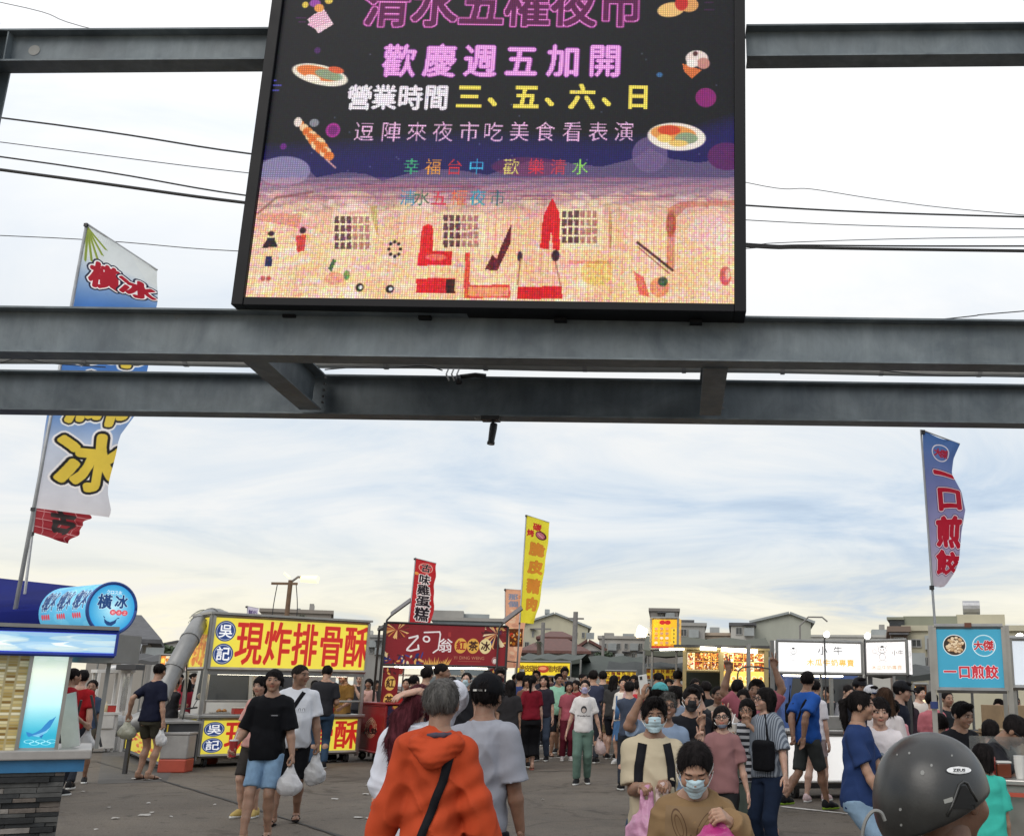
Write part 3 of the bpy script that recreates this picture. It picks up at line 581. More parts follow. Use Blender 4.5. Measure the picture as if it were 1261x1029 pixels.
# drawn snacks
PL([(378, 30), (400, 18), (409, 30), (395, 40)], '#f0b8d8'); PL([(378, 24), (398, 10), (411, 30), (392, 41)], '#f4d0dc'); EL(376, 6, 4, 4, '#e8c850'); EL(405, 1, 5, 4, '#e8c850'); EL(388, 4, 7, 5, '#9a4aa8'); EL(393, 10, 6, 5, '#f0a050')
for i in range(5): LN([(381+i, 22+i*3), (402+i, 14+i*3)], 1, '#d070a0', .8)
EL(394, 92, 36, 12, '#f4ead8', 14); EL(392, 90, 28, 8, '#e87a3a', 14); EL(405, 92, 18, 6, '#7aa890', 14, .8); EL(385, 96, 10, 4, '#fff2e0', 14); EL(414, 86, 10, 4, '#e0603a', 14)
for i in range(9): EL(370+i*4.4, 152+i*5.0, 9-abs(i-5)*.9, 8-abs(i-5)*.8, '#f6d0a0' if i % 2 else '#e8823a', 40)
for i in range(7): EL(377+i*4.4, 162+i*4.6, 4, 3, '#e06a28'); 
EL(367, 150, 5, 6, '#f0e0d8'); EL(387, 151, 6, 5, '#a8a8b0', 0, .8); LN([(402, 196), (413, 206)], 2, '#d8a0a0'); EL(410, 160, 9, 9, '#a82a90'); EL(410, 160, 6, 6, '#7a1a70'); EL(391, 62, 4, 4, '#4a2060'); EL(349, 180, 4, 4, '#6a1a80')
EL(826, 12, 17, 9, '#eec078', -12); EL(848, 6, 12, 9, '#e0a060'); EL(839, 4, 8, 9, '#c82a28'); EL(858, 72, 14, 10, '#f0dcd4'); PL([(840, 78), (842, 88), (852, 97), (864, 86)], '#d8703a'); EL(856, 66, 3, 3, '#5a3030'); EL(866, 78, 8, 7, '#c88a80'); EL(852, 78, 7, 5, '#f4ece4')
EL(812, 92, 4, 3, '#3a6a9a'); EL(869, 120, 13, 12, '#8a2070'); EL(833, 168, 36, 17, '#f6eadc', 4); EL(829, 164, 28, 10, '#e89a50', 4); EL(824, 160, 14, 6, '#d84a2a'); EL(845, 170, 14, 7, '#90a080'); EL(835, 176, 12, 4, '#f0c870'); EL(818, 170, 9, 5, '#f4d070')
for u, v, w_ in ((334, 99, 6), (337, 105, 9), (335, 111, 8)): LN([(u, v), (u+w_, v)], 1.6, '#5a5ad0')
for u, v, w_ in ((365, 22, 12), (368, 27, 8), (868, 3, 10), (867, 12, 12)): LN([(u, v), (u+w_, v)], 1, '#5a2060')
for i in range(30): EL(rr.uniform(310, 900), rr.uniform(60, 215), 1.0, 1.0, '#8a90b0', 0, .6)
jj = int(S(600, 215)[1]); rgn = np.random.RandomState(3); fac = np.clip((np.arange(C.h)-jj)/60, 0, 1)[:, None, None]
k_ = 2; nzz = rgn.randn(C.h//k_+1, C.w//k_+1, 3).repeat(k_, 0).repeat(k_, 1)[:C.h, :C.w]; C.a = C.a+nzz.astype(np.float32)*(.015+.045*fac)
vb_ = (np.sin(np.arange(C.w)*.9)*.5+np.sin(np.arange(C.w)*.083)*.5)[None, :, None]; hb_ = (np.sin(np.arange(C.h)*1.1)*.6)[:, None, None]; C.a = np.clip(C.a*(1-.0*fac)+fac*(.045*vb_+.02*hb_)+fac*np.array([.02, -.015, -.02]), 0, 1).astype(np.float32)
LED = imgmat('led_picture', C, emit=.95, rough=.5, led=.0192)
scr = thing('led_screen', (x0+(x1-x0)/2, YF, z0-.07), 'big black framed LED screen showing pink and yellow Chinese lettering above a drawn street', 'led screen')
SO = Vector((x0+(x1-x0)/2, YF, z0-.07))
def to_scr(o): o.parent = scr; o.location = Vector(o.location)-SO; return o
to_scr(quadsheet('display', LED, [(x0, YF, z0), (x1, YF, z0), (x1, YF, z1), (x0, YF, z1)]))
FB = mat('screen_frame_black', (.006, .006, .008), .5, var=.3, vscale=4, bump=.1, spec=.2)
b = MB(); e = .095; b.box(x0-e, x0-.002, YF-.035, YF+.30, z0-.07, z1+.1); to_scr(b.build('frame', FB, bev=.006)); b = MB(); b.box(x1+.002, x1+e, YF-.035, YF+.30, z0-.07, z1+.1); to_scr(b.build('frame', FB, bev=.006))
b = MB(); b.box(x0-.001, x1+.001, YF-.03, YF+.28, z0-.07, z0-.001); to_scr(b.build('frame', FB, bev=.006)); b = MB(); b.box(x0-.001, x1+.001, YF-.03, YF+.28, z1+.001, z1+.1); to_scr(b.build('frame', FB, bev=.006))
b = MB(); b.box(x0, x1, YF+.02, YF+.26, z0, z1); to_scr(b.build('cabinet', FB))
for k in range(4): b = MB(); xx = x0+.3+k*(x1-x0-.6)/3; b.box(xx-.05, xx+.05, YF+.14, YF+.24, z0-.1, z0-.072); to_scr(b.build('foot', FB))

# ------------------------------------------------------------------ overhead cables (continue behind the screen)
def wire(px, Y, r, label, g='power cables crossing the sky'):
    pts = [at(u, v, Y) for u, v in px]; b = cable(pts, r); tag(b.build('overhead_cable', BLK), label, 'cable', g)
wire([(-900, 40), (0, 145), (305, 189), (620, 225), (920, 253), (1261, 267), (2000, 280)], 22, .022, 'uppermost black power cable left of the screen, thin and slanting down to the right')
wire([(-900, 60), (0, 175), (305, 213), (620, 245), (920, 271), (1261, 282), (2000, 290)], 23, .011, 'thin grey power cable, second from the top left of the screen')
wire([(-900, 80), (0, 193), (305, 241), (620, 275), (920, 300), (1000, 302), (1261, 303), (2000, 300)], 22, .02, 'medium black power cable just above the thickest one left of the screen')
wire([(-900, 92), (0, 209), (305, 250), (620, 282), (920, 303), (1000, 305), (1261, 309), (2000, 318)], 22, .038, 'thickest black power cable, lowest of the bundle beside the screen')
wire([(-900, 262), (0, 290), (290, 309), (620, 318), (920, 306), (960, 299), (1261, 292), (2000, 290)], 26, .012, 'lone thin cable crossing in front of the tall flag left of the screen')
wire([(-500, -90), (0, 3), (130, 40), (620, 150), (920, 225), (1000, 233), (1100, 248), (1261, 265), (2000, 330)], 24, .010, 'thin cable sagging from the top left corner of the picture')
wire([(900, 420), (1180, 391), (1261, 383), (1800, 340)], 24, .014, 'short black cable rising to the right just above the near beam')
# ================================================================== BUILDINGS, POLES, TREES BEHIND THE MARKET
GLASS = mat('dark_window_glass', (.03, .035, .04), .15, var=.3, vscale=1, spec=.8)
WF = mat('window_frame', (.35, .35, .34), .5)
def bmat(n, c, **k): return mat(n, c, .85, var=k.get('var', .16), vscale=k.get('vs', .35), bump=.3, bscale=6, stretch=(1, 1, .45))
class Frame:             # a local frame on the ground from two photo ground points or explicit numbers
    pass
def pane(parent, x0, x1, z0, z1, y, fr=.10, mull=True, m=None):
    f = MB(); t = .07
    f.box(x0, x1, y-.05, y+.02, z0, z0+fr); f.box(x0, x1, y-.05, y+.02, z1-fr, z1); f.box(x0, x0+fr, y-.048, y+.018, z0+fr, z1-fr); f.box(x1-fr, x1, y-.048, y+.018, z0+fr, z1-fr)
    if mull: f.box((x0+x1)/2-fr*.35, (x0+x1)/2+fr*.35, y-.046, y+.016, z0+fr, z1-fr)
    w_ = f.build('window', WF, parent); g = MB(); g.box(x0+fr*.6, x1-fr*.6, y-.018, y+.01, z0+fr*.6, z1-fr*.6); g.build('pane', m or GLASS, w_); return w_
def bld(label, u0, u1, vt, Y, m, depth=12, wins=(), roof='flat', apex=None, name='building', roofm=None, extra=None, vb=None, eave=.3):
    """front wall spans photo columns u0..u1 with its top at photo row vt at distance Y; wins are photo rectangles on it"""
    um = (u0+u1)/2; a = at(u0, vt, Y); c = at(u1, vt, Y); zt = at(um, vt, Y)[2]; W = c[0]-a[0]; cx = (a[0]+c[0])/2
    t = thing(name, (cx, Y, 0), label, 'building'); b = MB()
    if roof == 'gable':
        zr = at(apex[0], apex[1], Y)[2]; xr = at(apex[0], apex[1], Y)[0]-cx
        b.prism([(-W/2, 0), (W/2, 0), (W/2, zt), (xr, zr), (-W/2, zt)], 'y', 0, depth); b.build('wall', m, t)
        for s_, (xa, za) in ((0, (-W/2-eave, zt-.1)), (1, (W/2+eave, zt-.1))):
            r = MB(); d = Vector((xr-xa, 0, zr-za)).normalized(); n = Vector((-d.z, 0, d.x)); n = n if n.z > 0 else -n
            p0 = Vector((xa, -eave, za))+n*.02; p1 = Vector((xr, -eave, zr))+n*.02
            q = [p0, p1, p1+n*.18, p0+n*.18]; r.add([tuple(v) for v in q]+[(v.x, depth+eave, v.z) for v in q], [(0, 1, 2, 3), (7, 6, 5, 4), (0, 4, 5, 1), (1, 5, 6, 2), (2, 6, 7, 3), (3, 7, 4, 0)]); r.build('roof', roofm or m, t)
    else:
        b.box(-W/2, W/2, 0, depth, 0, zt); b.build('wall', m, t)
        if roof == 'flat':
            r = MB(); r.box(-W/2-.15, W/2+.15, -.15, depth+.15, zt-.02, zt+.22); r.build('parapet', roofm or m, t)
        elif roof == 'hip':
            zr = at(apex[0], apex[1], Y+depth/2)[2]; r = MB(); e = eave; k = W*.22
            r.add([(-W/2-e, -e, zt), (W/2+e, -e, zt), (W/2+e, depth+e, zt), (-W/2-e, depth+e, zt), (-k, depth/2, zr), (k, depth/2, zr), (-W/2-e, -e, zt-.18), (W/2+e, -e, zt-.18), (W/2+e, depth+e, zt-.18), (-W/2-e, depth+e, zt-.18)],
                  [(0, 1, 5, 4), (1, 2, 5), (2, 3, 4, 5), (3, 0, 4), (6, 7, 1, 0), (7, 8, 2, 1), (8, 9, 3, 2), (9, 6, 0, 3), (9, 8, 7, 6)]); r.build('roof', roofm, t)
    for wi, (a0, b0, a1, b1) in enumerate(wins):
        p = at(a0, b1, Y); q = at(a1, b0, Y); pane(t, p[0]-cx, q[0]-cx, p[2], q[2], -.02, fr=max(.04, (q[0]-p[0])*.07))
        if (wi*7+int(u0)) % 3 == 0: b = MB(); x_ = q[0]-cx+.15; b.box(x_, x_+.75, -.4, -.03, p[2]-.1, p[2]+.5); b.build('air_conditioner', MET, t)
        if (wi*5+int(u0)) % 4 == 1: b = MB(); b.box(p[0]-cx-.2, q[0]-cx+.2, -.5, -.03, q[2]+.08, q[2]+.16); b.build('window_hood', DKR, t)
    if extra: extra(t, cx, Y)
    t.rotation_euler.z = -math.atan2(cx, Y)*.9
    return t
GREY = bmat('grey_render', (.30, .29, .27)); CRM = bmat('cream_render', (.46, .43, .32)); WHT = bmat('white_render', (.42, .41, .38)); BRN = bmat('brown_tile', (.19, .14, .11)); OLV = bmat('olive_cladding', (.24, .25, .19)); RED_R = mat('red_roof_tiles', (.12, .055, .045), .8, var=.3, vscale=4); DKR = mat('dark_roof_tiles', (.09, .09, .095), .8, var=.3, vscale=4)
MET = mat('corrugated_grey', (.28, .30, .30), .6, var=.15, vscale=1)
def ebox(t, cx, Y, u0, v0, u1, v1, m, name, dy=0, d=3.0):
    p = at(u0, v1, Y+dy); q = at(u1, v0, Y+dy); b = MB(); b.box(p[0]-cx, q[0]-cx, dy, dy+d, p[2], q[2]); return b.build(name, m, t)
def ex_tank(u, v, r=.5):
    def f(t, cx, Y):
        p = at(u, v, Y+3); b = MB(); c = (p[0]-cx, 3, p[2]); b.tube([(c[0]-r*1.2, 3, c[2]), (c[0]+r*1.2, 3, c[2])], r, 12); b.build('water_tank', mat('tank_steel', (.35, .35, .36), .35, .7), t, smooth=False)
        b = MB(); 
        for s_ in (-r, r): b = MB(); b.box(c[0]+s_-.06, c[0]+s_+.06, 2.9, 3.1, c[2]-r*2.2, c[2]-r*.6); b.build('tank_stand', MET, t)
    return f
def grid(u0, v0, u1, v1, nc, nr, fx=.55, fy=.55):
    o = []
    for i in range(nc):
        for j in range(nr):
            a = u0+(u1-u0)*(i+.5-fx/2)/nc; c = v0+(v1-v0)*(j+.5-fy/2)/nr; o.append((a, c, a+(u1-u0)*fx/nc, c+(v1-v0)*fy/nr))
    return o
bld('cream house with dark grey hipped roof behind the round blue sign', 116, 181, 786, 48, bmat('cream_house_wall', (.36, .33, .29)), 10, [(152, 796, 160, 808), (166, 796, 173, 810), (128, 800, 140, 812)], 'hip', (148, 757), roofm=DKR, eave=.5)
bld('low pale row of houses far left behind the round green trees', 186, 262, 798, 120, WHT, 10, grid(188, 802, 260, 818, 7, 1), 'gable', (220, 790), roofm=DKR)
bld('plain grey-brown block with flat roof behind the yellow fried rib sign', 325, 406, 754, 72, bmat('taupe_render', (.25, .22, .19)), 14, [(335, 768, 344, 776), (370, 768, 379, 776)], extra=lambda t, cx, Y: (ebox(t, cx, Y, 391, 743, 397, 753, GREY, 'stair_tower', 2), ebox(t, cx, Y, 377, 749, 381, 753, MET, 'vent', 2, 1)))
bld('small grey building showing between the yellow and dark red signs', 441, 472, 784, 95, GREY, 10, grid(444, 788, 470, 806, 3, 2), extra=lambda t, cx, Y: ebox(t, cx, Y, 450, 776, 466, 783, WHT, 'stair_tower', 2))
bld('grey building with a long dark glass band behind the red tea banner', 534, 617, 764, 78, bmat('slate_panel', (.17, .20, .21)), 14, grid(540, 771, 612, 783, 6, 1, .93, .8), roofm=GREY, extra=lambda t, cx, Y: (ebox(t, cx, Y, 536, 752, 574, 762, GREY, 'upper_block', 1), ebox(t, cx, Y, 578, 756, 611, 763, MET, 'upper_block', 3)))
bld('large cream gabled hall right of the tall yellow flag', 637, 724, 772, 100, CRM, 25, [(655, 776, 658, 784), (707, 778, 711, 785), (716, 778, 720, 785), (646, 790, 652, 798)], 'gable', (683, 756), roofm=MET, extra=lambda t, cx, Y: ebox(t, cx, Y, 676, 750, 682, 755, MET, 'roof_vent', 4, 2))
bld('white house with two-tiered dark red roof in front of the cream hall', 649, 717, 801, 72, WHT, 9, [(660, 805, 669, 815), (678, 805, 686, 815), (697, 803, 707, 815)], 'hip', (683, 786), roofm=RED_R, eave=.6)
bld('small upper storey with dark red roof rising above the white house', 667, 702, 784, 78, WHT, 6, [(672, 786, 680, 792), (690, 786, 697, 792)], 'hip', (684, 777), roofm=RED_R, eave=.4)
bld('white gable house beside the utility pole', 712, 741, 800, 74, WHT, 9, [(719, 804, 726, 813), (730, 804, 736, 813)], 'gable', (724, 790), roofm=RED_R)
bld('long row of pale terraced houses with many dark windows', 738, 803, 786, 92, bmat('pale_terrace', (.36, .34, .31)), 12, grid(740, 789, 802, 814, 7, 2, .55, .6), extra=lambda t, cx, Y: (ebox(t, cx, Y, 745, 779, 757, 785, GREY, 'roof_hut', 2), ebox(t, cx, Y, 768, 780, 782, 785, MET, 'roof_hut', 2), ebox(t, cx, Y, 786, 776, 790, 785, GREY, 'roof_hut', 2)))
bld('tall grey-brown tower block behind the yellow menu sign', 801, 835, 752, 84, bmat('tower_render', (.20, .185, .17)), 10, [(812, 756, 817, 762), (822, 756, 831, 762)])
bld('mid-rise house with open balconies right of the yellow menu sign', 834, 868, 770, 80, GREY, 10, [(838, 774, 846, 783), (850, 776, 858, 784)], extra=lambda t, cx, Y: (ebox(t, cx, Y, 836, 763, 855, 769, DKR, 'roof_canopy', 0), ebox(t, cx, Y, 857, 769, 868, 776, WHT, 'roof_hut', 1)))
bld('low beige building with flat roof below the hazy sky right of centre', 862, 902, 782, 88, bmat('peach_render', (.42, .34, .26)), 10, grid(866, 786, 900, 800, 4, 1), extra=lambda t, cx, Y: ebox(t, cx, Y, 873, 772, 885, 781, MET, 'roof_hut', 2))
bld('big blank grey-green gabled hall above the food stall', 928, 998, 766, 82, bmat('greygreen_cladding', (.34, .35, .30)), 25, [], 'gable', (972, 756), roofm=MET)
bld('white wing with two square windows beside the grey-green hall', 900, 929, 770, 80, WHT, 12, [(906, 772, 914, 781), (918, 771, 926, 780)], roofm=DKR)
bld('distant low houses behind the white ox sign', 998, 1098, 784, 110, WHT, 10, grid(1000, 787, 1096, 800, 9, 1), extra=lambda t, cx, Y: (ebox(t, cx, Y, 1070, 775, 1088, 783, MET, 'roof_hut', 2), ebox(t, cx, Y, 1079, 769, 1085, 775, GREY, 'water_tank', 2, 1.5)))
bld('cream apartment block with olive upper storey behind the blue dumpling sign', 1116, 1260, 776, 46, CRM, 14, [(1124, 786, 1136, 796), (1124, 808, 1131, 820), (1139, 808, 1146, 820)], extra=lambda t, cx, Y: (ebox(t, cx, Y, 1112, 758, 1176, 775, OLV, 'upper_storey', .4), ebox(t, cx, Y, 1176, 757, 1232, 775, CRM, 'upper_storey', .41), ebox(t, cx, Y, 1096, 762, 1114, 778, GLASS, 'corner_window', .2), ebox(t, cx, Y, 1093, 758, 1114, 761, OLV, 'canopy', .1), ex_tank(1176, 748, .32)(t, cx, Y)))
bld('brown brick corner house left of the cream apartment block', 1097, 1117, 777, 46.2, BRN, 8, [(1101, 784, 1113, 794), (1101, 806, 1113, 818)])
# trees and bushes
LEAF = mat('leaf_green', (.05, .075, .03), .6, var=.5, vscale=2.0); LEAF2 = mat('leaf_dark', (.035, .055, .025), .6, var=.5, vscale=2.0); BARK = mat('bark', (.08, .06, .045), .9, var=.3)
def tree(u, vt, vb, Y, wpx, label, name='tree', m=LEAF, seed=1, n=900, trunk=True):
    r = random.Random(seed); p = at(u, vt, Y); q = at(u, vb, Y); H = p[2]; hz = (p[2]-q[2])/2; zc = (p[2]+q[2])/2; rx = wpx/F*Y/2
    t = thing(name, (p[0], Y, 0), label, 'tree'); b = MB(); b.tube([(0, 0, 0), (.1*rx, 0, zc*.6), (0, .05, zc+hz*.4)], [rx*.10+.05, rx*.08+.04, .03], 7)
    b.build('trunk', BARK, t)
    b = MB(); cl = [(r.uniform(-.75, .75), r.uniform(-.7, .7), r.uniform(-.7, .75), r.uniform(.25, .5)) for _ in range(16)]
    for i in range(n):
        a = r.choice(cl); th, ph = r.uniform(0, 6.28), math.acos(r.uniform(-1, 1)); rr_ = a[3]*r.uniform(.6, 1.08)
        c = Vector(((a[0]+rr_*math.sin(ph)*math.cos(th))*rx, (a[1]+rr_*math.sin(ph)*math.sin(th))*rx, zc+(a[2]+rr_*math.cos(ph))*hz*.85))
        s_ = r.uniform(.08, .17)*max(rx, hz*.7); d = Vector((r.uniform(-1, 1), r.uniform(-1, 1), r.uniform(-1, .4))).normalized(); e = d.orthogonal().normalized()
        b.add([c-d*s_, c+e*s_*.6, c+d*s_, c-e*s_*.6], [(0, 1, 2, 3)])
    o = b.build('crown', m, t); o['kind'] = 'stuff'; return t
tree(211, 792, 826, 86, 42, 'round bright green tree behind the crowd left of the grey duct', m=LEAF, seed=3, n=1500)
tree(176, 784, 830, 80, 26, 'small dark tree beside the cream house', m=LEAF2, seed=4)
tree(745, 799, 822, 66, 26, 'low dark bushy tree in front of the terraced houses', m=LEAF2, seed=6)
tree(880, 786, 806, 66, 34, 'dark bush left of the food stall roof', m=LEAF2, seed=8)
def palm(u, vt, vb, Y, wpx, label, seed):
    r = random.Random(seed); p = at(u, (vt+vb)/2, Y); R_ = wpx/F*Y/2; t = thing('palm_tree', (p[0], Y, 0), label, 'tree')
    b = MB(); b.tube([(0, 0, 0), (.1, 0, p[2]*.5), (0, 0, p[2])], [.22, .16, .12], 8); b.build('trunk', BARK, t)
    for i in range(13):
        a = i*2.4; up = r.uniform(-.1, .9); b = MB(); pts = []
        for k in range(7):
            s_ = k/6; pts.append(Vector((math.cos(a)*R_*s_, math.sin(a)*R_*s_, p[2]+R_*(up*s_-1.0*s_*s_))))
        side = Vector((-math.sin(a), math.cos(a), 0))
        for k in range(6):
            for j in range(3):
                c = pts[k].lerp(pts[k+1], j/3); L_ = R_*.34*(1-.6*k/6)
                for sg in (-1, 1):
                    e = c+side*sg*L_*.8+Vector((0, 0, -L_*.6)); f_ = (pts[k+1]-pts[k])*.22; b.add([c, c+f_, e+f_], [(0, 1, 2)])
        b.build('frond', LEAF2, t)
palm(258, 741, 764, 60, 44, 'palm tree whose fronds rise behind the top of the grey duct', 5)
palm(372, 752, 762, 60, 12, 'tiny palm top above the yellow fried rib sign', 6)
palm(664, 784, 795, 60, 12, 'small palm left of the two-tiered red roof', 7)
# poles
WOOD = mat('pole_wood', (.16, .10, .06), .8, var=.2); CONC = mat('pole_concrete', (.20, .19, .18), .8)
def pole(u, vt, Y, r, label, m, name='utility_pole', arms=()):
    p = at(u, vt, Y); t = thing(name, (p[0], Y, 0), label, 'pole'); b = MB(); b.tube([(0, 0, 0), (0, 0, p[2])], [r*1.25, r], 10); b.build('post', m, t)
    for (dx, dz, ln) in arms: b = MB(); b.box(dx-ln/2, dx+ln/2, -.05, .05, p[2]+dz-.05, p[2]+dz+.05); b.build('crossarm', m, t)
    return t, p[2]
t, zp = pole(358, 714, 44, .095, 'brown pole carrying a glowing street lamp behind the yellow fried rib sign', WOOD, 'street_lamp', [(-.25, -.15, 1.1)])
b = MB(); b.tube([(0, 0, zp-.1), (.3, 0, zp+.14), (.75, 0, zp+.1)], .05, 8); b.build('bracket_arm', CONC, t)
b = MB(); b.tube([(.45, 0, zp+.06), (1.15, 0, zp+.04)], [.13, .16], 12); b.tube([(-.05, 0, zp+.1), (-.3, 0, zp+.3)], .05, 6); b.build('lamp_head', mat('sodium_lamp', (1.0, .62, .24), .4, emit=2.4), t)
for dx in (-.55, .25): b = cable([(dx, 0, zp-.15), (dx*1.3+.1, .0, zp-1.5), (dx*.8, 0, zp-3.2)], .02); b.build('cable', BLK, t)
for u, vt, Y, r, lb in ((709, 753, 62, .14, 'tall thin concrete pole in front of the cream gabled hall'), (669, 766, 64, .12, 'shorter thin pole left of the tall one by the cream hall'), (1143, 786, 44, .06, 'thin rusty pole before the cream apartment block'), (743, 782, 62, .08, 'short thin pole leaning over the terraced houses')): pole(u, vt, Y, r, lb, CONC, arms=[(0, -.4, 1.0)] if r > .1 else ())
t, zp = pole(985, 770, 60, .05, 'slim curved street lamp above the white ox sign', CONC, 'street_lamp')
b = MB(); b.tube([(0, 0, zp), (.5, 0, zp+.5), (1.3, 0, zp+.5), (1.6, 0, zp+.25)], .05, 6); b.build('bracket_arm', CONC, t)
# ================================================================== FLAGS
POLE = mat('flag_pole_grey', (.33, .34, .35), .4, .3, var=.15)
def flag(name, label, polepx, Y, rows, canvas, trans=.5, amp=.05, back=None, seed=1, nx=16, r=.018, foot=None, waves=3.0):
    """rows: (t, uL, vL, uR, vR, uvR): left edge on the pole and free edge of the cloth at row t (0 top, 1 bottom)"""
    a = at(*polepx[0], Y); q = at(*polepx[1], Y); base = (q[0], Y, 0); t = thing(name, base, label, 'flag'); B = Vector(base)
    dn = (Vector(q)-Vector(a)); end = Vector(a)+dn*((a[2])/max(.2, a[2]-q[2]))
    b = MB(); b.tube([Vector(a)-B, end-B], [r*.7, r], 8); b.build('pole', POLE, t, smooth=True)
    K = len(rows); ny = 44; m = imgmat(name+'_print', canvas, 0, .75, base=1.22, trans=trans); v = []; uvs = []; rd = random.Random(seed); ph = rd.uniform(0, 6)
    T = [x[0] for x in rows]
    for j in range(ny+1):
        tt = j/ny; row = [np.interp(tt, T, [x[i] for x in rows]) for i in range(1, 6)]
        l_ = at(row[0], row[1], Y); r_ = at(row[2], row[3], Y)
        for i in range(nx+1):
            s_ = i/nx; p = l_*(1-s_)+r_*s_; w_ = amp*s_*(math.sin(s_*waves*2.1+tt*5+ph)+.5*math.sin(s_*7-tt*11+ph*2)+.35*math.sin(tt*23+s_*3)); v.append((p[0]-B.x+w_*.25, p[1]-B.y+w_, p[2])); uvs.append((s_*row[4], 1-tt))
    me = bpy.data.meshes.new('cloth'); me.from_pydata(v, [], [(j*(nx+1)+i, (j+1)*(nx+1)+i, (j+1)*(nx+1)+i+1, j*(nx+1)+i+1) for j in range(ny) for i in range(nx)])
    ul = me.uv_layers.new(name='UVMap').data; lv = np.empty(len(me.loops), np.int32); me.loops.foreach_get('vertex_index', lv); ul.foreach_set('uv', np.array(uvs, np.float32)[lv].ravel())
    me.shade_smooth(); link('cloth', me, m, t)
    p = Vector(v[0])+Vector((0, 0, .004)); q_ = Vector(v[nx])+Vector((0, 0, .004)); b = MB(); b.tube([p, q_], r*.45, 6); b.build('top_rod', POLE, t)
    for jj in (0, ny): b = MB(); c = Vector(v[jj*(nx+1)]); b.box(c.x-.02, c.x+.02, c.y-.03, c.y+.01, c.z-.04, c.z); b.build('clip', BLK, t)
    return t
# tall ice flag, left
C = Canvas(180, 800, '#4e7fc0')
for y in range(0, 800, 2):
    k = y/800; c0, c1, c2, c3 = hexc('#dfe6e8'), hexc('#4a7cc4'), hexc('#c9d2e2'), hexc('#e4e0e2')
    c = c0*(1-max(0, k-.10)/.18)+c1*max(0, k-.10)/.18 if k < .28 else (c1 if k < .62 else (c1*(1-(k-.62)/.14)+c2*(k-.62)/.14 if k < .76 else c2*(1-(k-.76)/.24)+c3*(k-.76)/.24)); C.rect(0, y, 180, y+2, c)
for i in range(9):
    a = R(20+i*16); C.line([(4, 8), (4+52*math.cos(a), 8+52*math.sin(a)*1.7)], 6, '#9aa84a'); C.line([(4, 8), (4+58*math.cos(a), 8+58*math.sin(a)*1.6)], 2, '#7c9440')
C.poly([(120, 0), (180, 0), (180, 150), (150, 60)], '#e8ecec', .6)
C.ch('橫', 62, 128, 80, '#b01c30', bold=4, out='#ffffff', ow=4, out2='#22243c', ow2=4, sx=1.0); C.ch('冰', 138, 138, 76, '#b01c30', bold=4, out='#ffffff', ow=4, out2='#22243c', ow2=4)
for ch_, y in (('綿', 315), ('綿', 480)): C.ch(ch_, 100, y, 150, '#e8cc50', bold=5, out='#2a2a30', ow=4, out2='#f4f4f4', ow2=4, sx=.9)
C.ch('冰', 104, 648, 158, '#e6c84a', bold=7, out='#1c1c20', ow=6, out2='#f4f0f0', ow2=5, sx=.95)
FL1 = flag('feather_flag', 'tall blue and white ice flag with red and yellow characters left of the screen', ((107, 275), (42, 625)), 11.4,
     [(0, 107, 276, 190, 331, 1), (.28, 91, 374, 190, 382, 1), (.46, 76, 440, 183, 446, 1), (.66, 58, 510, 168, 512, 1), (.71, 55, 528, 148, 538, .88), (.9, 45, 598, 138, 606, .84), (.96, 43, 618, 141, 630, .88), (1, 42, 625, 136, 637, .86)], C, amp=.04, r=.026)
C = Canvas(200, 130, '#a03038'); 
for y in (28, 62, 98): C.line([(0, y), (200, y+6)], 3, '#d8a0a0')
for x in (30, 90, 150): C.line([(x, 0), (x+6, 130)], 3, '#c88888')
C.ch('古', 104, 62, 92, '#3c3434', bold=6)
flag('feather_flag', 'red chequered flag with a dark character behind the foot of the tall ice flag', ((52, 560), (40, 655)), 12.6, [(0, 46, 620, 106, 628, 1), (.6, 43, 642, 106, 652, 1), (1, 40, 655, 84, 669, .8)], C, amp=.06, r=.02, seed=4)
# dumpling flag, right
C = Canvas(170, 680, '#5a7cb4')
for y in range(0, 680, 2):
    k = y/680; c0, c1, c2, c3 = hexc('#4d74b0'), hexc('#7c86be'), hexc('#a39cc4'), hexc('#cfc6cc'); c = c0*(1-k/.3)+c1*k/.3 if k < .3 else (c1*(1-(k-.3)/.35)+c2*(k-.3)/.35 if k < .65 else c2*(1-(k-.65)/.35)+c3*(k-.65)/.35); C.rect(0, y, 170, y+2, c)
C.ell(88, 72, 44, 42, '#e8e0e8', ring=5); C.ch('大', 74, 72, 40, '#b02840', bold=2); C.ch('傑', 104, 74, 42, '#b02840', bold=2)
for ch_, y, q in (('一', 170, 105), ('口', 285, 120), ('煎', 425, 122), ('餃', 560, 122)): C.ch(ch_, 98, y, q, '#c02038', bold=6, out='#f0e4ec', ow=4, out2='#502850', ow2=2)
flag('feather_flag', 'blue to lilac dumpling flag with large red characters at the far right', ((1134, 529), (1148, 722)), 10.4,
     [(0, 1136, 530, 1182, 548, 1), (.12, 1137, 553, 1174, 566, .92), (.22, 1138, 572, 1172, 582, .88), (.35, 1139, 600, 1184, 604, .95), (.5, 1141, 630, 1189, 626, 1), (.62, 1142, 655, 1184, 655, .96), (.78, 1144, 684, 1181, 690, .9), (.9, 1145, 706, 1176, 704, .86), (.97, 1146, 718, 1164, 722, .6), (1, 1147, 721, 1158, 723, .5)], C, amp=.05, r=.016, seed=2)
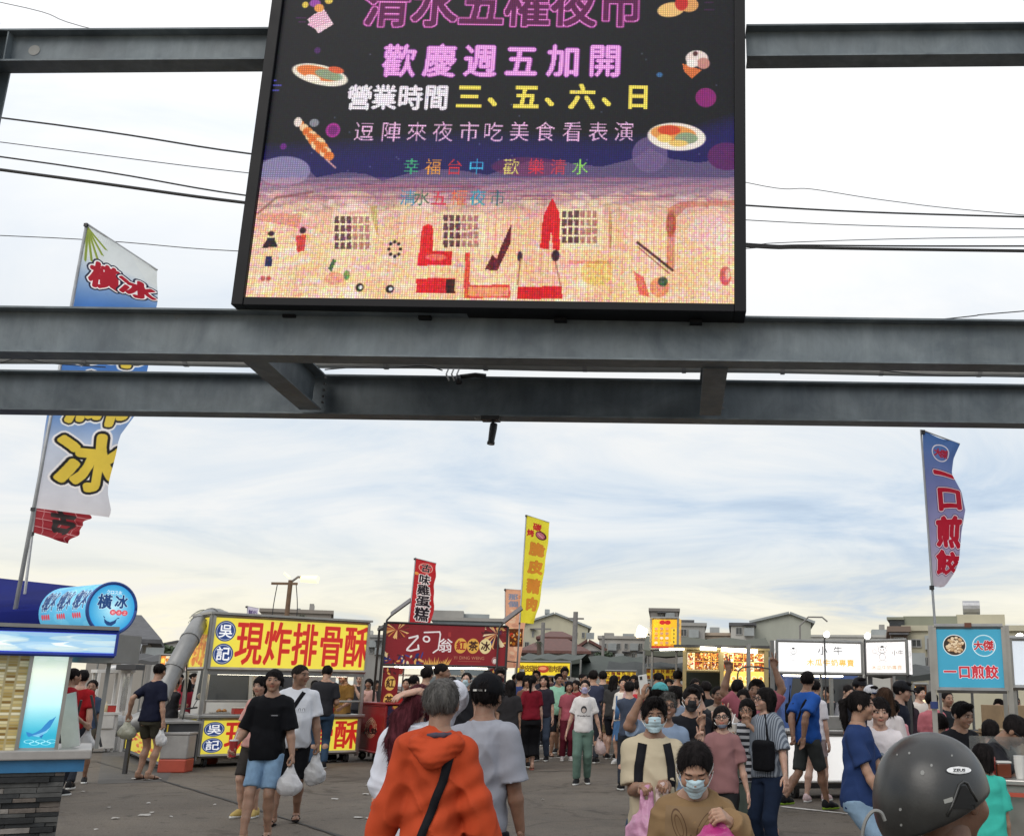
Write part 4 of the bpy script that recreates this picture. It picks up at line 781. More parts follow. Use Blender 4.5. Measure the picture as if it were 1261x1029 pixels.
# yellow flag
C = Canvas(120, 600, '#e9dc3c')
C.ch('碳', 62, 50, 44, '#c02c28', bold=2); C.ch('烤', 30, 92, 40, '#c02c28', bold=2); C.ell(84, 92, 26, 24, '#5a2430', 30); C.ell(82, 92, 20, 17, '#c87080', 30); C.line([(72, 84), (92, 102)], 3, '#f0c8c8')
for ch_, y in (('脆', 178), ('皮', 280), ('豬', 382), ('肉', 480)): C.ch(ch_, 68, y, 78, '#d88a30', bold=4, out='#b06a20', ow=1)
flag('feather_flag', 'tall bright yellow flag with orange characters in the centre of the sky', ((648, 635), (640, 766)), 24.0,
     [(0, 648, 634, 676, 643, 1), (.5, 643, 700, 671, 704, 1), (.8, 641, 742, 664, 746, 1), (1, 640, 766, 657, 768, .9)], C, amp=.04, r=.02, seed=3, back=None)
# red flag
C = Canvas(120, 420, '#c42a30'); C.ell(64, 50, 40, 34, '#f0b0a0', ring=4); C.ch('古', 64, 50, 56, '#281c20', bold=2, out='#f0d0c8', ow=2); C.ell(16, 96, 12, 10, '#f0a050')
for ch_, y in (('味', 130), ('雞', 200), ('蛋', 272), ('糕', 345)): C.ch(ch_, 64, y, 72, '#241c24', bold=2.5, out='#f4e8e4', ow=5)
flag('feather_flag', 'upright red flag with dark white-edged characters above the tea banner', ((512, 686), (502, 780)), 22.6,
     [(0, 511, 687, 539, 694, 1), (.4, 508, 718, 534, 722, 1), (.7, 505, 742, 533, 745, 1), (1, 502, 772, 529, 776, 1)], C, amp=.05, r=.018, seed=6)
# salmon banner
C = Canvas(110, 520, '#e6ac8c'); C.ch('那', 40, 60, 52, '#8890a8', bold=2); C.ch('個', 40, 118, 52, '#8890a8', bold=2); C.ch('年', 86, 60, 40, '#d07040', bold=1)
for y in range(150, 520, 22): C.ell(random.uniform(20, 90), y, 16, 9, random.choice(['#d88870', '#f0d0b0', '#c8907a', '#e8d8a0']), random.uniform(0, 90), .7)
C.food(20, 300, 96, 400, 4, 30)
flag('feather_flag', 'salmon pink banner hanging behind the tall yellow flag', ((622, 724), (622, 800)), 25.0, [(0, 622, 725, 650, 727, 1), (.5, 622, 765, 648, 765, 1), (1, 624, 822, 640, 822, .8)], C, amp=.04, r=.016, seed=8)
C = Canvas(80, 80, '#cfc8d8'); C.ctext('鮮奶', 40, 34, 30, '#5a4a78', bold=1); C.ell(40, 66, 14, 8, '#333344', ring=3)
flag('pennant', 'small lilac pennant poking up above the yellow fried rib sign', ((304, 745), (306, 762)), 24, [(0, 304, 746, 319, 749, 1), (1, 304, 762, 317, 763, 1)], C, amp=.02, r=.01, seed=9)
# ================================================================== STALLS
SS_ = mat('stainless_steel', (.36, .35, .33), .35, .75, var=.15, vscale=3); FG = mat('frame_grey', (.22, .22, .21), .5, .3); WP = mat('white_paint', (.62, .61, .58), .5, var=.1); DKG = mat('dark_canopy', (.045, .055, .045), .7, var=.3, vscale=1.5); RUB = mat('rubber', (.02, .02, .02), .8)
DRK = mat('dark_metal', (.05, .05, .052), .5, .3); CARD = mat('cardboard', (.33, .23, .13), .8, var=.15); TUBE = mat('fluorescent_tube', (1, .93, .75), .4, emit=9)
class ST_:
    def __init__(s, name, label, p0, p1, cat='stall', d=0):
        s.O = np.array([p0[0], p0[1]]); e = np.array([p1[0]-p0[0], p1[1]-p0[1]]); s.W = float(np.linalg.norm(e)); s.a = math.atan2(e[1], e[0])
        s.t = thing(name, (p0[0], p0[1], 0), label, cat, rz=s.a)
    def box(s, name, m, x0, x1, y0, y1, z0, z1, bev=0.0, par=None): b = MB(); b.box(x0, x1, y0, y1, z0, z1); return b.build(name, m, par or s.t, bev=bev)
    def tube(s, name, m, pts, r, n=8, par=None): b = MB(); b.tube(pts, r, n); return b.build(name, m, par or s.t, smooth=n > 6)
    def bar(s, name, m, a, c, w_, par=None):
        a = Vector(a); c = Vector(c); d = (c-a).normalized(); o = d.orthogonal().normalized(); p = d.cross(o); b = MB(); h = w_/2
        if abs(d.z) > .9: o = Vector((1, 0, 0)); p = Vector((0, 1, 0))
        v = [q+o*i*h+p*j*h for q in (a, c) for (i, j) in ((-1, -1), (1, -1), (1, 1), (-1, 1))]
        b.add(v, [(0, 1, 2, 3), (7, 6, 5, 4), (0, 4, 5, 1), (1, 5, 6, 2), (2, 6, 7, 3), (3, 7, 4, 0)]); return b.build(name, m, par or s.t)
    def panel(s, name, canvas, x0, x1, z0, z1, y=0.0, emit=.0, thick=.05, side=None, fm=None, fr=.0, label=None, rough=.4, img=None):
        """printed face; side=None faces the front, 'L' the left end (x is then y along the depth), 'R' the right end"""
        m = img or imgmat(name, canvas, emit, rough)
        if side is None: P = [(x0, y, z0), (x1, y, z0), (x1, y, z1), (x0, y, z1)]
        elif side == 'L': P = [(y, x1, z0), (y, x0, z0), (y, x0, z1), (y, x1, z1)]
        else: P = [(y, x0, z0), (y, x1, z0), (y, x1, z1), (y, x0, z1)]
        o = quadsheet(name, m, P, s.t, thick=thick)
        if fr:
            for (a, b_) in ((P[0], P[1]), (P[3], P[2]), (P[0], P[3]), (P[1], P[2])): s.bar('frame', fm or FG, a, b_, fr, par=o)
        if label: o['label'] = label
        return o
    def zt(s, u, v, x, y=0): c = s.wp(x, y); return at(u, v, c[1])[2]
    def hit(s, u, v, y=0):
        d = ray(u, v); ex = np.array([math.cos(s.a), math.sin(s.a)]); ey = np.array([-ex[1], ex[0]]); k = (y+(s.O-EYE[:2])@ey)/(d[:2]@ey); q = EYE+d*k
        return float((q[:2]-s.O)@ex), float(q[2])
    def wp(s, x, y): return np.array([s.O[0]+x*math.cos(s.a)-y*math.sin(s.a), s.O[1]+x*math.sin(s.a)+y*math.cos(s.a)])
    def wheel(s, x, y, r=.1):
        b = MB(); b.tube([(x-.03, y, r), (x+.03, y, r)], r, 14); w_ = b.build('wheel', RUB, s.t); b = MB(); b.tube([(x-.033, y, r), (x+.033, y, r)], r*.5, 10); b.build('hub', SS_, w_)

# ---------- yellow fried rib stall
g0 = gnd(242, 945); g1 = gnd(437, 938)
Y1 = ST_('food_stall', 'bright yellow fried pork rib stall with big red characters above and below its counter', g0, g1); Wd = Y1.W; ZT = Y1.zt(266, 757, 0); ZB = Y1.zt(262, 823, 0); CT = Y1.zt(244, 880, 0); D = 1.15
def ribs(w_, h_, big=True):
    C = Canvas(w_, h_, '#f3e04c')
    for cy_, ch_ in ((.29, '吳'), (.72, '記')): C.ell(w_*.075, h_*cy_, h_*.195, h_*.195, '#27407c'); C.ell(w_*.075, h_*cy_, h_*.17, h_*.17, '#ffffff', ring=1.5); C.ch(ch_, w_*.075, h_*cy_, h_*.27, '#ffffff', bold=1)
    for i, ch_ in enumerate('現炸排骨酥'): C.ch(ch_, w_*(.225+.174*i), h_*.5, h_*.88, '#c8281e', bold=2.6, sx=.62, out='#e87838', ow=1)
    C.rect(0, 0, w_, 3, '#d8c840'); return C
def ribside(w_, h_):
    C = Canvas(w_, h_, '#e8d440'); C.ell(w_*.28, h_*.17, w_*.13, w_*.17, '#303030', ring=3); C.ell(w_*.68, h_*.17, w_*.13, w_*.17, '#303030', ring=3)
    r = random.Random(3)
    for i in range(60): C.ell(r.uniform(w_*.15, w_*.85), r.uniform(h_*.38, h_*.92), w_*.09, w_*.06, r.choice(['#e08a2a', '#c86818', '#f0b040', '#d87820']), r.uniform(0, 180))
    C.ch('古', w_*.5, h_*.5, w_*.5, '#b06818', bold=1, al=.5); return C
RC_ = ribs(640, 200); RSd = ribside(140, 220); rimg = imgmat('rib_sign', RC_, .5, base=.7); rside = imgmat('rib_side', RSd, .35, base=.8)
Y1.panel('sign', None, -.02, Wd+.04, ZB, ZT, 0, fr=.055, fm=SS_, thick=.10, img=rimg); Y1.panel('side_sign', None, .06, D, ZB, ZT, -.06, side='L', fr=.05, fm=SS_, thick=.04, img=rside)
Y1.panel('counter_sign', None, .0, Wd, .2, CT-.06, 0, fr=.05, fm=SS_, thick=.05, img=rimg); Y1.panel('side_counter_sign', None, .06, D, .2, CT-.06, -.06, side='L', fr=.045, fm=SS_, thick=.04, img=rside)
for x in (-.05, Wd+.03): 
    for y in (.03, D): Y1.bar('post', SS_, (x, y, .12), (x, y, ZT+.02), .06)
Y1.bar('post', SS_, (.35, D, CT), (.35, D, ZB), .04)
Y1.box('countertop', SS_, -.1, Wd+.1, -.08, D+.03, CT-.05, CT, .008); Y1.box('counter_body', FG, .02, Wd-.02, .06, D-.05, .16, CT-.055)
Y1.box('top_tray', SS_, -.1, Wd+.1, -.05, D+.05, ZT+.02, ZT+.06); Y1.bar('rail', SS_, (0, .02, ZB-.28-.3), (Wd, .02, ZB-.58), .03); Y1.box('valance', FG, -.02, Wd+.02, 0, .06, ZB-.1, ZB-.04)
Y1.tube('light_tube', TUBE, [(.25, .3, ZB-.08), (Wd-.2, .3, ZB-.08)], .02)
for x in (.15, Wd-.15):
    for y in (.12, D-.12): Y1.wheel(x, y, .09)
def things_on(S, n, x0, x1, y0, y1, z, seed, kinds=('pan', 'box', 'bottle', 'tray')):
    r = random.Random(seed); names = {'pan': ('steel_pot', 'steel cooking pot', 'pot', SS_), 'box': ('plastic_tub', 'plastic tub', 'tub', None), 'bottle': ('sauce_bottle', 'sauce bottle', 'bottle', None), 'tray': ('food_tray', 'tray of fried food', 'tray', None)}
    out = []
    for i in range(n):
        k = r.choice(kinds); x = x0+(x1-x0)*(i+.5)/n+r.uniform(-.03, .03); y = r.uniform(y0, y1); p = S.wp(x, y); nm, lb, ct, m = names[k]; cn, cc = r.choice([('red', (.45, .04, .03)), ('white', (.6, .6, .58)), ('orange', (.6, .2, .03)), ('pale blue', (.25, .4, .5)), ('brown', (.22, .1, .04)), ('cream', (.55, .45, .28))])
        m = m or mat('tub_'+cn.replace(' ', '_'), cc, .5); b = MB(); t = thing(nm, (p[0], p[1], z), '', ct, rz=S.a)
        if k == 'pan': b.tube([(0, 0, 0), (0, 0, .13)], [.13, .15], 14); b.build('bowl', m, t); b = MB(); b.tube([(-.15, 0, .12), (-.21, 0, .13)], .012, 6); b.build('handle', DRK, t); cn = 'shiny'
        elif k == 'box': h = r.uniform(.1, .2); b.box(-.12, .12, -.09, .09, 0, h); b.build('tub', m, t, bev=.01); b = MB(); b.box(-.128, .128, -.098, .098, h, h+.02); b.build('lid', WP, t, bev=.004)
        elif k == 'bottle': b.tube([(0, 0, 0), (0, 0, .14), (0, 0, .17), (0, 0, .24)], [.038, .038, .018, .008], 10); b.build('bottle_body', m, t, smooth=True); b = MB(); b.tube([(0, 0, .165), (0, 0, .185)], .021, 8); b.build('cap', WP, t)
        else:
            b.box(-.16, .16, -.12, .12, 0, .03); b.build('tray_base', SS_, t); 
            for q in range(5): b = MB(); a_ = r.uniform(.03, .045); c = (r.uniform(-.11, .11), r.uniform(-.08, .08), .05); b.tube([(c[0]-a_, c[1], c[2]), (c[0], c[1]+.01, c[2]+.02), (c[0]+a_, c[1], c[2])], [a_*.5, a_*.8, a_*.4], 6); b.build('fried_piece', mat('fried_crust', (.34, .16, .05), .7, var=.4, vscale=30), t, smooth=True)
            cn = 'shallow'
        t['label'] = '%s %s on the %s' % (cn, lb, S.t['label'].split(' with ')[0][:50]); out.append((t, x, k))
    seen = {}
    for t, x, k in out: seen.setdefault(t['label'], []).append((x, t))
    for l_, g in seen.items():
        if len(g) > 1:
            g.sort(key=lambda q: q[0])
            for i, (x, t) in enumerate(g): t['label'] = ('leftmost', 'second from the left', 'third from the left', 'fourth from the left', 'fifth from the left', 'sixth from the left')[min(i, 5)]+' '+l_
things_on(Y1, 7, .3, Wd-.1, .25, .8, CT, 11)
# duct rising behind the stall
DU = mat('galvanised_duct', (.24, .24, .235), .45, .35, var=.25, vscale=2)
dq = [(146, 893, 18.0), (162, 892, 18.1), (181, 882, 18.2), (197, 858, 18.5), (215, 822, 18.8), (234, 787, 19.2), (246, 768, 19.9), (260, 759, 20.6), (276, 762, 21.2)]
dp = [at(*q) for q in dq]; t = thing('exhaust_duct', (dp[0][0], dp[0][1], 0), 'thick grey exhaust duct curving from the ground up to the yellow fried rib sign', 'duct'); b = cable(dp, .15); nb = MB()
pts = [Vector(q) for q in dp]; f = []
for i in range(len(pts)-1):
    p0 = pts[max(i-1, 0)]; p1 = pts[i]; p2 = pts[i+1]; p3 = pts[min(i+2, len(pts)-1)]
    for q in np.linspace(0, 1, 6, endpoint=False): f.append(.5*((2*p1)+(-p0+p2)*q+(2*p0-5*p1+4*p2-p3)*q*q+(-p0+3*p1-3*p2+p3)*q**3))
f.append(pts[-1]); nb.tube(f, .16, 16); o = nb.build('pipe', DU, t, smooth=True); o.location = -Vector((dp[0][0], dp[0][1], 0))
for k in (0, 12, 18, 24, 30, 36, 42):
    nb = MB(); d = (f[min(k+1, len(f)-1)]-f[max(0, k-1)]).normalized(); nb.tube([f[k]-d*.03, f[k]+d*.03], .175, 16); o = nb.build('collar', DU, t); o.location = -Vector((dp[0][0], dp[0][1], 0))
nb = MB(); c = Vector(dp[1]); nb.box(c.x-.03, c.x+.03, c.y-.03, c.y+.03, 0, c.z-.12); o = nb.build('stand', DRK, t); o.location = -Vector((dp[0][0], dp[0][1], 0))
# small yellow cart and crate beside the duct
g0 = gnd(152, 930); g1 = gnd(196, 950); SC = ST_('food_cart', 'low yellow cart printed with red blotches at the foot of the grey duct', g0, (g1[0], g1[1]-.0), 'cart')
C = Canvas(160, 200, '#e4cf3c'); r = random.Random(4)
for i in range(46): C.ell(r.uniform(10, 150), r.uniform(10, 190), 8, 6, r.choice(['#c83020', '#e06a20', '#b82818']), r.uniform(0, 180), .8)
SC.panel('panel', C, 0, SC.W, .12, .78, 0, emit=.15, fr=.05, fm=DRK); SC.box('body', DRK, .01, SC.W-.01, .055, .55, .1, .8); SC.box('worktop', SS_, -.03, SC.W+.03, -.03, .6, .8, .83)
for x in (.1, SC.W-.1): SC.wheel(x, .1, .06)
p = gnd(210, 951); t = thing('cooler_box', (p[0], p[1], 0), 'grey plastic box with red lower half standing right of the woman in navy', 'box', rz=.1)
b = MB(); b.box(-.23, .23, 0, .4, .0, .22); b.build('base', mat('red_plastic', (.42, .07, .04), .5), t, bev=.02); b = MB(); b.box(-.225, .225, .005, .395, .222, .62); b.build('tub', mat('grey_plastic', (.30, .29, .28), .5), t, bev=.02)
b = MB(); b.box(-.24, .24, -.01, .41, .62, .66); b.build('lid', mat('grey_plastic', (.3, .29, .28), .5), t, bev=.01)
# ---------- trucks
def truck(name, label, p, rz, cabc, w_=1.7, L_=4.2, H_=1.9, box=True, boxc=None):
    t = thing(name, (p[0], p[1], 0), label, 'truck', rz=rz); m = mat('truck_paint_'+name+str(cabc[0]), cabc, .35, var=.06, coat=.3); q = L_
    b = MB(); b.prism([(-w_/2, .45), (w_/2, .45), (w_/2, 1.15), (w_/2-.12, H_), (-w_/2+.12, H_), (-w_/2, 1.15)], 'y', 0.08, 1.45); b.build('cab', m, t, bev=.05)
    b = MB(); b.add([(-w_/2+.14, .072, 1.15), (w_/2-.14, .072, 1.15), (w_/2-.22, .072, H_-.12), (-w_/2+.22, .072, H_-.12)], [(0, 1, 2, 3)]); b.build('windscreen', GLASS, t)
    for sg in (-1, 1):
        b = MB(); b.add([(sg*(w_/2+.004), .35, 1.16), (sg*(w_/2+.004), 1.2, 1.16), (sg*(w_/2-.095), 1.2, H_-.1), (sg*(w_/2-.095), .5, H_-.1)], [(0, 1, 2, 3)]); b.build('side_window', GLASS, t)
        b = MB(); b.box(sg*(w_/2+.16)-.05, sg*(w_/2+.16)+.05, .1, .14, 1.2, 1.55); b.build('mirror', DRK, t, bev=.01)
        b = MB(); b.box(sg*(w_/2-.25)-.13, sg*(w_/2-.25)+.13, .04, .09, .68, .84); b.build('headlight', mat('lamp_glass', (.5, .5, .48), .1), t, bev=.02)
        for yy in (.75, L_-.8):
            b = MB(); b.tube([(sg*(w_/2-.15)-.09, yy, .31), (sg*(w_/2-.15)+.09, yy, .31)], .31, 18); wh = b.build('wheel', RUB, t); b = MB(); b.tube([(sg*(w_/2-.15)-.095, yy, .31), (sg*(w_/2-.15)+.095, yy, .31)], .16, 12); b.build('rim', SS_, wh)
    b = MB(); b.box(-w_/2+.02, w_/2-.02, .02, .12, .35, .58); b.build('bumper', FG, t, bev=.02); b = MB(); b.box(-w_/2+.1, w_/2-.1, 1.5, L_, .45, .62); b.build('chassis', DRK, t)
    if box: b = MB(); b.box(-w_/2-.04, w_/2+.04, 1.55, L_, .64, H_+.25); b.build('cargo_box', boxc or m, t, bev=.03)
    return t
p = Y1.wp(.95, 2.3); truck('parked_truck', 'white truck cab showing under the yellow fried rib sign', p, R(-22), (.50, .50, .48), H_=2.15, L_=2.5)
p = at(1006, 900, 19.5); truck('parked_truck', 'blue truck parked behind the white ox drink stall', (p[0]+.2, 19.6), R(14), (.05, .10, .28), H_=1.85, box=True, boxc=mat('truck_tarp_blue', (.10, .17, .33), .6))
# ---------- dark red cart with lace emblem
g0 = gnd(437, 934); g1 = gnd(470, 941); RCt = ST_('drink_cart', 'glossy dark red cart with pale lace emblem right of the yellow rib stall', g0, g1, 'cart')
C = Canvas(160, 300, '#8c1016'); 
for k in range(3): C.ell(80, 150, 14+k*9, 44+k*10, '#c8b490', ring=1.6)
r = random.Random(9)
for i in range(26): a = i*.483; C.ell(80+30*math.cos(a), 150+52*math.sin(a), 6, 7, '#d6c4a0', ring=1.3); C.ell(80+18*math.cos(a), 150+30*math.sin(a), 4, 5, '#d6c4a0', ring=1.2)
C.ctext('八卦', 80, 168, 40, '#2a0a0a', bold=2); C.ell(80, 92, 9, 12, '#d6c4a0', ring=2)
RCt.panel('panel', C, 0, RCt.W, .2, 1.1, 0, emit=.0, fr=.03, fm=mat('deep_red', (.25, .012, .015), .35), thick=.04, rough=.25)
C = Canvas(120, 200, '#241a3c'); r = random.Random(2)
for i in range(40): C.ell(r.uniform(0, 120), r.uniform(0, 200), 12, 8, r.choice(['#503078', '#a02838', '#e0a040', '#304a90', '#1a1030']), r.uniform(0, 180))
RCt.panel('side_panel', C, .03, .65, .2, 1.1, RCt.W+.02, side='R', thick=.03); RCt.box('body', mat('deep_red', (.25, .012, .015), .35), .0, RCt.W-.02, .045, .66, .16, 1.12, .02); RCt.box('top', mat('deep_red', (.25, .012, .015), .35), -.03, RCt.W+.04, -.03, .7, 1.12, 1.16, .015)
for x in (.08, RCt.W-.08): RCt.wheel(x, .12, .08)
# ---------- black tea stall
pA = at(471, 822, 22.0); pB = at(622, 826, 22.9)
T1 = ST_('tea_stall', 'dark red black-tea stall with a wide banner of gold and blue flowers', pA, pB); W2 = T1.W; zt = T1.zt(472, 766, 0); zb = T1.zt(472, 818, 0)
C = Canvas(760, 250, '#8a1822')
r = random.Random(12)
for i in range(70): x = r.uniform(0, 240) if i % 3 else r.uniform(600, 760); y = 250-abs(r.gauss(0, 38)) if i % 3 else r.uniform(0, 130); C.ell(x, y, r.uniform(8, 22), r.uniform(4, 8), r.choice(['#1c2c6c', '#2a3f92', '#e8b060', '#5a0e14', '#3a1030', '#f0d8a8']), r.uniform(0, 180))
for i in range(24): a = r.uniform(0, 6.28); C.poly([(70+10*math.cos(a), 40), (70+78*math.cos(a), 40+58*math.sin(a)), (70+70*math.cos(a+.2), 40+50*math.sin(a+.2))], r.choice(['#efc07a', '#d88a40', '#6a1018'])); C.poly([(690, 45), (690+88*math.cos(a), 55+90*math.sin(a)), (690+76*math.cos(a+.25), 55+80*math.sin(a+.25))], r.choice(['#4a0c12', '#e8b070', '#7a1018', '#f2dcb0']))
for i in range(16): C.poly([(250+i*9, 250), (240+i*12, 190+r.uniform(0, 30)), (262+i*9, 250)], '#e8b458')
C.line([(146, 88), (196, 74), (198, 84), (140, 152), (138, 160), (160, 164), (208, 152), (204, 130)], 11, '#f4eeee'); C.ell(252, 92, 24, 20, '#f4eeee', ring=9, rot=20); C.line([(236, 52), (330, 46), (336, 60), (330, 150), (300, 172)], 9, '#f4eeee'); C.ch('翁', 372, 128, 88, '#f4eeee', bold=1.5)
C.rect(386, 46, 402, 74, '#a83030')
for i, ch_ in enumerate('紅茶冰'): C.ell(468+78*i, 126, 39, 46, '#e9b24c' if i < 2 else '#f0dca0'); C.ch(ch_, 468+78*i, 126, 60, '#3c1208' if i else '#a02018', bold=2)
C.ctext('YI DING WENG', 525, 198, 27, '#c8906a', bold=.6); C.rect(455, 218, 600, 220, '#b87858'); C.ell(690, 212, 19, 21, '#ece0d8', ring=2); C.ell(690, 214, 13, 15, '#f0e6e0')
T1.panel('banner', C, 0, W2, zb, zt, 0, emit=.08, thick=.04, fr=.035, fm=DRK, rough=.5)
C = Canvas(70, 260, '#7c1018'); 
for i, ch_ in enumerate('紅茶冰'): C.ell(35, 60+66*i, 23, 28, '#eac060'); C.ch(ch_, 35, 60+66*i, 38, '#3c1208', bold=1)
for i in range(14): C.ell(random.uniform(0, 70), random.uniform(0, 26) if i % 2 else random.uniform(232, 260), 8, 4, random.choice(['#e8b458', '#4a0c12', '#1c2c6c']), 30*i)
pim = imgmat('post_panel', C, .12)
for x in (.02, W2-.34): T1.panel('post_panel', None, x, x+.33, zb-1.45, zb-.05, .05, thick=.05, img=pim)
for x in (-.02, W2+.02):
    for y in (.08, 1.4): T1.bar('post', DRK, (x, y, 0), (x, y, zt), .05)
T1.box('counter', mat('deep_red', (.25, .012, .015), .35), 0, W2, .15, .75, .1, 1.0, .01); T1.box('shelf', WP, .2, W2-.2, 1.1, 1.4, 1.35, 1.39); T1.box('shelf', WP, .2, W2-.2, 1.1, 1.4, 1.7, 1.74); T1.box('roof', DRK, -.05, W2+.05, .1, 1.6, zt-.1, zt-.04); T1.tube('light_tube', TUBE, [(.3, .5, zb-.03), (W2-.3, .5, zb-.03)], .02)
things_on(T1, 6, .5, W2-.4, .3, .5, 1.0, 21, ('box', 'bottle', 'pan'))
def solar(u, v, Y, label, fl=1):
    p = at(u, v, Y); t = thing('solar_lamp', (p[0], Y, 0), label, 'lamp'); M = Matrix.Translation((0, 0, p[2])) @ Matrix.Rotation(R(-38*fl), 4, 'Y') @ Matrix.Rotation(R(25), 4, 'X')
    b = MB(); b.box(-.24, .24, -.02, .02, -.02, .02); b = MB(); b.box(-.25, .25, -.15, .15, 0, .03, M); b.build('solar_panel', mat('solar_brown', (.06, .045, .04), .35), t, bev=.005)
    b = MB(); b.tube([(-.1*fl, 0, p[2]-.06), (-.28*fl, 0, p[2]-.26), (-.30*fl, 0, zt-.1), ], .022, 6); b.tube([(-.3*fl, 0, zt-.1), (-.3*fl, 0, 0)], .022, 6); b.build('arm', DRK, t)
solar(494, 748, 22.0, 'angled brown solar lamp at the left end of the red tea banner'); solar(632, 757, 22.8, 'angled brown solar lamp at the right end of the red tea banner')
# ---------- stalls in the middle background
def canopy(name, label, u0, u1, vt, vb, Y, m, depth=3.5, posts=True, drop=.25, sg=.06):
    p = at(u0, vb, Y); q = at(u1, vb, Y); zt_ = at((u0+u1)/2, vt, Y)[2]; W = q[0]-p[0]; t = thing(name, (p[0], Y, 0), label, 'canopy'); b = MB(); z = p[2]
    n = 12; vv = []
    for i in range(n+1):
        sag = sg*math.sin(math.pi*i/n*3)**2
        vv += [(W*i/n, -.02, z-sag*.6), (W*i/n, 0, z+drop*.5-sag), (W*i/n, depth*.5, zt_+.1-sag), (W*i/n, depth, z+drop*.4-sag)]
    ff = [(4*i+j, 4*i+4+j, 4*i+5+j, 4*i+1+j) for i in range(n) for j in range(3)]; b.add(vv, ff); b.build('cover', m, t)
    if posts:
        for x in ((0.02, W-.02) if posts is True else (0.02,)):
            for y in (0, depth): b = MB(); b.tube([(x, y, 0), (x, y, z+.1)], .03, 6); b.build('post', FG, t)
    return t, W, z
canopy('canopy', 'dark green awning above the yellow snack banner', 640, 716, 806, 815, 30, DKG)
canopy('canopy', 'wide black-green awning in the middle distance right of the yellow snack banner', 700, 792, 808, 833, 32, DKG, 4)
canopy('canopy', 'large dark olive awning spanning behind the lit photo menus', 792, 952, 784, 806, 25, mat('olive_canopy', (.075, .08, .055), .7, var=.2, vscale=1), 4)
canopy('canopy', 'lower black awning under the yellow menu tower', 745, 846, 817, 836, 28, mat('black_canopy', (.02, .024, .022), .7), 3)
NV = mat('navy_canopy', (.010, .016, .13), .9, var=.2, vscale=1, spec=.1); q_ = [at(-200, 762, 11.0), at(58, 751, 11.2), at(106, 723, 13.4), at(-200, 690, 13.4)]; t = thing('canopy', (q_[0][0], 11.0, 0), 'navy blue gazebo roof behind the ice stall sign', 'canopy'); b = MB(); n_ = 14; vv = []
for i in range(n_+1):
    a_ = Vector(q_[0]).lerp(Vector(q_[1]), i/n_); c_ = Vector(q_[3]).lerp(Vector(q_[2]), i/n_); vv += [a_-Vector((0, .0, .16+.012*math.sin(i*2.1))), a_, a_.lerp(c_, .5)-Vector((0, 0, .05+.02*math.sin(i*.9))), c_]
b.add([(v.x-q_[0][0], v.y-11.0, v.z) for v in vv], [(4*i+j, 4*i+4+j, 4*i+5+j, 4*i+1+j) for i in range(n_) for j in range(3)]); b.build('cover', NV, t, smooth=True); b = MB(); b.tube([(.0, .1, 0), (.0, .1, q_[0][2])], .03, 6); b.build('post', FG, t); b = MB(); b.tube([(q_[2][0]-q_[0][0]-.1, 2.4, 0), (q_[2][0]-q_[0][0]-.1, 2.4, q_[2][2])], .025, 6); b.build('post', FG, t)
canopy('canopy', 'black low awning between the ox sign and the blue dumpling sign', 1100, 1252, 822, 836, 20, mat('black_canopy', (.02, .024, .022), .7), 3)
canopy('canopy', 'dark awning far left behind the scooters', 120, 200, 806, 816, 34, mat('dark_awning', (.05, .05, .05), .7), 3)
canopy('canopy', 'pink awning between the grey duct and the yellow stall', 218, 246, 800, 822, 27, mat('pink_canopy', (.55, .30, .30), .7), 2)
def board(u0, v0, u1, v1, Y, canvas, label, emit=.3, name='menu_board', legs=True, cat='sign', th=.08, fr=.04, fm=None, yaw=0.0, vb=None):
    p = at(u0, v1, Y); q = at(u1, v0, Y); s_ = ST_(name, label, (p[0], Y), (q[0], Y+(q[0]-p[0])*math.tan(yaw)), cat); s_.panel('face', canvas, 0, s_.W, p[2], q[2], 0, emit=emit, thick=th, fr=fr, fm=fm)
    if legs:
        for x in (.03, s_.W-.03): s_.bar('leg', fm or FG, (x, .05, 0), (x, .05, p[2]), .04)
    return s_
C = Canvas(340, 80, '#e8cc30')
for i, ch_ in enumerate('脆皮碳烤 豬肉香腸'): C.ch(ch_, 32+i*34, 38, 38, '#6a4a10', bold=1.5) if ch_ != ' ' else None
C.ell(168, 40, 34, 20, '#a83828'); C.ell(164, 36, 24, 10, '#d88a60'); C.rect(0, 0, 340, 4, '#fff08a')
board(636, 815, 703, 832, 27, C, 'long bright yellow snack banner with a red emblem in its middle', .5)
def menu(w_, h_, bg, seed, cols=6, rows=3, fc='#6a3010'):
    C = Canvas(w_, h_, bg); r = random.Random(seed)
    for i in range(cols):
        for j in range(rows): x = w_*(i+.5)/cols; y = h_*(j+.5)/rows; C.ch(r.choice('雞排魷魚花枝丸大腸香肉圓豆腐湯麵'), x, y, min(w_/cols, h_/rows)*.85, fc, bold=1)
    return C
board(745, 826, 784, 843, 27.5, menu(240, 110, '#d8b828', 3), 'yellow text menu below the black-green awning', .35); board(795, 823, 837, 837, 27.5, menu(240, 90, '#c8a428', 5, 7, 2), 'dim yellow text menu left of the lit photo menu stall', .25)
board(792, 840, 801, 862, 23, Canvas(40, 110, '#f0e6d8').food(5, 5, 35, 100, 3), 'narrow lit poster beside the raised phone', .5)
C = Canvas(200, 240, '#eab21e'); C.ell(84, 34, 22, 17, '#b81c18'); C.ell(124, 34, 22, 17, '#b81c18'); r = random.Random(8)
for i in range(4):
    for j in range(4): C.ell(40+i*40, 82+j*36, 13, 10, r.choice(['#d8c8b8', '#b88a70', '#8a6a8a', '#d89a60'])); C.ctext(r.choice(['雞排', '花枝', '魷魚']), 40+i*40, 98+j*36, 12, '#7a2010')
C.rect(150, 76, 190, 200, '#e8c030'); 
for j in range(4): C.ch('$35'[j % 3], 170, 92+j*30, 20, '#202020', bold=1)
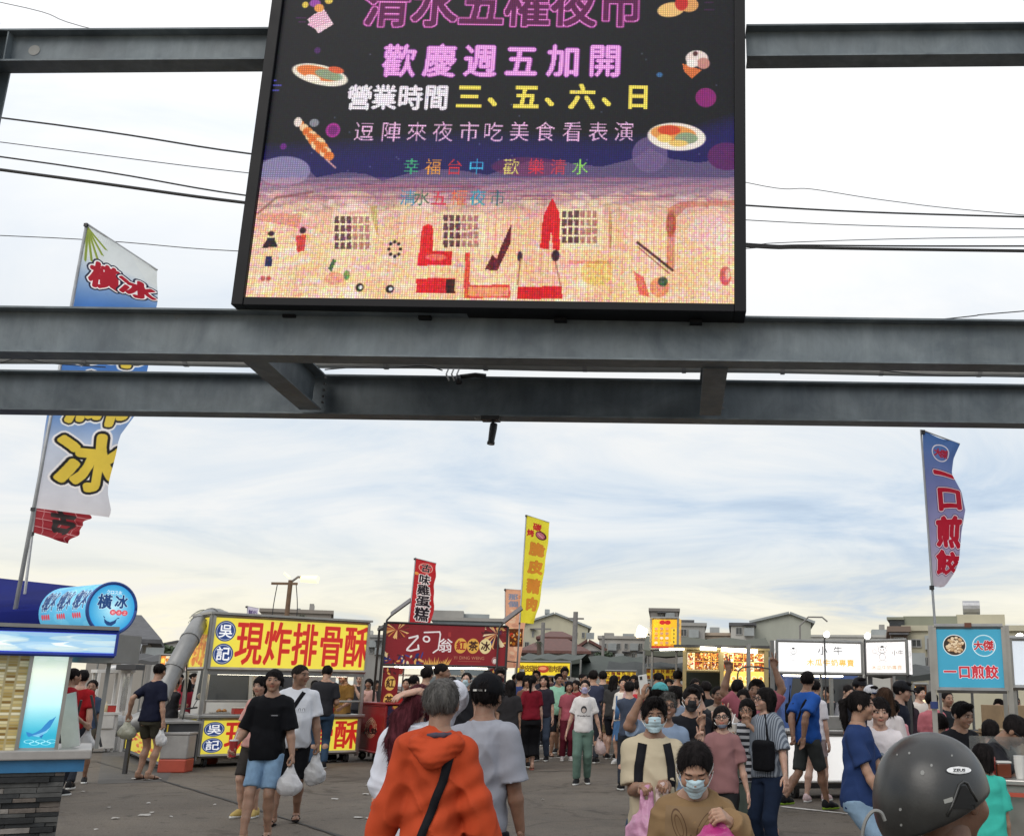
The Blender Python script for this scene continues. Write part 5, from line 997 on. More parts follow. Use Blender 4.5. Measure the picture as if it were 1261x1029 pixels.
C.rect(0, 214, 200, 240, '#a81c14'); 
mt = board(801, 761, 835, 799, 21.5, C, 'tall yellow menu tower with small dish pictures above the awnings', .4, 'menu_tower', th=.5, yaw=R(-8))
p = at(786, 777, 21.4); t = thing('spotlight', (p[0], p[1], 0), 'glaring warm spotlight at the left edge of the yellow menu tower', 'lamp'); b = MB(); b.tube([(0, 0, p[2]), (.16, .05, p[2]-.03)], [.13, .08], 12); b.build('lamp_head', mat('warm_glare', (1, .72, .35), .4, emit=14), t); b = MB(); b.tube([(.16, .05, p[2]-.03), (.3, .15, p[2]-.1), (.3, .15, 0)], .02, 6); b.build('stand', DRK, t)
# ---------- lit photo menu stall
pA = at(842, 850, 20.0); pB = at(945, 850, 20.0); M1 = ST_('food_stall', 'dark framed snack stall with two glowing photo menus of fried food', pA, pB); W3 = M1.W
def Mx(u): return at(u, 820, 20.0)[0]-pA[0]
def Mz(v, u=890): return at(u, v, 20.0)[2]
C = Canvas(300, 160, '#e8a040'); 
for i in range(4): C.food(6+i*74, 8, 74+i*74, 76, 10+i, 40); C.food(6+i*74, 82, 74+i*74, 152, 20+i, 40)
M1.panel('photo_menu', C, Mx(845), Mx(886), Mz(826), Mz(802), 0, emit=.6, fr=.04, fm=mat('yellow_lit_frame', (.35, .27, .12), .5))
C = Canvas(320, 270, '#f6c860')
for i in range(4): C.food(6+i*78, 8, 80+i*78, 76, 30+i, 50); C.food(6+i*78, 82, 80+i*78, 150, 40+i, 50)
for i in range(6): C.ell(30+i*52, 205, 20, 20, '#f8e8a8'); C.ell(30+i*52, 205, 13, 13, random.choice(['#c87a30', '#d89a50']))
C.rect(0, 240, 320, 262, '#fae08a')
M1.panel('photo_menu', C, Mx(890), Mx(942), Mz(845), Mz(802), .01, emit=.7, fr=.04, fm=mat('yellow_lit_frame', (.35, .27, .12), .5))
for u in (843, 889, 944): M1.bar('post', mat('yellow_lit_frame', (.35, .27, .12), .5), (Mx(u), 0, 0), (Mx(u), 0, Mz(798)), .07)  # yellow lamp light on the posts is put into this frame colour
M1.box('rail', mat('yellow_lit_frame', (.35, .27, .12), .5), -.3, W3+.1, -.05, .05, Mz(800), Mz(797.5)); M1.box('roof', DRK, -.2, W3+.1, 0, 2.0, Mz(797), Mz(794))
M1.tube('light_tube', TUBE, [(Mx(862), -.12, Mz(798.5)), (Mx(882), -.12, Mz(799))], .03); M1.tube('light_tube', TUBE, [(Mx(888), -.12, Mz(799.5)), (Mx(932), -.12, Mz(801.5))], .035); M1.tube('light_tube', TUBE, [(Mx(812), -.12, Mz(801)), (Mx(842), -.12, Mz(800))], .015)
M1.box('counter', mat('dark_green_panel', (.04, .06, .05), .5), .0, W3, .1, .7, 0, .95); M1.box('back_panel', mat('dark_green_panel', (.04, .06, .05), .5), 0, W3, 1.8, 1.85, 0, 2.4); M1.box('side_drape', DKG, W3+.12, W3+.5, .1, .2, 0, Mz(790)); things_on(M1, 5, .2, W3-.2, .2, .5, .95, 31)
# ---------- white ox drink stall
pA = at(957, 828, 15.6); pB = at(1062, 833, 15.9); O1 = ST_('drink_stall', 'white papaya milk stall with a drawn little ox on glowing signs', pA, pB); W4 = O1.W
def ox(C, x, y, s_, c='#888888'):      # plain line drawing of a small calf
    C.ell(x, y, 15*s_, 13*s_, c, ring=1.6); C.ell(x, y+5*s_, 8*s_, 6*s_, c, ring=1.2); C.ell(x-5*s_, y-3*s_, 1.6*s_, 2*s_, c); C.ell(x+5*s_, y-3*s_, 1.6*s_, 2*s_, c); C.line([(x-12*s_, y-9*s_), (x-17*s_, y-16*s_)], 1.6, c); C.line([(x+12*s_, y-9*s_), (x+17*s_, y-16*s_)], 1.6, c); C.ell(x, y-13*s_, 6*s_, 4*s_, '#444444')
    C.ell(x, y+26*s_, 11*s_, 14*s_, c, ring=1.6); C.line([(x-9*s_, y+20*s_), (x-24*s_, y+10*s_)], 1.6, c); C.ell(x-28*s_, y+4*s_, 7*s_, 8*s_, c, ring=1.4); C.line([(x-8*s_, y+40*s_), (x-14*s_, y+44*s_)], 1.6, c); C.line([(x+8*s_, y+40*s_), (x+16*s_, y+43*s_)], 1.6, c)
C = Canvas(420, 170, '#fbfaf8'); ox(C, 80, 56, 1.2, '#8c8c8c'); C.ctext('小 牛', 262, 48, 50, '#333338', bold=.8, gap=4); C.ctext('木瓜牛奶專賣', 262, 112, 38, '#e8b860', bold=1.2, gap=2)
O1.panel('sign', C, 0, W4, O1.zt(957, 828, 0), O1.zt(957, 788, 0), 0, emit=.6, fr=.035, fm=FG, thick=.15)
C = Canvas(220, 190, '#f4f0ee'); ox(C, 92, 54, 1.5, '#404040'); C.ctext('小牛', 172, 70, 32, '#404040', bold=.8); C.ctext('木瓜牛奶專賣', 112, 152, 27, '#c8a078', bold=.8)
p2 = O1.wp(W4+.06, 0); q2 = at(1117, 832, 15.4); zq = (O1.zt(1068, 830, W4), O1.zt(1068, 789, W4))
O1.t.name = 'drink_stall'; E1 = ST_('side_sign', 'smaller white ox sign with black line calf right of the wide one', p2, (q2[0], 15.35), 'sign'); E1.panel('face', C, 0, E1.W, zq[0], zq[1], 0, emit=.55, fr=.035, fm=FG, thick=.12)
for x in (.03, E1.W-.03): E1.bar('leg', DRK, (x, .06, 0), (x, .06, zq[0]), .05)
for x in (-.05, W4+.0):
    for y in (.08, 1.3): O1.bar('post', FG, (x, y, 0), (x, y, O1.zt(957, 788, 0)), .055)
O1.bar('post', FG, (W4*.52, .05, 1.0), (W4*.52, .05, O1.zt(957, 830, 0)), .03)
C = Canvas(400, 220, '#f4f3f0'); C.ell(300, 110, 36, 52, '#d8d6d0', ring=2); ox(C, 120, 70, 1.3, '#b8b4ac')
zc = O1.zt(1010, 912, .8, 0); O1.panel('counter_sign', C, .05, W4+.1, .24, .88, -.25, emit=.55, fr=.03, fm=SS_, thick=.05); O1.box('countertop', SS_, -.05, W4+.15, -.3, .6, .9, .95, .01); O1.box('counter_back', SS_, -.02, W4+.1, -.18, .5, .3, .89); O1.box('warmer', SS_, .8, W4+.1, .15, .6, .95, 1.14, .01); O1.box('chassis', DRK, .1, W4, -.1, .5, .14, .26)
for x in (.25, W4-.2): O1.wheel(x, .0, .12)
O1.tube('light_tube', TUBE, [(.2, .3, O1.zt(957, 830, 0)), (W4-.2, .3, O1.zt(957, 830, 0))], .02)
for u, v, Y in ((1018, 781, 15.5), (1068, 783, 15.5), (1255, 784, 13.5)):
    p = at(u, v, Y); t = thing('spot_lamp', (p[0], p[1], 0), {1018: 'small bright lamp on the top edge of the wide ox sign', 1068: 'small bright lamp between the two ox signs', 1255: 'small bright lamp at the right edge of the picture'}[u], 'lamp'); b = MB(); b.tube([(0, 0, p[2]+.0), (0, -.07, p[2]+.02)], [.045, .03], 10); b.build('bulb', mat('cool_glare', (1, .98, .94), .4, emit=10), t); b = MB(); b.tube([(0, .24, 0), (0, .24, p[2]-.05), (0, 0, p[2]-.01)], .012, 6); b.build('bracket', DRK, t)
p = O1.wp(W4-.12, .3); t = thing('milk_jug', (p[0], p[1], 1.14), 'white rounded container on the ox stall counter left of the ponytailed woman', 'container'); b = MB(); b.tube([(0, 0, 0), (0, 0, .12), (.02, 0, .2)], [.1, .12, .08], 14); b.build('jug', WP, t, smooth=True); b = MB(); b.tube([(.1, 0, .05), (.17, 0, .1), (.1, 0, .16)], .015, 6); b.build('handle', WP, t)
# ---------- blue dumpling stall at the right
pA = at(1154, 850, 9.3); pB = at(1240, 851, 9.15); B1 = ST_('dumpling_stall', 'blue dumpling stall sign on steel posts with a round photo of dumplings', pA, pB); W5 = B1.W; zb, zt2 = B1.zt(1154, 849, 0), B1.zt(1152, 771, 0)
C = Canvas(330, 310, '#3a9cbc'); C.ell(95, 92, 56, 52, '#e4e8e8'); C.ell(95, 92, 52, 48, '#2a1c14'); r = random.Random(3)
for i in range(60):
    a, q = r.uniform(0, 6.28), r.uniform(0, 42); x, y = 95+q*math.cos(a), 92+q*.9*math.sin(a); C.ell(x, y+2, 9, 7, '#8a6038'); C.ell(x, y, 8, 6, r.choice(['#d8c0a0', '#e8d4b4', '#c8a880'])); C.line([(x-4, y), (x+4, y)], 1, '#a08058')
C.ell(236, 94, 56, 53, '#d8eaf0', ring=4); C.ell(236, 94, 50, 47, '#6ab4cc', ring=1.5); C.ch('大', 208, 94, 46, '#b01c28', bold=2, out='#f4e8e8', ow=2); C.ch('傑', 256, 94, 52, '#b01c28', bold=2, out='#f4e8e8', ow=2)
for i, ch_ in enumerate('一口煎餃'): C.ch(ch_, 66+i*66, 222, 66, '#c02434', bold=2.2, out='#f6e6ea', ow=2.6, sx=.95)
B1.panel('sign', C, 0, W5, zb, zt2, 0, emit=.25, fr=.035, fm=SS_, thick=.06)
for x in (-.03, W5+.03): B1.bar('post', SS_, (x, .03, 0), (x, .03, zt2+.01), .045)
B1.bar('post', SS_, (W5+.03, 1.0, 0), (W5+.03, 1.0, zt2), .04)
b = MB(); b.tube([(-.03, -.0, zb-.16), (-.03, .0, zb-.10)], .035, 8); b.build('blue_clamp', mat('blue_strap', (.02, .04, .15), .6), B1.t); B1.box('hinge', mat('rust', (.15, .06, .04), .8), W5*.5-.03, W5*.5+.03, -.03, .02, zt2-.01, zt2+.03)
p0 = at(1188, 952, 8.4); p1 = at(1330, 960, 8.1); K1 = ST_('serving_counter', 'stainless steel serving counter at the lower right corner', (p0[0], 8.4), (p1[0], 8.1), 'counter'); K1.box('worktop', SS_, 0, K1.W, 0, .9, .82, .86, .008); K1.box('cabinet', SS_, .04, K1.W-.03, .04, .85, .12, .815); K1.box('splash_guard', mat('clear_acrylic', (.55, .58, .58), .1, trans=.85, alpha=.6), .0, K1.W, .5, .506, .86, 1.16)
for x in (.1, K1.W-.1): K1.wheel(x, .1, .06)
K1.box('red_rail', mat('red_plastic', (.42, .07, .04), .5), .02, K1.W, -.02, 0, .74, .77)
def prop(name, label, cat, p, build): t = thing(name, (p[0], p[1], p[2]), label, cat); build(t); return t
def sauce(t, c, r=.035, h=.15):
    b = MB(); b.tube([(0, 0, 0), (0, 0, h), (0, 0, h+.03)], [r, r, r*.5], 12); b.build('bottle_body', c, t, smooth=True); b = MB(); b.tube([(0, 0, h+.03), (0, 0, h+.09)], [r*.42, .004], 8); b.build('nozzle', c, t)
q = at(1221, 952, 8.5); prop('sauce_bottle', 'pink topped dark red squeeze bottle on the steel counter', 'bottle', (q[0], 8.5, .86), lambda t: sauce(t, mat('sauce_red', (.35, .05, .04), .35)))
q = at(1238, 952, 8.45); prop('sauce_jar', 'square jar of dark soy sauce beside the squeeze bottle', 'jar', (q[0], 8.5, .86), lambda t: (MB().box(-.055, .055, -.04, .04, 0, .11).build('jar_body', mat('soy_glass', (.12, .03, .015), .1), t, bev=.01), MB().box(-.057, .057, -.042, .042, .112, .125).build('lid', WP, t)))
q = at(1256, 952, 8.45); prop('cup_stack', 'stack of white paper cups on the steel counter', 'cups', (q[0], 8.45, .86), lambda t: [MB().tube([(0, 0, .02*k), (0, 0, .02*k+.09)], [.03, .042], 14).build('cup', WP, t) for k in range(5)])
q = at(1222, 975, 8.3); prop('plant_pot', 'small green leafy plant hanging at the left side of the counter', 'plant', (q[0]-.05, 8.36, .70), lambda t: ([MB().add([(0, 0, .0), (.05*math.cos(a)-.02, .05*math.sin(a), .05), (.10*math.cos(a), .10*math.sin(a), .06+.05*math.sin(a*3)), (.06*math.cos(a+.4), .06*math.sin(a+.4), .04)], [(0, 1, 2, 3)]).build('leaf', mat('bright_leaf', (.10, .25, .04), .5), t) for a in [k*.7 for k in range(14)]], MB().tube([(0, 0, -.08), (0, 0, .01)], [.035, .045], 10).build('pot', DRK, t)))
# stack of cardboard boxes, translucent light panel, far right
for i, (u, v, Y, w_, h_, lb) in enumerate(((1243, 905, 11.5, .40, .2, 'open brown cardboard box behind the white shirted child'), (1250, 898, 12.2, .5, .25, 'brown cardboard box with red printing, second of the pile'), (1252, 868, 13, .45, .9, 'tall stack-high brown cardboard carton at the right edge'))):
    p = at(u, v, Y); t = thing('cardboard_box', (p[0], Y, max(0, p[2]-h_)), lb, 'box', rz=.2*i); b = MB(); b.box(-w_/2, w_/2, 0, .4, 0, h_); b.build('carton', CARD, t, bev=.005)
    for sg in ((-1, 1) if i == 0 else ()): b = MB(); M = Matrix.Translation((sg*w_/2, .2, h_)) @ Matrix.Rotation(R(75*sg), 4, 'Y'); b.box(-.005, .005, -.2, .2, 0, .12, M); b.build('flap', CARD, t)
    if max(0, p[2]-h_) > .1: b = MB(); b.box(-w_/2-.02, w_/2+.02, -.02, .42, -.04, -.003); b.build('table_top', WP, t); b = MB(); b.box(-.04, .04, .1, .3, -(p[2]-h_), -.04); b.build('table_leg', FG, t)
C = Canvas(120, 400, '#dfe6ee'); C.rect(0, 0, 120, 20, '#f4f6fa'); C.rect(56, 0, 62, 400, '#b8c4d0')
board(1247, 786, 1285, 846, 11.0, C, 'pale glowing blank light box at the right edge beside the blue dumpling sign', .45, 'light_box', fm=SS_)
# ---------- ice stall at the left
YI = gnd(112, 934, .92)[1]; pR = at(112, 934, YI); IA = R(29); pL = (pR[0]-2.3*math.cos(IA), YI-2.3*math.sin(IA)); I1 = ST_('ice_stall', 'shaved ice stall with stone clad counter and glowing whale light box', pL, (pR[0], YI)); W6 = I1.W
def Ix(u, v=860, dy=0): return I1.hit(u, v, dy)[0]
def Iz(u, v, dy=0): return I1.hit(u, v, dy)[1]
I1.box('countertop', mat('counter_laminate', (.34, .32, .30), .35), -.1, W6, -.04, .95, .92, .99, .01); I1.box('blue_fascia', mat('blue_fascia', (.03, .16, .33), .4), -.1, W6-.04, .0, .9, .83, .919)
I1.box('base_core', DRK, .0, W6-.17, .05, .8, .0, .83)
STN = [mat('slate_%s' % n, c, .75, var=.35, vscale=9, bump=.8, bscale=25) for n, c in (('dark', (.03, .032, .033)), ('grey', (.075, .075, .072)), ('brown', (.12, .10, .085)), ('pale', (.22, .20, .18)), ('black', (.015, .016, .017)))]
r = random.Random(5); z = .335
while z < .82:
    h = r.uniform(.028, .045); x = -.02
    while x < W6-.16:
        l_ = r.uniform(.12, .42); x1_ = min(x+l_, W6-.155); pr_ = r.uniform(.0, .03); b = MB(); b.box(x, x1_-.003, .02-pr_, .07, z, z+h-.003); b.build('stone', r.choices(STN, (5, 5, 3, 1.2, 4))[0], I1.t, bev=.002); x = x1_
    z += h
for k in range(5): 
    zz = .05+k*.058; b = MB(); b.box(-.02, W6-.16, .0, .05, zz, zz+.022); b.build('slat', STN[4], I1.t)
I1.box('kick_panel', mat('slot_white', (.4, .42, .45), .5), .05, .6, .04, .048, .06, .3); I1.box('kick_panel', mat('slot_white', (.4, .42, .45), .5), 1.25, 1.33, .03, .048, .06, .3); I1.bar('foot_rail', SS_, (W6-.16, -.02, .12), (W6-.02, -.1, .02), .03)  # plain pale panels showing between the kick slats
# whale light box
C = Canvas(180, 420, '#8fc8c8')
for y in range(0, 420, 2):
    k = y/420; a, b2, c3, d4 = hexc('#a8c4bc'), hexc('#e8f0dc'), hexc('#b8e4e8'), hexc('#2aa0bc'); c = a*(1-k/.2)+b2*k/.2 if k < .2 else (b2*(1-(k-.2)/.35)+c3*(k-.2)/.35 if k < .55 else (c3*(1-(k-.55)/.3)+d4*(k-.55)/.3 if k < .85 else d4)); C.rect(0, y, 180, y+2, c)
for i in range(20): C.ell(random.uniform(0, 180), random.uniform(10, 90), 26, 9, '#dfe8e0', 0, .25)
C.poly([(46, 348), (60, 352), (76, 346), (96, 334), (112, 314), (128, 296), (140, 292), (156, 280), (146, 304), (136, 326), (118, 346), (98, 358), (76, 364), (58, 362), (46, 366), (36, 358), (30, 344), (40, 346)], '#2a78b4'); C.poly([(96, 350), (112, 356), (104, 372), (92, 360)], '#1f66a4'); C.poly([(60, 360), (90, 366), (126, 346), (136, 326), (120, 340), (90, 352)], '#8cc8e0', .7)
for i in range(5): C.ell(50+i*26, 384+(i % 2)*8, 24, 8, '#c8ecf0', 0, .6, ring=2)
I1.panel('whale_light_box', C, Ix(31), Ix(79), .99, Iz(60, 800), -.0, emit=.6, fr=.025, fm=SS_, thick=.16)
# mosaic wall
C = Canvas(240, 330, '#b8aa80'); r = random.Random(6)
for i in range(24):
    for j in range(33): C.rect(i*10+1, j*10+1, i*10+9, j*10+9, r.choice(['#d8c890', '#a88c48', '#e8dcb0', '#8a6a30', '#c8b070', '#f0e8c8', '#b09858']))
I1.panel('mosaic_wall', C, 0.05, Ix(29), .99, Iz(20, 806), .03, emit=.05, thick=.1, rough=.25)
# top light strip
C = Canvas(520, 110, '#8fb8d8')
for i in range(60): C.ell(random.uniform(0, 520), random.uniform(20, 90), 40, 12, random.choice(['#e8ecd8', '#b8d8e8', '#6aa8d0', '#dfe8e0']), 0, .4)
for x in (210, 330, 420): C.poly([(x, 60), (x+30, 50), (x+18, 62), (x+40, 74), (x+8, 70)], '#f4f8f0', .8)
C.rect(0, 0, 520, 12, '#1c2fb8'); C.rect(0, 98, 520, 110, '#1c2fb8')
for x in range(4, 520, 9): C.ell(x, 6, 2.4, 2.4, '#7c8cff'); C.ell(x, 104, 2.4, 2.4, '#7c8cff')
I1.panel('top_light_strip', C, 0.05, Ix(133), Iz(70, 806), Iz(70, 776), -.1, emit=.5, thick=.1, fr=.02, fm=mat('blue_trim', (.01, .03, .25), .4))
I1.box('top_shelf', FG, 0.05, Ix(134), -.12, .3, Iz(70, 776)+.012, Iz(70, 776)+.04)
for x in (Ix(33), Ix(128)): I1.bar('post', FG, (x, .1, .99), (x, .1, Iz(70, 776)), .03)
C = Canvas(400, 90, '#2a1418'); C.ctext('鮮果冰糖水甜湯', 200, 46, 54, '#c0282c', bold=1.5, out='#f0e8e8', ow=2); p = at(-40, 772, 12.6); 
board(-40, 748, 52, 772, 12.4, C, 'dark hanging banner with red characters under the navy gazebo', .05, 'hanging_banner', th=.01, fr=0)
# cylinder lightbox sign
c1 = Vector(at(137, 749, YI+.0)); rad = 31.0/F*np.dot(np.array(c1)-EYE, fw); axd = Vector((-.86, .50, -.02)).normalized(); ln = .66
cyl = thing('cylinder_sign', (c1.x, c1.y, c1.z-rad), 'glowing blue drum shaped ice sign lying on top of the ice stall', 'sign')
C = Canvas(300, 300, '#38a4d4'); 
for i in range(150, 0, -3): k = i/150; C.ell(150, 150, i, i, hexc('#bfe8f0')*(1-k)+hexc('#2a96cc')*k)
C.ell(150, 150, 149, 149, '#1a4a9c', ring=6); C.ctext('クロス氷', 150, 52, 27, '#ffffff', bold=.5); C.ch('橫', 98, 112, 92, '#143c70', bold=3.5, out='#e0f4f8', ow=2); C.ch('冰', 202, 106, 84, '#143c70', bold=3.5, out='#e0f4f8', ow=2)
for i, ch_ in enumerate('剉冰王'): C.ell(158+38*i, 172, 19, 17, '#d04a58'); C.ch(ch_, 158+38*i, 172, 22, '#fbe4e4')
C.poly([(108, 212), (128, 226), (150, 232), (172, 222), (190, 208), (184, 236), (160, 254), (132, 252), (114, 236)], '#143c70'); C.line([(112, 208), (104, 200)], 5, '#143c70'); C.line([(190, 208), (202, 204)], 5, '#143c70')
fm_ = imgmat('drum_face', C, .6); n = 40; e1 = axd.cross(Vector((0, 0, 1))).normalized(); e1 = -e1 if e1.x < 0 else e1; e2 = Vector((0, 0, 1)); e2 = (e2-axd*e2.dot(axd)).normalized(); cc0 = Vector((0, 0, rad))
me = bpy.data.meshes.new('face'); me.from_pydata([cc0+(e1*math.cos(a)+e2*math.sin(a))*rad*.97-axd*.012 for a in [2*math.pi*k/n for k in range(n)]], [], [tuple(range(n))]); uv = me.uv_layers.new(name='UVMap').data
for k in range(n): uv[k].uv = (.5+.5*math.cos(2*math.pi*k/n), .5+.5*math.sin(2*math.pi*k/n))
me.update(); link('face', me, fm_, cyl)
C = Canvas(800, 420, '#5cb4dc'); 
for i in range(50): C.ell(random.uniform(0, 800), random.uniform(0, 420), 70, 30, random.choice(['#8fd4ec', '#3a98cc', '#6cc0e4']), 0, .3)
for k in range(3):
    x = 120+k*260; C.ch('橫', x-30, 210, 120, '#163e74', bold=4, out='#dff2f8', ow=3, rot=0); C.ch('冰', x+80, 210, 110, '#163e74', bold=4, out='#dff2f8', ow=3)
    for q in range(4): C.ell(x-60+q*36, 120, 16, 16, '#d04a58')
bm_ = imgmat('drum_body', C, .45, rep=True); me = bpy.data.meshes.new('body'); vv = []; 
for j in (0, 1): vv += [cc0+axd*ln*j+(e1*math.cos(a)+e2*math.sin(a))*rad for a in [2*math.pi*k/n for k in range(n+1)]]
me.from_pydata(vv, [], [(k, k+1, n+2+k, n+1+k) for k in range(n)]+[tuple(range(n+1, 2*n+2))]); uv = me.uv_layers.new(name='UVMap').data; li = 0
for k in range(n):
    for (a, j) in ((k, 0), (k+1, 0), (k+1, 1), (k, 1)): uv[li].uv = (1-j, a/n*2.0+.62); li += 1
me.update(); me.shade_smooth(); link('body', me, bm_, cyl)
b = MB(); b.tube([cc0-axd*.02, cc0+axd*.03], rad*1.03, 40, cap=False); b.tube([cc0+axd*(ln-.03), cc0+axd*(ln+.01)], rad*1.03, 40, cap=False); b = MB(); 
for k in range(n): pass
b.tube([cc0+(e1*math.cos(a)+e2*math.sin(a))*rad-axd*.01 for a in [2*math.pi*k/n for k in range(n+1)]], .012, 6); b.build('rim', mat('drum_rim', (.03, .08, .3), .4), cyl, smooth=True)
b = MB(); b.box(-.25, .1, -.05, .35, -.22, .0); b.build('cradle', FG, cyl)
# easel board on the ice counter
p = at(98, 905, YI+.3); t = thing('easel_board', (p[0], YI+.3, .99), 'small white board leaning against its stand on the ice stall counter', 'board'); b = MB(); M = Matrix.Rotation(R(-14), 4, 'Y'); b.box(-.07, .07, -.1, -.085, 0, .42, M); b.build('board', WP, t); b = MB(); b.tube([(.07, -.05, .4), (.16, .05, 0)], .01, 6); b.build('leg', DRK, t); b = MB(); b.tube([(-.1, .05, .0), (-.02, -.02, .36)], .01, 6); b.build('leg', DRK, t)
# white kiosk behind
KY = float(gnd(140, 927)[1])+.0; k0 = at(106, 925, KY); k1 = at(150, 925, KY+.5); K2 = ST_('white_kiosk', 'white framed glass kiosk behind the ice stall counter', (k0[0], KY), (k1[0], KY+.5), 'kiosk')
def Kz(v): return at(135, v, KY)[2]
for x in (.03, .5, K2.W-.03): K2.bar('post', WP, (x, 0, 0), (x, 0, Kz(826)), .05); K2.bar('post', WP, (x, .4, 0), (x, .4, Kz(826)), .05)
K2.box('counter', WP, .0, K2.W*.72, -.1, .4, .08, Kz(880), .01); K2.box('shelf', WP, -.03, K2.W+.03, -.03, .45, Kz(828), Kz(824)); K2.box('worktop', WP, -.03, K2.W*.8, -.14, .45, Kz(880), Kz(877)); K2.box('glass_side', mat('clear_acrylic', (.55, .58, .58), .1, trans=.85, alpha=.6), .5, K2.W-.05, -.01, 0.0, Kz(875), Kz(832)); K2.box('drawer', WP, .1, K2.W*.6, -.13, -.1, .5, .8, .01)
K2.tube('vent_pipe', mat('silver_duct', (.4, .4, .4), .4, .5), [(.25, .3, Kz(824)), (.55, .3, Kz(822)), (.75, .3, Kz(812)), (.82, .3, Kz(790))], [.1, .09, .1, .09], 10)
things_on(K2, 3, .1, K2.W*.7, .05, .3, Kz(877), 41, ('box', 'bottle')); 
p = at(150, 818, KY); t = thing('storage_bin', (p[0], KY+.05, Kz(824)), 'dark box on the white kiosk roof', 'box'); b = MB(); b.box(-.15, .3, 0, .4, 0, .12); b.build('bin', DRK, t, bev=.01)
# ---------- scooters
def scooter(p, rz, c, label, nm, mir=True):
    t = thing('parked_scooter', (p[0], p[1], 0), label, 'scooter', rz=rz, group='scooters parked among the stalls'); m = mat('scooter_'+nm, c, .3, coat=.5)
    for y in (-.62, .6):
        b = MB(); b.tube([(-.05, y, .25), (.05, y, .25)], .25, 18); w_ = b.build('wheel', RUB, t); b = MB(); b.tube([(-.055, y, .25), (.055, y, .25)], .13, 12); b.build('rim', SS_, w_)
    b = MB(); b.prism([(-.02, .35), (.25, .30), (.75, .38), (.85, .66), (.3, .70), (.18, .45)], 'x', -.15, .15); b.build('rear_body', m, t, bev=.04)
    b = MB(); b.prism([(-.15, .22), (.3, .22), (.3, .31), (-.22, .31)], 'x', -.17, .17); b.build('floorboard', DRK, t, bev=.01); b = MB(); b.prism([(-.30, .28), (-.2, .28), (-.34, .92), (-.46, .92), (-.5, .6)], 'x', -.17, .17); b.build('front_shield', m, t, bev=.04)
    b = MB(); b.prism([(.15, .71), (.2, .8), (.5, .78), (.8, .84), (.84, .72)], 'x', -.13, .13); b.build('seat', BLK, t, bev=.03); b = MB(); b.tube([(0, -.36, .9), (0, -.62, .25)], .03, 8); b.build('fork', DRK, t)
    b = MB(); b.tube([(-.34, -.26, 1.0), (-.15, -.36, .98), (.15, -.36, .98), (.34, -.26, 1.0)], .018, 8); b.build('handlebar', DRK, t); b = MB(); b.tube([(0, -.46, .86), (0, -.52, .86)], [.1, .08], 12); b.build('headlight', mat('lamp_glass', (.5, .5, .48), .1), t)
    for sg in ((-1, 1) if mir else ()): b = MB(); b.tube([(sg*.25, -.3, 1.0), (sg*.33, -.34, 1.2)], .008, 6); b.build('mirror_stem', DRK, t); b = MB(); b.tube([(sg*.35, -.345, 1.23), (sg*.35, -.33, 1.23)], .06, 12); b.build('mirror', SS_, t)
    return t
for i, (u, Y, rz, c, lb, nm) in enumerate(((214, 22, .6, (.35, .35, .34), 'silver scooter parked left of the yellow fried rib stall', 'silver'), (226, 23.5, 1.1, (.3, .03, .03), 'red scooter half hidden beside the yellow stall', 'red'), (206, 24.5, -.4, (.04, .05, .06), 'black scooter behind the grey duct', 'black'), (236, 25.5, .3, (.5, .48, .46), 'white scooter nearest the white truck', 'white'), (1224, 14, -.9, (.04, .04, .045), 'black scooter behind the blue dumpling sign post', 'black'), (1204, 15.5, -.5, (.62, .5, .03), 'bright yellow scooter behind the man in glasses', 'yellow'))):
    p = at(u, 900, Y); scooter(p, rz, c, lb, nm)
for (u, v, Y, nm, c, lb) in ((208, 858, 21.0, 'dark', (.03, .03, .035), 'dark open umbrella lying over the scooters'), (430, 812, 27, 'green', (.25, .6, .15), 'bright green inflated toy hanging behind the yellow stall')):
    p = at(u, v, Y); t = thing('umbrella' if nm == 'dark' else 'balloon', (p[0], Y, p[2]), lb, 'umbrella' if nm == 'dark' else 'balloon'); b = MB(); b.tube([(0, 0, -.28), (0, 0, -.1), (0, 0, .12), (0, 0, .26)], [.05, .16, .14, .03], 12); b.build('body', mat('toy_'+nm, c, .4), t, smooth=True); b = MB(); b.tube([(0, 0, -.28), (0, 0, -p[2])], .008, 5); b.build('string', BLK, t)
C = Canvas(160, 90, '#e8c8c0'); C.ctext('臭豆腐', 80, 44, 44, '#b03028', bold=1.5); board(222, 790, 262, 826, 30, C, 'pale pink sign behind the grey duct', .2)
C = Canvas(160, 100, '#e88838'); C.food(60, 8, 152, 92, 6, 40); C.ctext('燒', 30, 50, 44, '#f4e060', bold=2); board(196, 806, 216, 820, 26, C, 'small orange food sign left of the grey duct', .4)
C = Canvas(140, 160, '#f0d8b0'); C.food(10, 10, 130, 100, 9, 50); C.ctext('湯包', 70, 128, 34, '#903020', bold=1); board(1126, 842, 1142, 872, 18.5, C, 'warm glowing poster between the ox sign and the blue dumpling sign', .8); board(1108, 845, 1118, 870, 18.6, Canvas(60, 140, '#e8e0d8').food(5, 10, 55, 90, 14), 'narrow pale poster right of the smaller ox sign', .4)

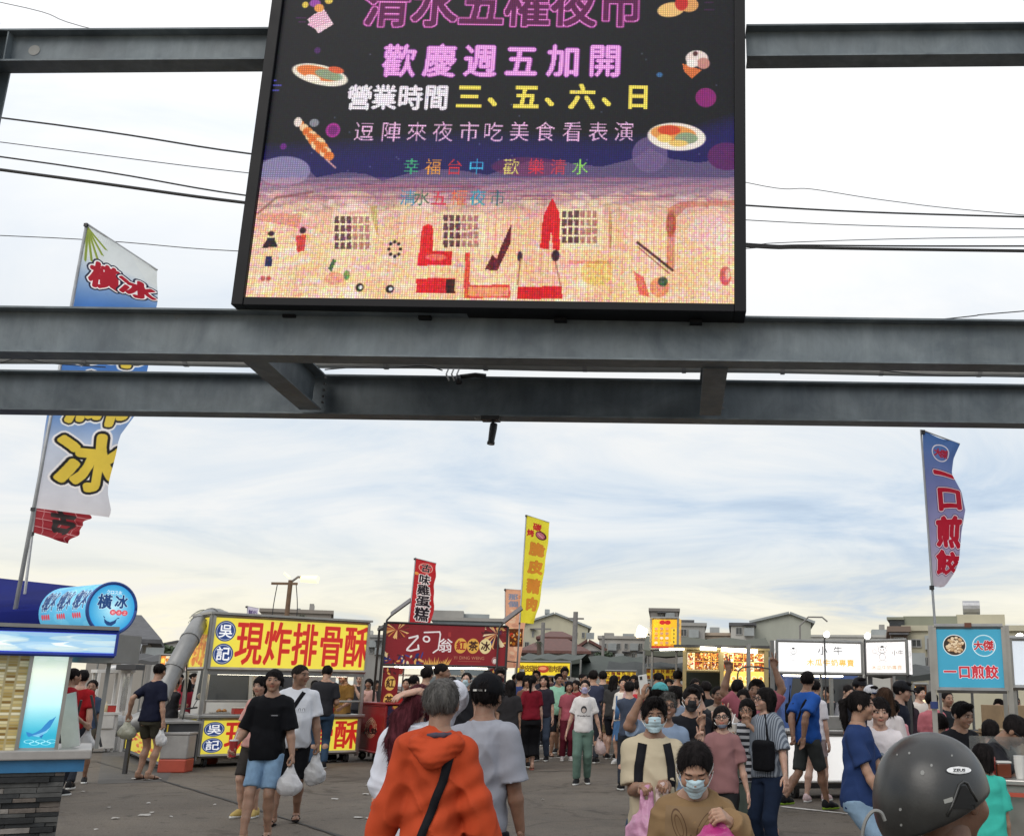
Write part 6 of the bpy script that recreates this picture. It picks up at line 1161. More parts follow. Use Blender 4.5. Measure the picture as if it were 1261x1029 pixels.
# gas bottles, cables and hanging cups round the carts
def gasb(p, c, lb): t = thing('gas_bottle', (p[0], p[1], 0), lb, 'gas bottle'); b = MB(); b.tube([(0, 0, 0), (0, 0, .03), (0, 0, .42), (0, 0, .50), (0, 0, .53)], [.12, .15, .15, .09, .04], 16); b.build('tank', mat('gas_'+lb.split()[0], c, .5, var=.3), t, smooth=True); b = MB(); b.tube([(.05, 0, .55), (-.05, 0, .55)], .02, 8); b.tube([(0, 0, .52), (0, 0, .58)], .02, 8); b.build('valve', SS_, t)
gasb(Y1.wp(-.45, .5), (.32, .33, .33), 'grey gas bottle at the left end of the yellow rib stall'); gasb(Y1.wp(.5, .95), (.35, .06, .03), 'red gas bottle under the yellow rib stall counter'); gasb(O1.wp(-.25, .6), (.33, .33, .32), 'pale gas bottle left of the white ox counter')
for (S_, x0_, x1_, z_, lb) in ((Y1, -.3, .9, ZT, 'yellow rib stall'), (O1, -.4, .8, 1.9, 'white ox stall'), (T1, 1.0, 3.1, 2.2, 'red tea stall')):
    a_ = S_.wp(x0_, .6); b_ = S_.wp(x1_, 1.2); t = thing('power_cord', (a_[0], a_[1], 0), 'thin black power cord hanging behind the '+lb, 'cord'); b = cable([(0, 0, .02), (.1, .1, z_*.4), (-.02, .1, z_*.8), (.1, .2, z_-.05), ((b_-a_)[0], (b_-a_)[1], z_-.15)], .012); b.build('cord', BLK, t)
for i in range(9): c_ = T1.wp(.5+i*.34, 1.22); t = thing('cup_stack', (c_[0], c_[1], 1.39 if i % 2 else 1.74), '%s stack of paper cups on the tea stall shelves, counted from the left' % ('first second third fourth fifth sixth seventh eighth ninth'.split()[i]), 'cups'); [MB().tube([(0, 0, .03*k), (0, 0, .03*k+.1)], [.04, .055], 12).build('cup', WP if i % 3 else mat('cup_red', (.4, .05, .04), .5), t) for k in range(3)]
# ================================================================== PEOPLE
def rotm(yaw=0, pitch=0, roll=0):        # yaw about z, pitch + = nod forward (towards -y), roll + = tilt to +x
    cy_, sy_ = math.cos(R(yaw)), math.sin(R(yaw)); cp, sp = math.cos(R(pitch)), math.sin(R(pitch)); cr, sr = math.cos(R(roll)), math.sin(R(roll))
    Z = np.array([[cy_, -sy_, 0], [sy_, cy_, 0], [0, 0, 1]]); X = np.array([[1, 0, 0], [0, cp, -sp], [0, sp, cp]]); Yr = np.array([[cr, 0, sr], [0, 1, 0], [-sr, 0, cr]])
    return Z @ X @ Yr
def ik(S, T, l1, l2, hint):
    S = np.array(S, float); T = np.array(T, float); d = T-S; L_ = np.linalg.norm(d); L_ = max(L_, 1e-5); u = d/L_; L2 = min(L_, (l1+l2)*.998); T = S+u*L2
    a = (l1*l1-l2*l2+L2*L2)/(2*L2); h = math.sqrt(max(0, l1*l1-a*a)); hn = np.array(hint, float); hn = hn-u*(hn@u); n = np.linalg.norm(hn); hn = hn/n if n > 1e-6 else np.array([0, 0, 1.]); return S+u*a+hn*h, T
def _loft(s, zs, rxs, rys, Mi, P0, k=.01, ex=2.3, z0=None, z1=None, cy=None, op='u'):
    P = (s.P-P0) @ Mi.T + P0; z = P[..., 2]; rx = np.interp(z, zs, rxs); ry = np.interp(z, zs, rys); yc = 0 if cy is None else np.interp(z, zs, cy)
    q = (np.abs(P[..., 0]/rx)**ex+np.abs((P[..., 1]-yc)/ry)**ex)**(1/ex); d = (q-1)*np.minimum(rx, ry)
    z0 = zs[0] if z0 is None else z0; z1 = zs[-1] if z1 is None else z1; d = np.maximum(d, np.maximum(z0-z, z-z1)); s._mix(tuple(slice(0, n) for n in s.n), d.astype(np.float32), k, op)
SDF.loft = _loft
def _sleeve(s, a, b, r1, r2, k=.01, cut0=False):
    a = np.array(a, float); b = np.array(b, float); rm = max(r1, r2); w = s._win(np.minimum(a, b), np.maximum(a, b), rm+k+3*s.h); P = s.P[w]-a; d = b-a; Ln = np.linalg.norm(d); u = d/Ln
    t = np.clip((P@u)/Ln, 0, 1.0); dd = np.linalg.norm(P-(t*Ln)[..., None]*u, axis=-1)-(r1+(r2-r1)*t); dd = np.maximum(dd, P@u-Ln)
    s._mix(w, dd, k)
SDF.sleeve = _sleeve
SKIN = {}
def skin(tone):
    base = {'fair': (.47, .29, .215), 'mid': (.35, .205, .14), 'tan': (.26, .145, .095), 'dark': (.21, .11, .07)}[tone]
    return mat('skin_'+tone, base, .5, var=.13, vscale=22, attr=True, bump=.2, bscale=120, spec=.4, sub=.12)
HAIRC = {'black': (.012, .010, .010), 'brown': (.05, .028, .018), 'grey': (.10, .095, .09), 'burgundy': (.075, .018, .024), 'softblack': (.022, .018, .016)}
def hairmat(c): return mat('hair_'+c, HAIRC[c], .68, var=.6, vscale=45, bump=.9, bscale=70, stretch=(1, 1, .12), spec=.06)
def fab(c, nm=None, rough=.85, **k):
    c = s2l(c) if isinstance(c, str) else c; return mat('cloth_'+(nm or '%02x%02x%02x' % tuple(int(x*255) for x in c)), c, rough, var=.10, vscale=5, bump=.35, bscale=260, spec=.2, folds=1.0, **k)
def mk(name, VQ, m, par, M=None, col=None):
    V, Q = VQ; me = mkmesh(name, [(V, Q)], col); return link(name, me, m, par)
def hand_vq(W, d, n, sgn, hl, pose, h):
    """W wrist, d finger direction, n palm normal; sgn: side of the thumb along d x n"""
    d = d/np.linalg.norm(d); n = n-d*(n@d); n = n/np.linalg.norm(n); l_ = np.cross(d, n)*sgn; B = np.stack([l_, d, n], 1)       # columns: thumb side, fingers, palm
    s = SDF((-.40*hl, -.2*hl, -.34*hl), (.55*hl, 1.02*hl, .62*hl), h); q = hl
    s.box((0, .25*q, 0), (.215*q, .25*q, .085*q), .07*q, .02*q); s.cone((0, -.14*q, 0), (0, .1*q, 0), .15*q, .16*q, .04*q, flat=((0, 0, 1), .75))
    xs = (.16, .055, -.05, -.15); ls = (.40, .45, .42, .33)
    cur = {'relax': (.35, .4, .45, .5), 'grip': (1.45, 1.5, 1.55, 1.55), 'v': (.02, .02, 1.75, 1.75), 'open': (.05, .03, .05, .08), 'point': (.05, 1.5, 1.6, 1.6), 'hold': (1.0, 1.0, 1.0, 1.0)}[pose]
    spread = {'v': (.2, -.16, 0, 0), 'open': (.22, .07, -.08, -.26)}.get(pose, (.06, .02, -.02, -.07))
    for x, L_, c, sp in zip(xs, ls, cur, spread):
        p = np.array([x*q, .46*q, 0]); r0 = .056*q; pts = [p]; a = 0
        for i, fr in enumerate((.45, .32, .23)):
            a += c*(.5 if i == 0 else .75); dd = np.array([sp*math.cos(a), math.cos(a), math.sin(a)]); p = p+dd/np.linalg.norm(dd)*L_*q*fr; pts.append(p)
        s.chain(pts, [r0, r0*.95, r0*.88, r0*.75], .008*q)
    if pose in ('grip', 'v', 'hold'): tp = [(.17, .1, .03), (.27, .27, .14), (.18, .42, .26), (.06, .48, .28)]
    else: tp = [(.17, .08, .02), (.31, .26, .06), (.36, .42, .08), (.37, .54, .10)]
    s.chain([np.array(t_)*q for t_ in tp], [.075*q, .066*q, .058*q, .046*q], .02*q)
    V, Q = s.mesh('hand'); return V @ B.T + W, Q
def shoe_vq(A, yaw, L_, h, kind, lift=0.0):
    """A ankle point; returns (upper, sole)"""
    c, sn = math.cos(yaw), math.sin(yaw); B = np.array([[c, -sn, 0], [sn, c, 0], [0, 0, 1]]); s = SDF((-.06*L_/.26, -.21*L_/.26, -.09), (.06*L_/.26, .10*L_/.26, .07), h); k = L_/.26; g = -A[2]+lift if lift >= 0 else -A[2]
    z = -.075*k
    if kind == 'foot': s.chain([(0, .03*k, .02), (0, .02*k, z+.045), (0, -.06*k, z+.032*k), (0, -.15*k, z+.018*k)], [.036*k, .036*k, .032*k, .02*k], .02*k); s.ell((0, -.11*k, z+.018*k), (.042*k, .07*k, .016*k), .02*k); [s.cone((x*k, -.15*k, z+.012*k), (x*1.15*k, (-.185+abs(x+.02)*.5)*k, z+.011*k), .010*k, .009*k, .003) for x in (-.032, -.014, .003, .019, .034)]
    else: s.chain([(0, .035*k, .0), (0, .03*k, z+.04*k), (0, -.06*k, z+.045*k), (0, -.13*k, z+.03*k)], [.040*k, .045*k, .042*k, .034*k], .02*k); s.ell((0, -.10*k, z+.02*k), (.046*k, .095*k, .036*k), .02*k)
    s.plane((0, 0, z), (0, 0, -1), .002); up = s.mesh('shoe'); s2 = SDF((-.06*k, -.21*k, z-.03), (.06*k, .09*k, z+.03), min(h, .008)); s2.ell((0, -.105*k, z), (.047*k, .10*k, .05), .02); s2.ell((0, .02*k, z), (.040*k, .062*k, .05), .03); s2.plane((0, 0, z+(.014 if kind != 'foot' else .002)), (0, 0, 1), .002); s2.plane((0, 0, z-.014), (0, 0, -1), .002); so_ = s2.mesh('sole')
    f = lambda VQ: (VQ[0] @ B.T + A, VQ[1]); return f(up), f(so_)
PEOPLE = []
def person(label, u, vt, Y, face=0, **k):
    g = k.get; z_top = at(u, vt, Y)[2]; crouch = g('crouch', 0.0); H = g('H') or z_top
    X = at(u, vt+20, Y)[0]; rz = R(face); fem = g('fem', False); bw = g('bw', 1.0)*(1.0 if not fem else .93); hs = g('hs', 1.05); tone = g('tone', 'mid'); m_skin = skin(tone)
    lod = g('lod', 1.0); hb = min(.024, max(.0078, .00125*Y*lod)); hh_ = min(.0115, max(.0048, .00072*Y*lod))
    if H != z_top: crouch = H-z_top
    lean = g('lean', 0); side = g('side', 0); P0 = np.array([0, 0, .53*H]); dr = np.array([0, 0, -crouch]); Rl = rotm(0, lean, side); Rtw = rotm(g('twist', 0)); Rl = Rl @ Rtw
    tf = lambda p: P0+Rl @ (np.array(p, float)*H-P0)+dr; Mi = Rl.T; P0w = P0+dr
    shw = .090 if not fem else .080; shw *= (.55+.45*bw); zsh = .806
    S = {1: tf((shw, .005, zsh)), -1: tf((-shw, .005, zsh))}; Nk = tf((0, .008, .853)); hp = g('hip', (0, 0))
    hd = g('head', (0, 0, 0)); Rh = Rl @ rotm(*hd); HH = .134*H*hs; Hc = tf((0, -.012, .872))+Rh @ np.array([0, -.05*HH, .48*HH])
    arms = {1: g('A'), -1: g('B')}; J = {}
    for sd in (1, -1):
        a = arms[sd]
        if a is None: a = dict(t=(sd*(shw+.045+.04*(bw-1)), -.01, .475))
        elif isinstance(a, tuple): a = dict(t=a)
        T = np.array(a['t'], float)*H+dr if not a.get('rel') else tf(a['t'])
        hint = np.array(a.get('hint', (sd*.12, .8, -.25))); E, Wr = ik(S[sd], T, .168*H, .15*H, hint); J[sd] = (S[sd], E, Wr, a)
    legs = {}
    for sd in (1, -1):
        f = g('LA' if sd > 0 else 'LB', (sd*.055, 0.0, 0.0)); hipj = np.array([sd*.050*bw, 0, .505])*H+dr; An = np.array([f[0]*H, f[1]*H, .047*H+f[2]*H]); Kn, An = ik(hipj, An, .24*H, .235*H, (sd*.08, -1, .1)); legs[sd] = (hipj, Kn, An)
    top = g('top', {}); bot = g('bot', {}); allp = [v for sd in (1, -1) for v in (*J[sd][:3], *legs[sd])]+[Hc, Nk, P0w]
    lo = np.min(allp, 0)-.13*H; hi = np.max(allp, 0)+.13*H; lo[2] = 0.0 if lo[2] < .1*H else lo[2]
    x0 = X; root = thing('person', (X, Y, 0), label, 'person', rz=rz)
    zs = np.array([.47, .52, .58, .65, .72, .780, .822, .850])*H
    rx = np.array([.080, .086, .079, .074, .080, .084, .070, .040] if not fem else [.086, .090, .074, .065, .070, .072, .062, .036])*H*bw; ry = np.array([.062, .066, .060, .056, .060, .060, .048, .034])*H*(.35+.65*bw)
    bel = g('belly', 0.0); cyv = -np.array([0, .2, .7, 1.0, .6, .3, 0, 0])*bel*H*.5; ryb = ry*(1+np.array([0, .2, .7, 1.0, .6, .2, 0, 0])*bel*4)
    # ---- body: torso, limbs, neck as one field; head and hands joined to the same mesh
    s = SDF(lo, hi, hb); s.loft(zs+0, rx*.9, ryb*.88, Mi, P0w, .01, cy=cyv) if crouch == 0 else s.loft(zs-crouch, rx*.9, ryb*.88, Mi, P0w, .01, cy=cyv)
    s.cone(Nk-Rl @ np.array([0, -.0, .02*H]), Hc-Rh @ np.array([0, -.05*HH, .22*HH]), .036*H*(.7+.3*bw)*(.9 if fem else 1), .031*H*(.9 if fem else 1), .02*H)
    th = (1.08 if not fem else .92)*(.6+.4*bw)
    for sd in (1, -1):
        Sh, E, Wr, a = J[sd]; s.cone(Nk+(Sh-Nk)*.2-np.array([0, 0, .010*H]), Sh-np.array([0,0,.004*H]), .026*H, .030*H*th, .035*H); s.chain([Sh, Sh+(E-Sh)*.5, E], [.031*H*th, .027*H*th, .0225*H*th], .015*H)
        fa = E+(Wr-E)*.3; s.chain([E, fa, Wr], [.0225*H*th, .0245*H*th, .0150*H*th], .01*H)
        hj, Kn, An = legs[sd]; s.chain([hj, hj+(Kn-hj)*.5, Kn], [.052*H*(.5+.5*bw), .042*H*(.5+.5*bw), .031*H], .02*H); cf = Kn+(An-Kn)*.3+np.array([0, .010*H, 0]); s.chain([Kn, cf, Kn+(An-Kn)*.62, An], [.030*H, .034*H, .025*H, .019*H], .012*H)
    bv = s.mesh('body')
    # head
    q = HH; s = SDF((-.46*q, -.62*q, -.66*q), (.46*q, .58*q, .60*q), hh_)
    s.ell((0, .07*q, .13*q), (.345*q, .415*q, .365*q), .02*q); s.ell((0, -.10*q, -.10*q), (.275*q, .30*q, .345*q), .12*q); s.ell((0, -.26*q, -.385*q), (.105*q, .09*q, .085*q), .10*q)
    s.ell((0, -.33*q, .115*q), (.20*q, .07*q, .045*q), .06*q)
    for sd in (1, -1):
        s.ell((sd*.13*q, -.45*q, .025*q), (.085*q, .075*q, .06*q), .05*q, op='s'); s.ell((sd*.13*q, -.335*q, .022*q), (.068*q, .062*q, .045*q), .015*q); s.ell((sd*.17*q, -.25*q, -.12*q), (.11*q, .10*q, .10*q), .08*q)
        s.ell((sd*.345*q, .06*q, -.03*q), (.038*q, .085*q, .125*q), .02*q)
    s.cone((0, -.375*q, .05*q), (0, -.445*q, -.095*q), .026*q, .048*q, .035*q); [s.ell((sd*.045*q, -.40*q, -.11*q), (.035*q, .04*q, .03*q), .02*q) for sd in (1, -1)]
    s.ell((0, -.365*q, -.222*q), (.095*q, .045*q, .024*q), .018*q); s.ell((0, -.36*q, -.265*q), (.078*q, .045*q, .026*q), .016*q); s.cone((0, .10*q, -.25*q), (0, .16*q, -.62*q), .225*q, .235*q, .10*q)
    hv = s.mesh('head'); p = hv[0]/q; x, y, z = p[:, 0], p[:, 1], p[:, 2]; ax = np.abs(x); fr = y < -.22
    hc = np.ones((len(p), 3)); cheek = np.exp(-((ax-.17)**2+(z+.12)**2)/.01)*fr; hc *= 1-cheek[:, None]*np.array([.0, .10, .10])
    hc[fr & (ax < .10) & (z < -.20) & (z > -.285)] = (.85, .50, .50); er = ((ax-.13)/.062)**2+((z-.025)/.032)**2; eye = fr & (er < 1); hc[eye] = (1.0, 1.35, 1.7) if not g('closed') else (.8, .75, .72); hc[fr & (ax > .07) & (ax < .19) & (np.abs(z-.005+.6*(ax-.13)**2) < .014)] = (.2, .17, .16) if g('closed') else (.75, .7, .68)
    if not g('closed'): hc[eye & (((ax-.13)/.032)**2+((z-.025)/.034)**2 < 1)] = (.05, .05, .06); hc[fr & (er >= 1) & (er < 1.7) & (z > .03)] = (.25, .22, .22)
    bz = .118-.05*(ax-.06)-1.2*(ax-.13)**2; hc[fr & (ax > .055) & (ax < .215) & (np.abs(z-bz) < .020)] = (.12, .10, .10)
    if g('smile'): hc[fr & (ax < .095) & (np.abs(z+.242-ax*ax*1.5) < .016)] = (1.4, 2.1, 2.8)
    if g('stubble'): hc[(z > .16+.0*y) & (y > -.3)] = (.16, .17, .2)
    hv = (hv[0] @ Rh.T + Hc, hv[1]); parts = [bv, hv]; cols = [np.ones((len(bv[0]), 3)), hc]; hands = {}
    for sd in (1, -1):
        Sh, E, Wr, a = J[sd]; d = (Wr-E)/np.linalg.norm(Wr-E); d2 = np.array(a['dir'], float) if 'dir' in a else d*.9+np.array([0, 0, -.1]); n = np.array(a.get('n', (-sd, 0, .05)), float)
        ps = a.get('pose', 'relax'); hl = .104*H; tp = np.array(a.get('thumb', (0, -1, .2)), float); dn = d2/np.linalg.norm(d2); nn = n-dn*(n@dn); nn /= np.linalg.norm(nn); sg = 1 if np.cross(dn, nn) @ tp > 0 else -1
        hq = hand_vq(Wr, d2, n, sg, hl, ps, min(.0078, max(.0042, .0006*Y))); parts.append(hq); cols.append(np.ones((len(hq[0]), 3)))
        hands[sd] = Wr+dn*hl*.45+nn*hl*.12
    kind = g('shoe', 'sneaker'); FL = .148*H; shoes = []
    for sd in (1, -1):
        A_ = legs[sd][2]+np.array([0, 0, .0]); A_ = A_.copy(); yaw = R(sd*g('toe', 8)); A_[2] += .075*FL/.26+.014-.047*H; fk = 'foot' if kind in ('sandal', 'bare') else kind
        up, so_ = shoe_vq(A_, yaw, FL, min(.013, max(.006, .0008*Y)), fk)
        if fk == 'foot': parts.append(up); cols.append(np.ones((len(up[0]), 3)))
        shoes.append((sd, up, so_, A_, yaw))
    me = mkmesh('body', parts, np.concatenate(cols)); body = link('body', me, m_skin, root)
    scol = g('shoec', '#1a1a1c'); 
    for sd, up, so_, A_, yaw in shoes:
        if kind in ('sandal', 'bare'):
            o = mk('sandal', so_, fab(scol), root); k_ = FL/.26; c, sn = math.cos(yaw), math.sin(yaw); loc = lambda x, y, z: (A_[0]+c*x*k_-sn*y*k_, A_[1]+sn*x*k_+c*y*k_, A_[2]+z*k_); b = MB(); b.tube([loc(-.045, -.07, -.07), loc(-.03, -.09, -.035), loc(0, -.11, -.03), loc(.03, -.09, -.035), loc(.045, -.07, -.07)], .008, 6); b.build('strap', fab(scol), o)
        else: o = mk('shoe', up, fab(scol, rough=.6), root); mk('sole', so_, fab(g('solec', '#d8d8d4'), rough=.6), o)
    # ---- trousers, skirt
    bk = bot.get('kind', 'trousers'); bc = bot.get('c', '#1c1c20'); ez = bot.get('ez', .010); dz = -crouch; seed = int(abs(u)*7+Y*13) % 997
    bl = lo.copy(); bh = hi.copy(); bh[2] = .66*H+dz; s = SDF(bl, bh, hb); rxx = rx+ez; ryy = ryb+ez
    wp_ = lambda amp, fq: (lambda P: amp*wob(P*np.array([1, 1, .55]), fq, seed)+amp*.6*wob(P*np.array([1, 1, 1.2]), fq*2.3, seed+1))
    if bk in ('trousers', 'shorts'):
        s.loft(np.append(zs[:4]-crouch, .60*H-crouch)[[0, 1, 2]], rxx[:3], ryy[:3], np.eye(3), P0w, .015, z0=zs[0]-crouch, z1=.605*H-crouch, cy=cyv[:3]); fl = bot.get('flare', 1.0)
        for sd in (1, -1):
            hj, Kn, An = legs[sd]
            if bk == 'shorts': e_ = hj+(Kn-hj)*bot.get('len', .92); s.sleeve(hj, e_, .050*H*(.5+.5*bw)+ez*.7, (.036*H+ez*1.0)*fl, .006)
            else: s.cone(hj, Kn, .053*H*(.5+.5*bw)+ez, (.034*H+ez)*(.5+.5*fl), .02*H); e_ = Kn+(An-Kn)*bot.get('len', .95); s.sleeve(Kn, e_, (.034*H+ez)*(.5+.5*fl), (.027*H+ez)*fl, .012*H)
        s.plane((0, 0, min(.605, (top.get('hem', .50)+.035) if not top.get('tuck') else .62)*H-crouch), (0, 0, 1), .003); mk('trousers' if bk == 'trousers' else 'shorts', s.mesh('b', wp_(.006 if bot.get('ez', .01) < .02 else .009, 14)), bot.get('m') or fab(bc), root)
    else:
        zh = bot.get('hem', .28)*H; fl = bot.get('flare', 1.3); s.loft(np.array([zh, .50*H, .58*H, .64*H])-crouch, np.array([rxx[1]*fl, rxx[1]*1.04, rxx[2], rxx[3]]), np.array([ryy[1]*fl*1.05, ryy[1]*1.04, ryy[2], ryy[3]]), np.eye(3), P0w, .01)
        mk('skirt', s.mesh('b', lambda P: .010*np.sin(np.arctan2(P[..., 0], P[..., 1])*11+seed)*np.clip((.56*H-P[..., 2])/(.2*H), 0, 1)+.004*wob(P, 12, seed)), bot.get('m') or fab(bc), root)
    # ---- top
    tk = top.get('kind', 'tee'); te = top.get('ez', .016); hem = top.get('hem', .50)*H; tc_ = top.get('c', '#222222'); s = SDF(lo, hi, hb*top.get('res', 1.0)); hw = top.get('flare', 1.0)
    zz = np.concatenate([[hem], zs[(zs > hem+.01)]]); rrx = np.interp(zz, zs, rx)+te; rry = np.interp(zz, zs, ryb)+te; cyy = np.interp(zz, zs, cyv); fade = np.clip((.70*H-zz)/(.2*H), 0, 1); te2 = max(te, bot.get('ez', .01)+.012) if not top.get('tuck') else te; rrx = np.where(zz < .63*H, np.interp(zz, zs, rx)+te2, rrx); rry = np.where(zz < .63*H, np.interp(zz, zs, ryb)+te2+.006, rry); mb = np.maximum(rrx, (rx[1]+te)*.97) if top.get('boxy', True) else rrx
    rrx = np.where(zz < .72*H, mb, rrx)*(1+fade*(hw-1)); rry = rry*(1+fade*(hw-1)); s.loft(zz-crouch, rrx, rry, Mi, P0w, .015, cy=cyy)
    sl = {'tee': .80, 'long': 2.0, 'vest': 0, 'half': 1.05}[tk]; sl = top.get('sl', sl)
    for sd in (1, -1):
        Sh, E, Wr, a = J[sd]; s.cone(Nk+(Sh-Nk)*.25-np.array([0, 0, .010*H]), Sh-np.array([0, 0, .006*H]) if sl else Nk+(Sh-Nk)*.78, .024*H+te*.5, (.028*H*th+te*.6) if sl else .022*H+te*.6, .022*H); r1 = .030*H*th+te*.6; r2 = top.get('sr', .029*H*th+te*1.3)
        if 0 < sl <= 1: s.sleeve(Sh, Sh+(E-Sh)*sl, r1, r2, .012*H)
        elif sl > 1: s.cone(Sh, E, r1, .027*H*th+te*1.2, .02*H); s.sleeve(E, E+(Wr-E)*min(1.0, sl-1.0)*.97, .027*H*th+te*1.3, .020*H*th+te, .012*H)
    nk = tf((0, -.018, .864+top.get('nk', 0)))
    s.ell(nk, (.043*H, .046*H, .030*H), .01, M=Rl, op='s')
    fa_ = top.get('fold', .006); rdg = (lambda P: -fa_*1.5*np.clip(1-2.6*np.abs(wob(P*np.array([1, 1, .42]), 8.5, seed+9)), 0, 1)**2-fa_*1.0*np.clip(1-3.2*np.abs(wob(P*np.array([.8, .8, .9]), 17, seed+11)), 0, 1)**2) if Y < 15 else (lambda P: 0)
    tv = s.mesh('t', lambda P: rdg(P)+fa_*wob(P*np.array([1, 1, .6]), 13, seed+3)+fa_*.55*wob(P*np.array([1.0, 1.0, 1.6]), 31, seed+5)+fa_*.5*np.sin((P[..., 0]*9+P[..., 2]*22)+4*np.sin(P[..., 2]*7+P[..., 0]*5))*np.clip(1.2-np.abs(P[..., 2]-.6*H)/(.15*H), 0, 1))
    shirt = mk(top.get('name', 'shirt'), tv, top.get('m') or fab(tc_), root)
    # ---- hair
    hst = g('hair', 'short'); hcol = g('hairc', 'black')
    if hst != 'none':
        s = SDF((-.62*q, -.66*q, -1.75*q if hst in ('long', 'pony', 'swept', 'bob') else -.6*q), (.62*q, .95*q, .72*q), hh_*1.1); t_ = {'buzz': .012, 'cap': .01, 'bun': .024, 'pony': .026}.get(hst, .042)
        s.ell((0, .075*q, .14*q), ((.345+t_)*q, (.415+t_)*q, (.365+t_*.8)*q), .02*q)
        if hst in ('short', 'buzz', 'cap', 'balding'):
            s.plane((0, .1*q, (-.16 if hst != 'buzz' else -.05)*q), (0, -.35, -1), .02*q); s.ell((0, -.50*q, -.16*q), (.37*q, .37*q, .455*q), .03*q, op='s')
            if hst == 'short': s.ell((0, -.22*q, .42*q), (.24*q, .20*q, .12*q), .06*q)
        else:
            low = {'bun': -.10, 'bangs': -.2, 'bob': -.42, 'long': -.3, 'pony': -.12, 'swept': -.2}[hst]
            if hst in ('bob', 'bangs', 'long', 'swept'):
                for sd in (1, -1): s.cone((sd*.30*q, .08*q, .05*q), (sd*.31*q, .08*q, (low+.02)*q), .13*q, .11*q, .05*q)
                s.cone((0, .30*q, 0), (0, .30*q, low*q), .28*q, .24*q, .06*q)
            s.plane((0, .1*q, low*q if hst not in ('long', 'swept') else -9), (0, -.15, -1), .03*q) if hst not in ('long', 'pony', 'swept') else (s.plane((0, .1*q, low*q), (0, -.25, -1), .03*q) if hst == 'pony' else None)
            fc = -.14 if hst in ('bangs', 'bob') else -.08
            if hst in ('bun', 'pony'): s.ell((0, -.50*q, -.10*q), (.36*q, .38*q, .47*q), .04*q, op='s')
            s.ell((0, -.52*q, (fc-.08)*q), (.285*q, .42*q, (.40 if hst in ('bangs',) else .46)*q), .03*q, op='s')
            if hst == 'bun': s.ell((0, .50*q, .18*q), (.16*q, .14*q, .15*q), .04*q)
            if hst == 'pony': s.chain([(0, .46*q, .2*q), (0, .62*q, .1*q), (0, .60*q, -.35*q), (0, .48*q, -1.0*q)], [.10*q, .13*q, .13*q, .05*q], .03*q)
            if hst == 'long':
                for sd in (1, -1): s.chain([(sd*.24*q, .18*q, -.1*q), (sd*.27*q, .26*q, -.6*q), (sd*.2*q, .34*q, -1.3*q)], [.18*q, .17*q, .10*q], .06*q)
                s.chain([(0, .32*q, 0), (0, .40*q, -.6*q), (0, .42*q, -1.35*q)], [.25*q, .20*q, .12*q], .08*q)
            if hst == 'swept':   # a long mass of hair falling to one side of the back
                s.chain([(.1*q, .3*q, 0), (.36*q, .42*q, -.5*q), (.42*q, .50*q, -1.1*q), (.28*q, .52*q, -1.65*q)], [.26*q, .25*q, .20*q, .06*q], .08*q)
                s.chain([(.0*q, .34*q, 0), (.2*q, .46*q, -.6*q), (.28*q, .52*q, -1.3*q)], [.25*q, .2*q, .12*q], .08*q)
        aw = {'buzz': .006, 'bun': .006, 'pony': .007}.get(hst, .012)
        V, Q = s.mesh('hair', lambda P: aw*q*(wob(P/q*np.array([1, 1, .25]), 14, seed)*1.5+1.2*wob(P/q*np.array([1, 1, .6]), 7, seed+1)+wob(P/q*np.array([1, 1, .3]), 34, seed+2)*.7)); 
        ns = int(2600 if Y < 9 else 1100 if Y < 14 else 300); rg = np.random.RandomState(seed); fi = rg.randint(0, len(Q), ns); A_ = V[Q[fi, 0]]; nn = np.cross(V[Q[fi, 1]]-A_, V[Q[fi, 3]]-A_); nn /= np.linalg.norm(nn, axis=1)[:, None]+1e-9
        fl_ = A_-np.array([0, .16, .62])*q; fl_ /= np.linalg.norm(fl_, axis=1)[:, None]+1e-9; fl_[:, 2] -= (.5 if hst not in ('short', 'buzz', 'cap') else .15); fl_ += rg.randn(ns, 3)*(.2 if Y < 9 else .12); fl_ -= nn*(fl_*nn).sum(1)[:, None]; fl_ /= np.linalg.norm(fl_, axis=1)[:, None]+1e-9
        L_ = q*{'short': .18 if Y < 9 else .10, 'buzz': .04, 'cap': .05, 'bun': .14, 'pony': .16, 'bangs': .12, 'bob': .17}.get(hst, .30)*(.6+.7*rg.rand(ns))[:, None]; out1 = q*.012; lift_ = q*(.003+(.020 if Y < 9 else .010)*rg.rand(ns)**2)[:, None]; wv = np.cross(fl_, nn); wd = q*max(.006, .0011*Y)*(.6+.8*rg.rand(ns))[:, None]
        P0_ = A_-nn*out1; P1_ = A_+fl_*L_*.5+nn*lift_*.5; P2_ = A_+fl_*L_+nn*lift_+rg.randn(ns, 3)*q*.012; V2 = np.stack([P0_-wv*wd, P0_+wv*wd, P1_+wv*wd*.8, P1_-wv*wd*.8, P2_+wv*wd*.15, P2_-wv*wd*.15], 1).reshape(-1, 3); b0 = np.arange(ns)[:, None]*6+len(V)
        V, Q = np.concatenate([V, V2]), np.concatenate([Q, b0+np.array([0, 1, 2, 3]), b0+np.array([3, 2, 4, 5])])
        hair = mk('hair', (V @ Rh.T + Hc, Q), hairmat(hcol), root)
    hp_ = lambda pts: [tuple(Rh @ (np.array(p)*q)+Hc) for p in pts]
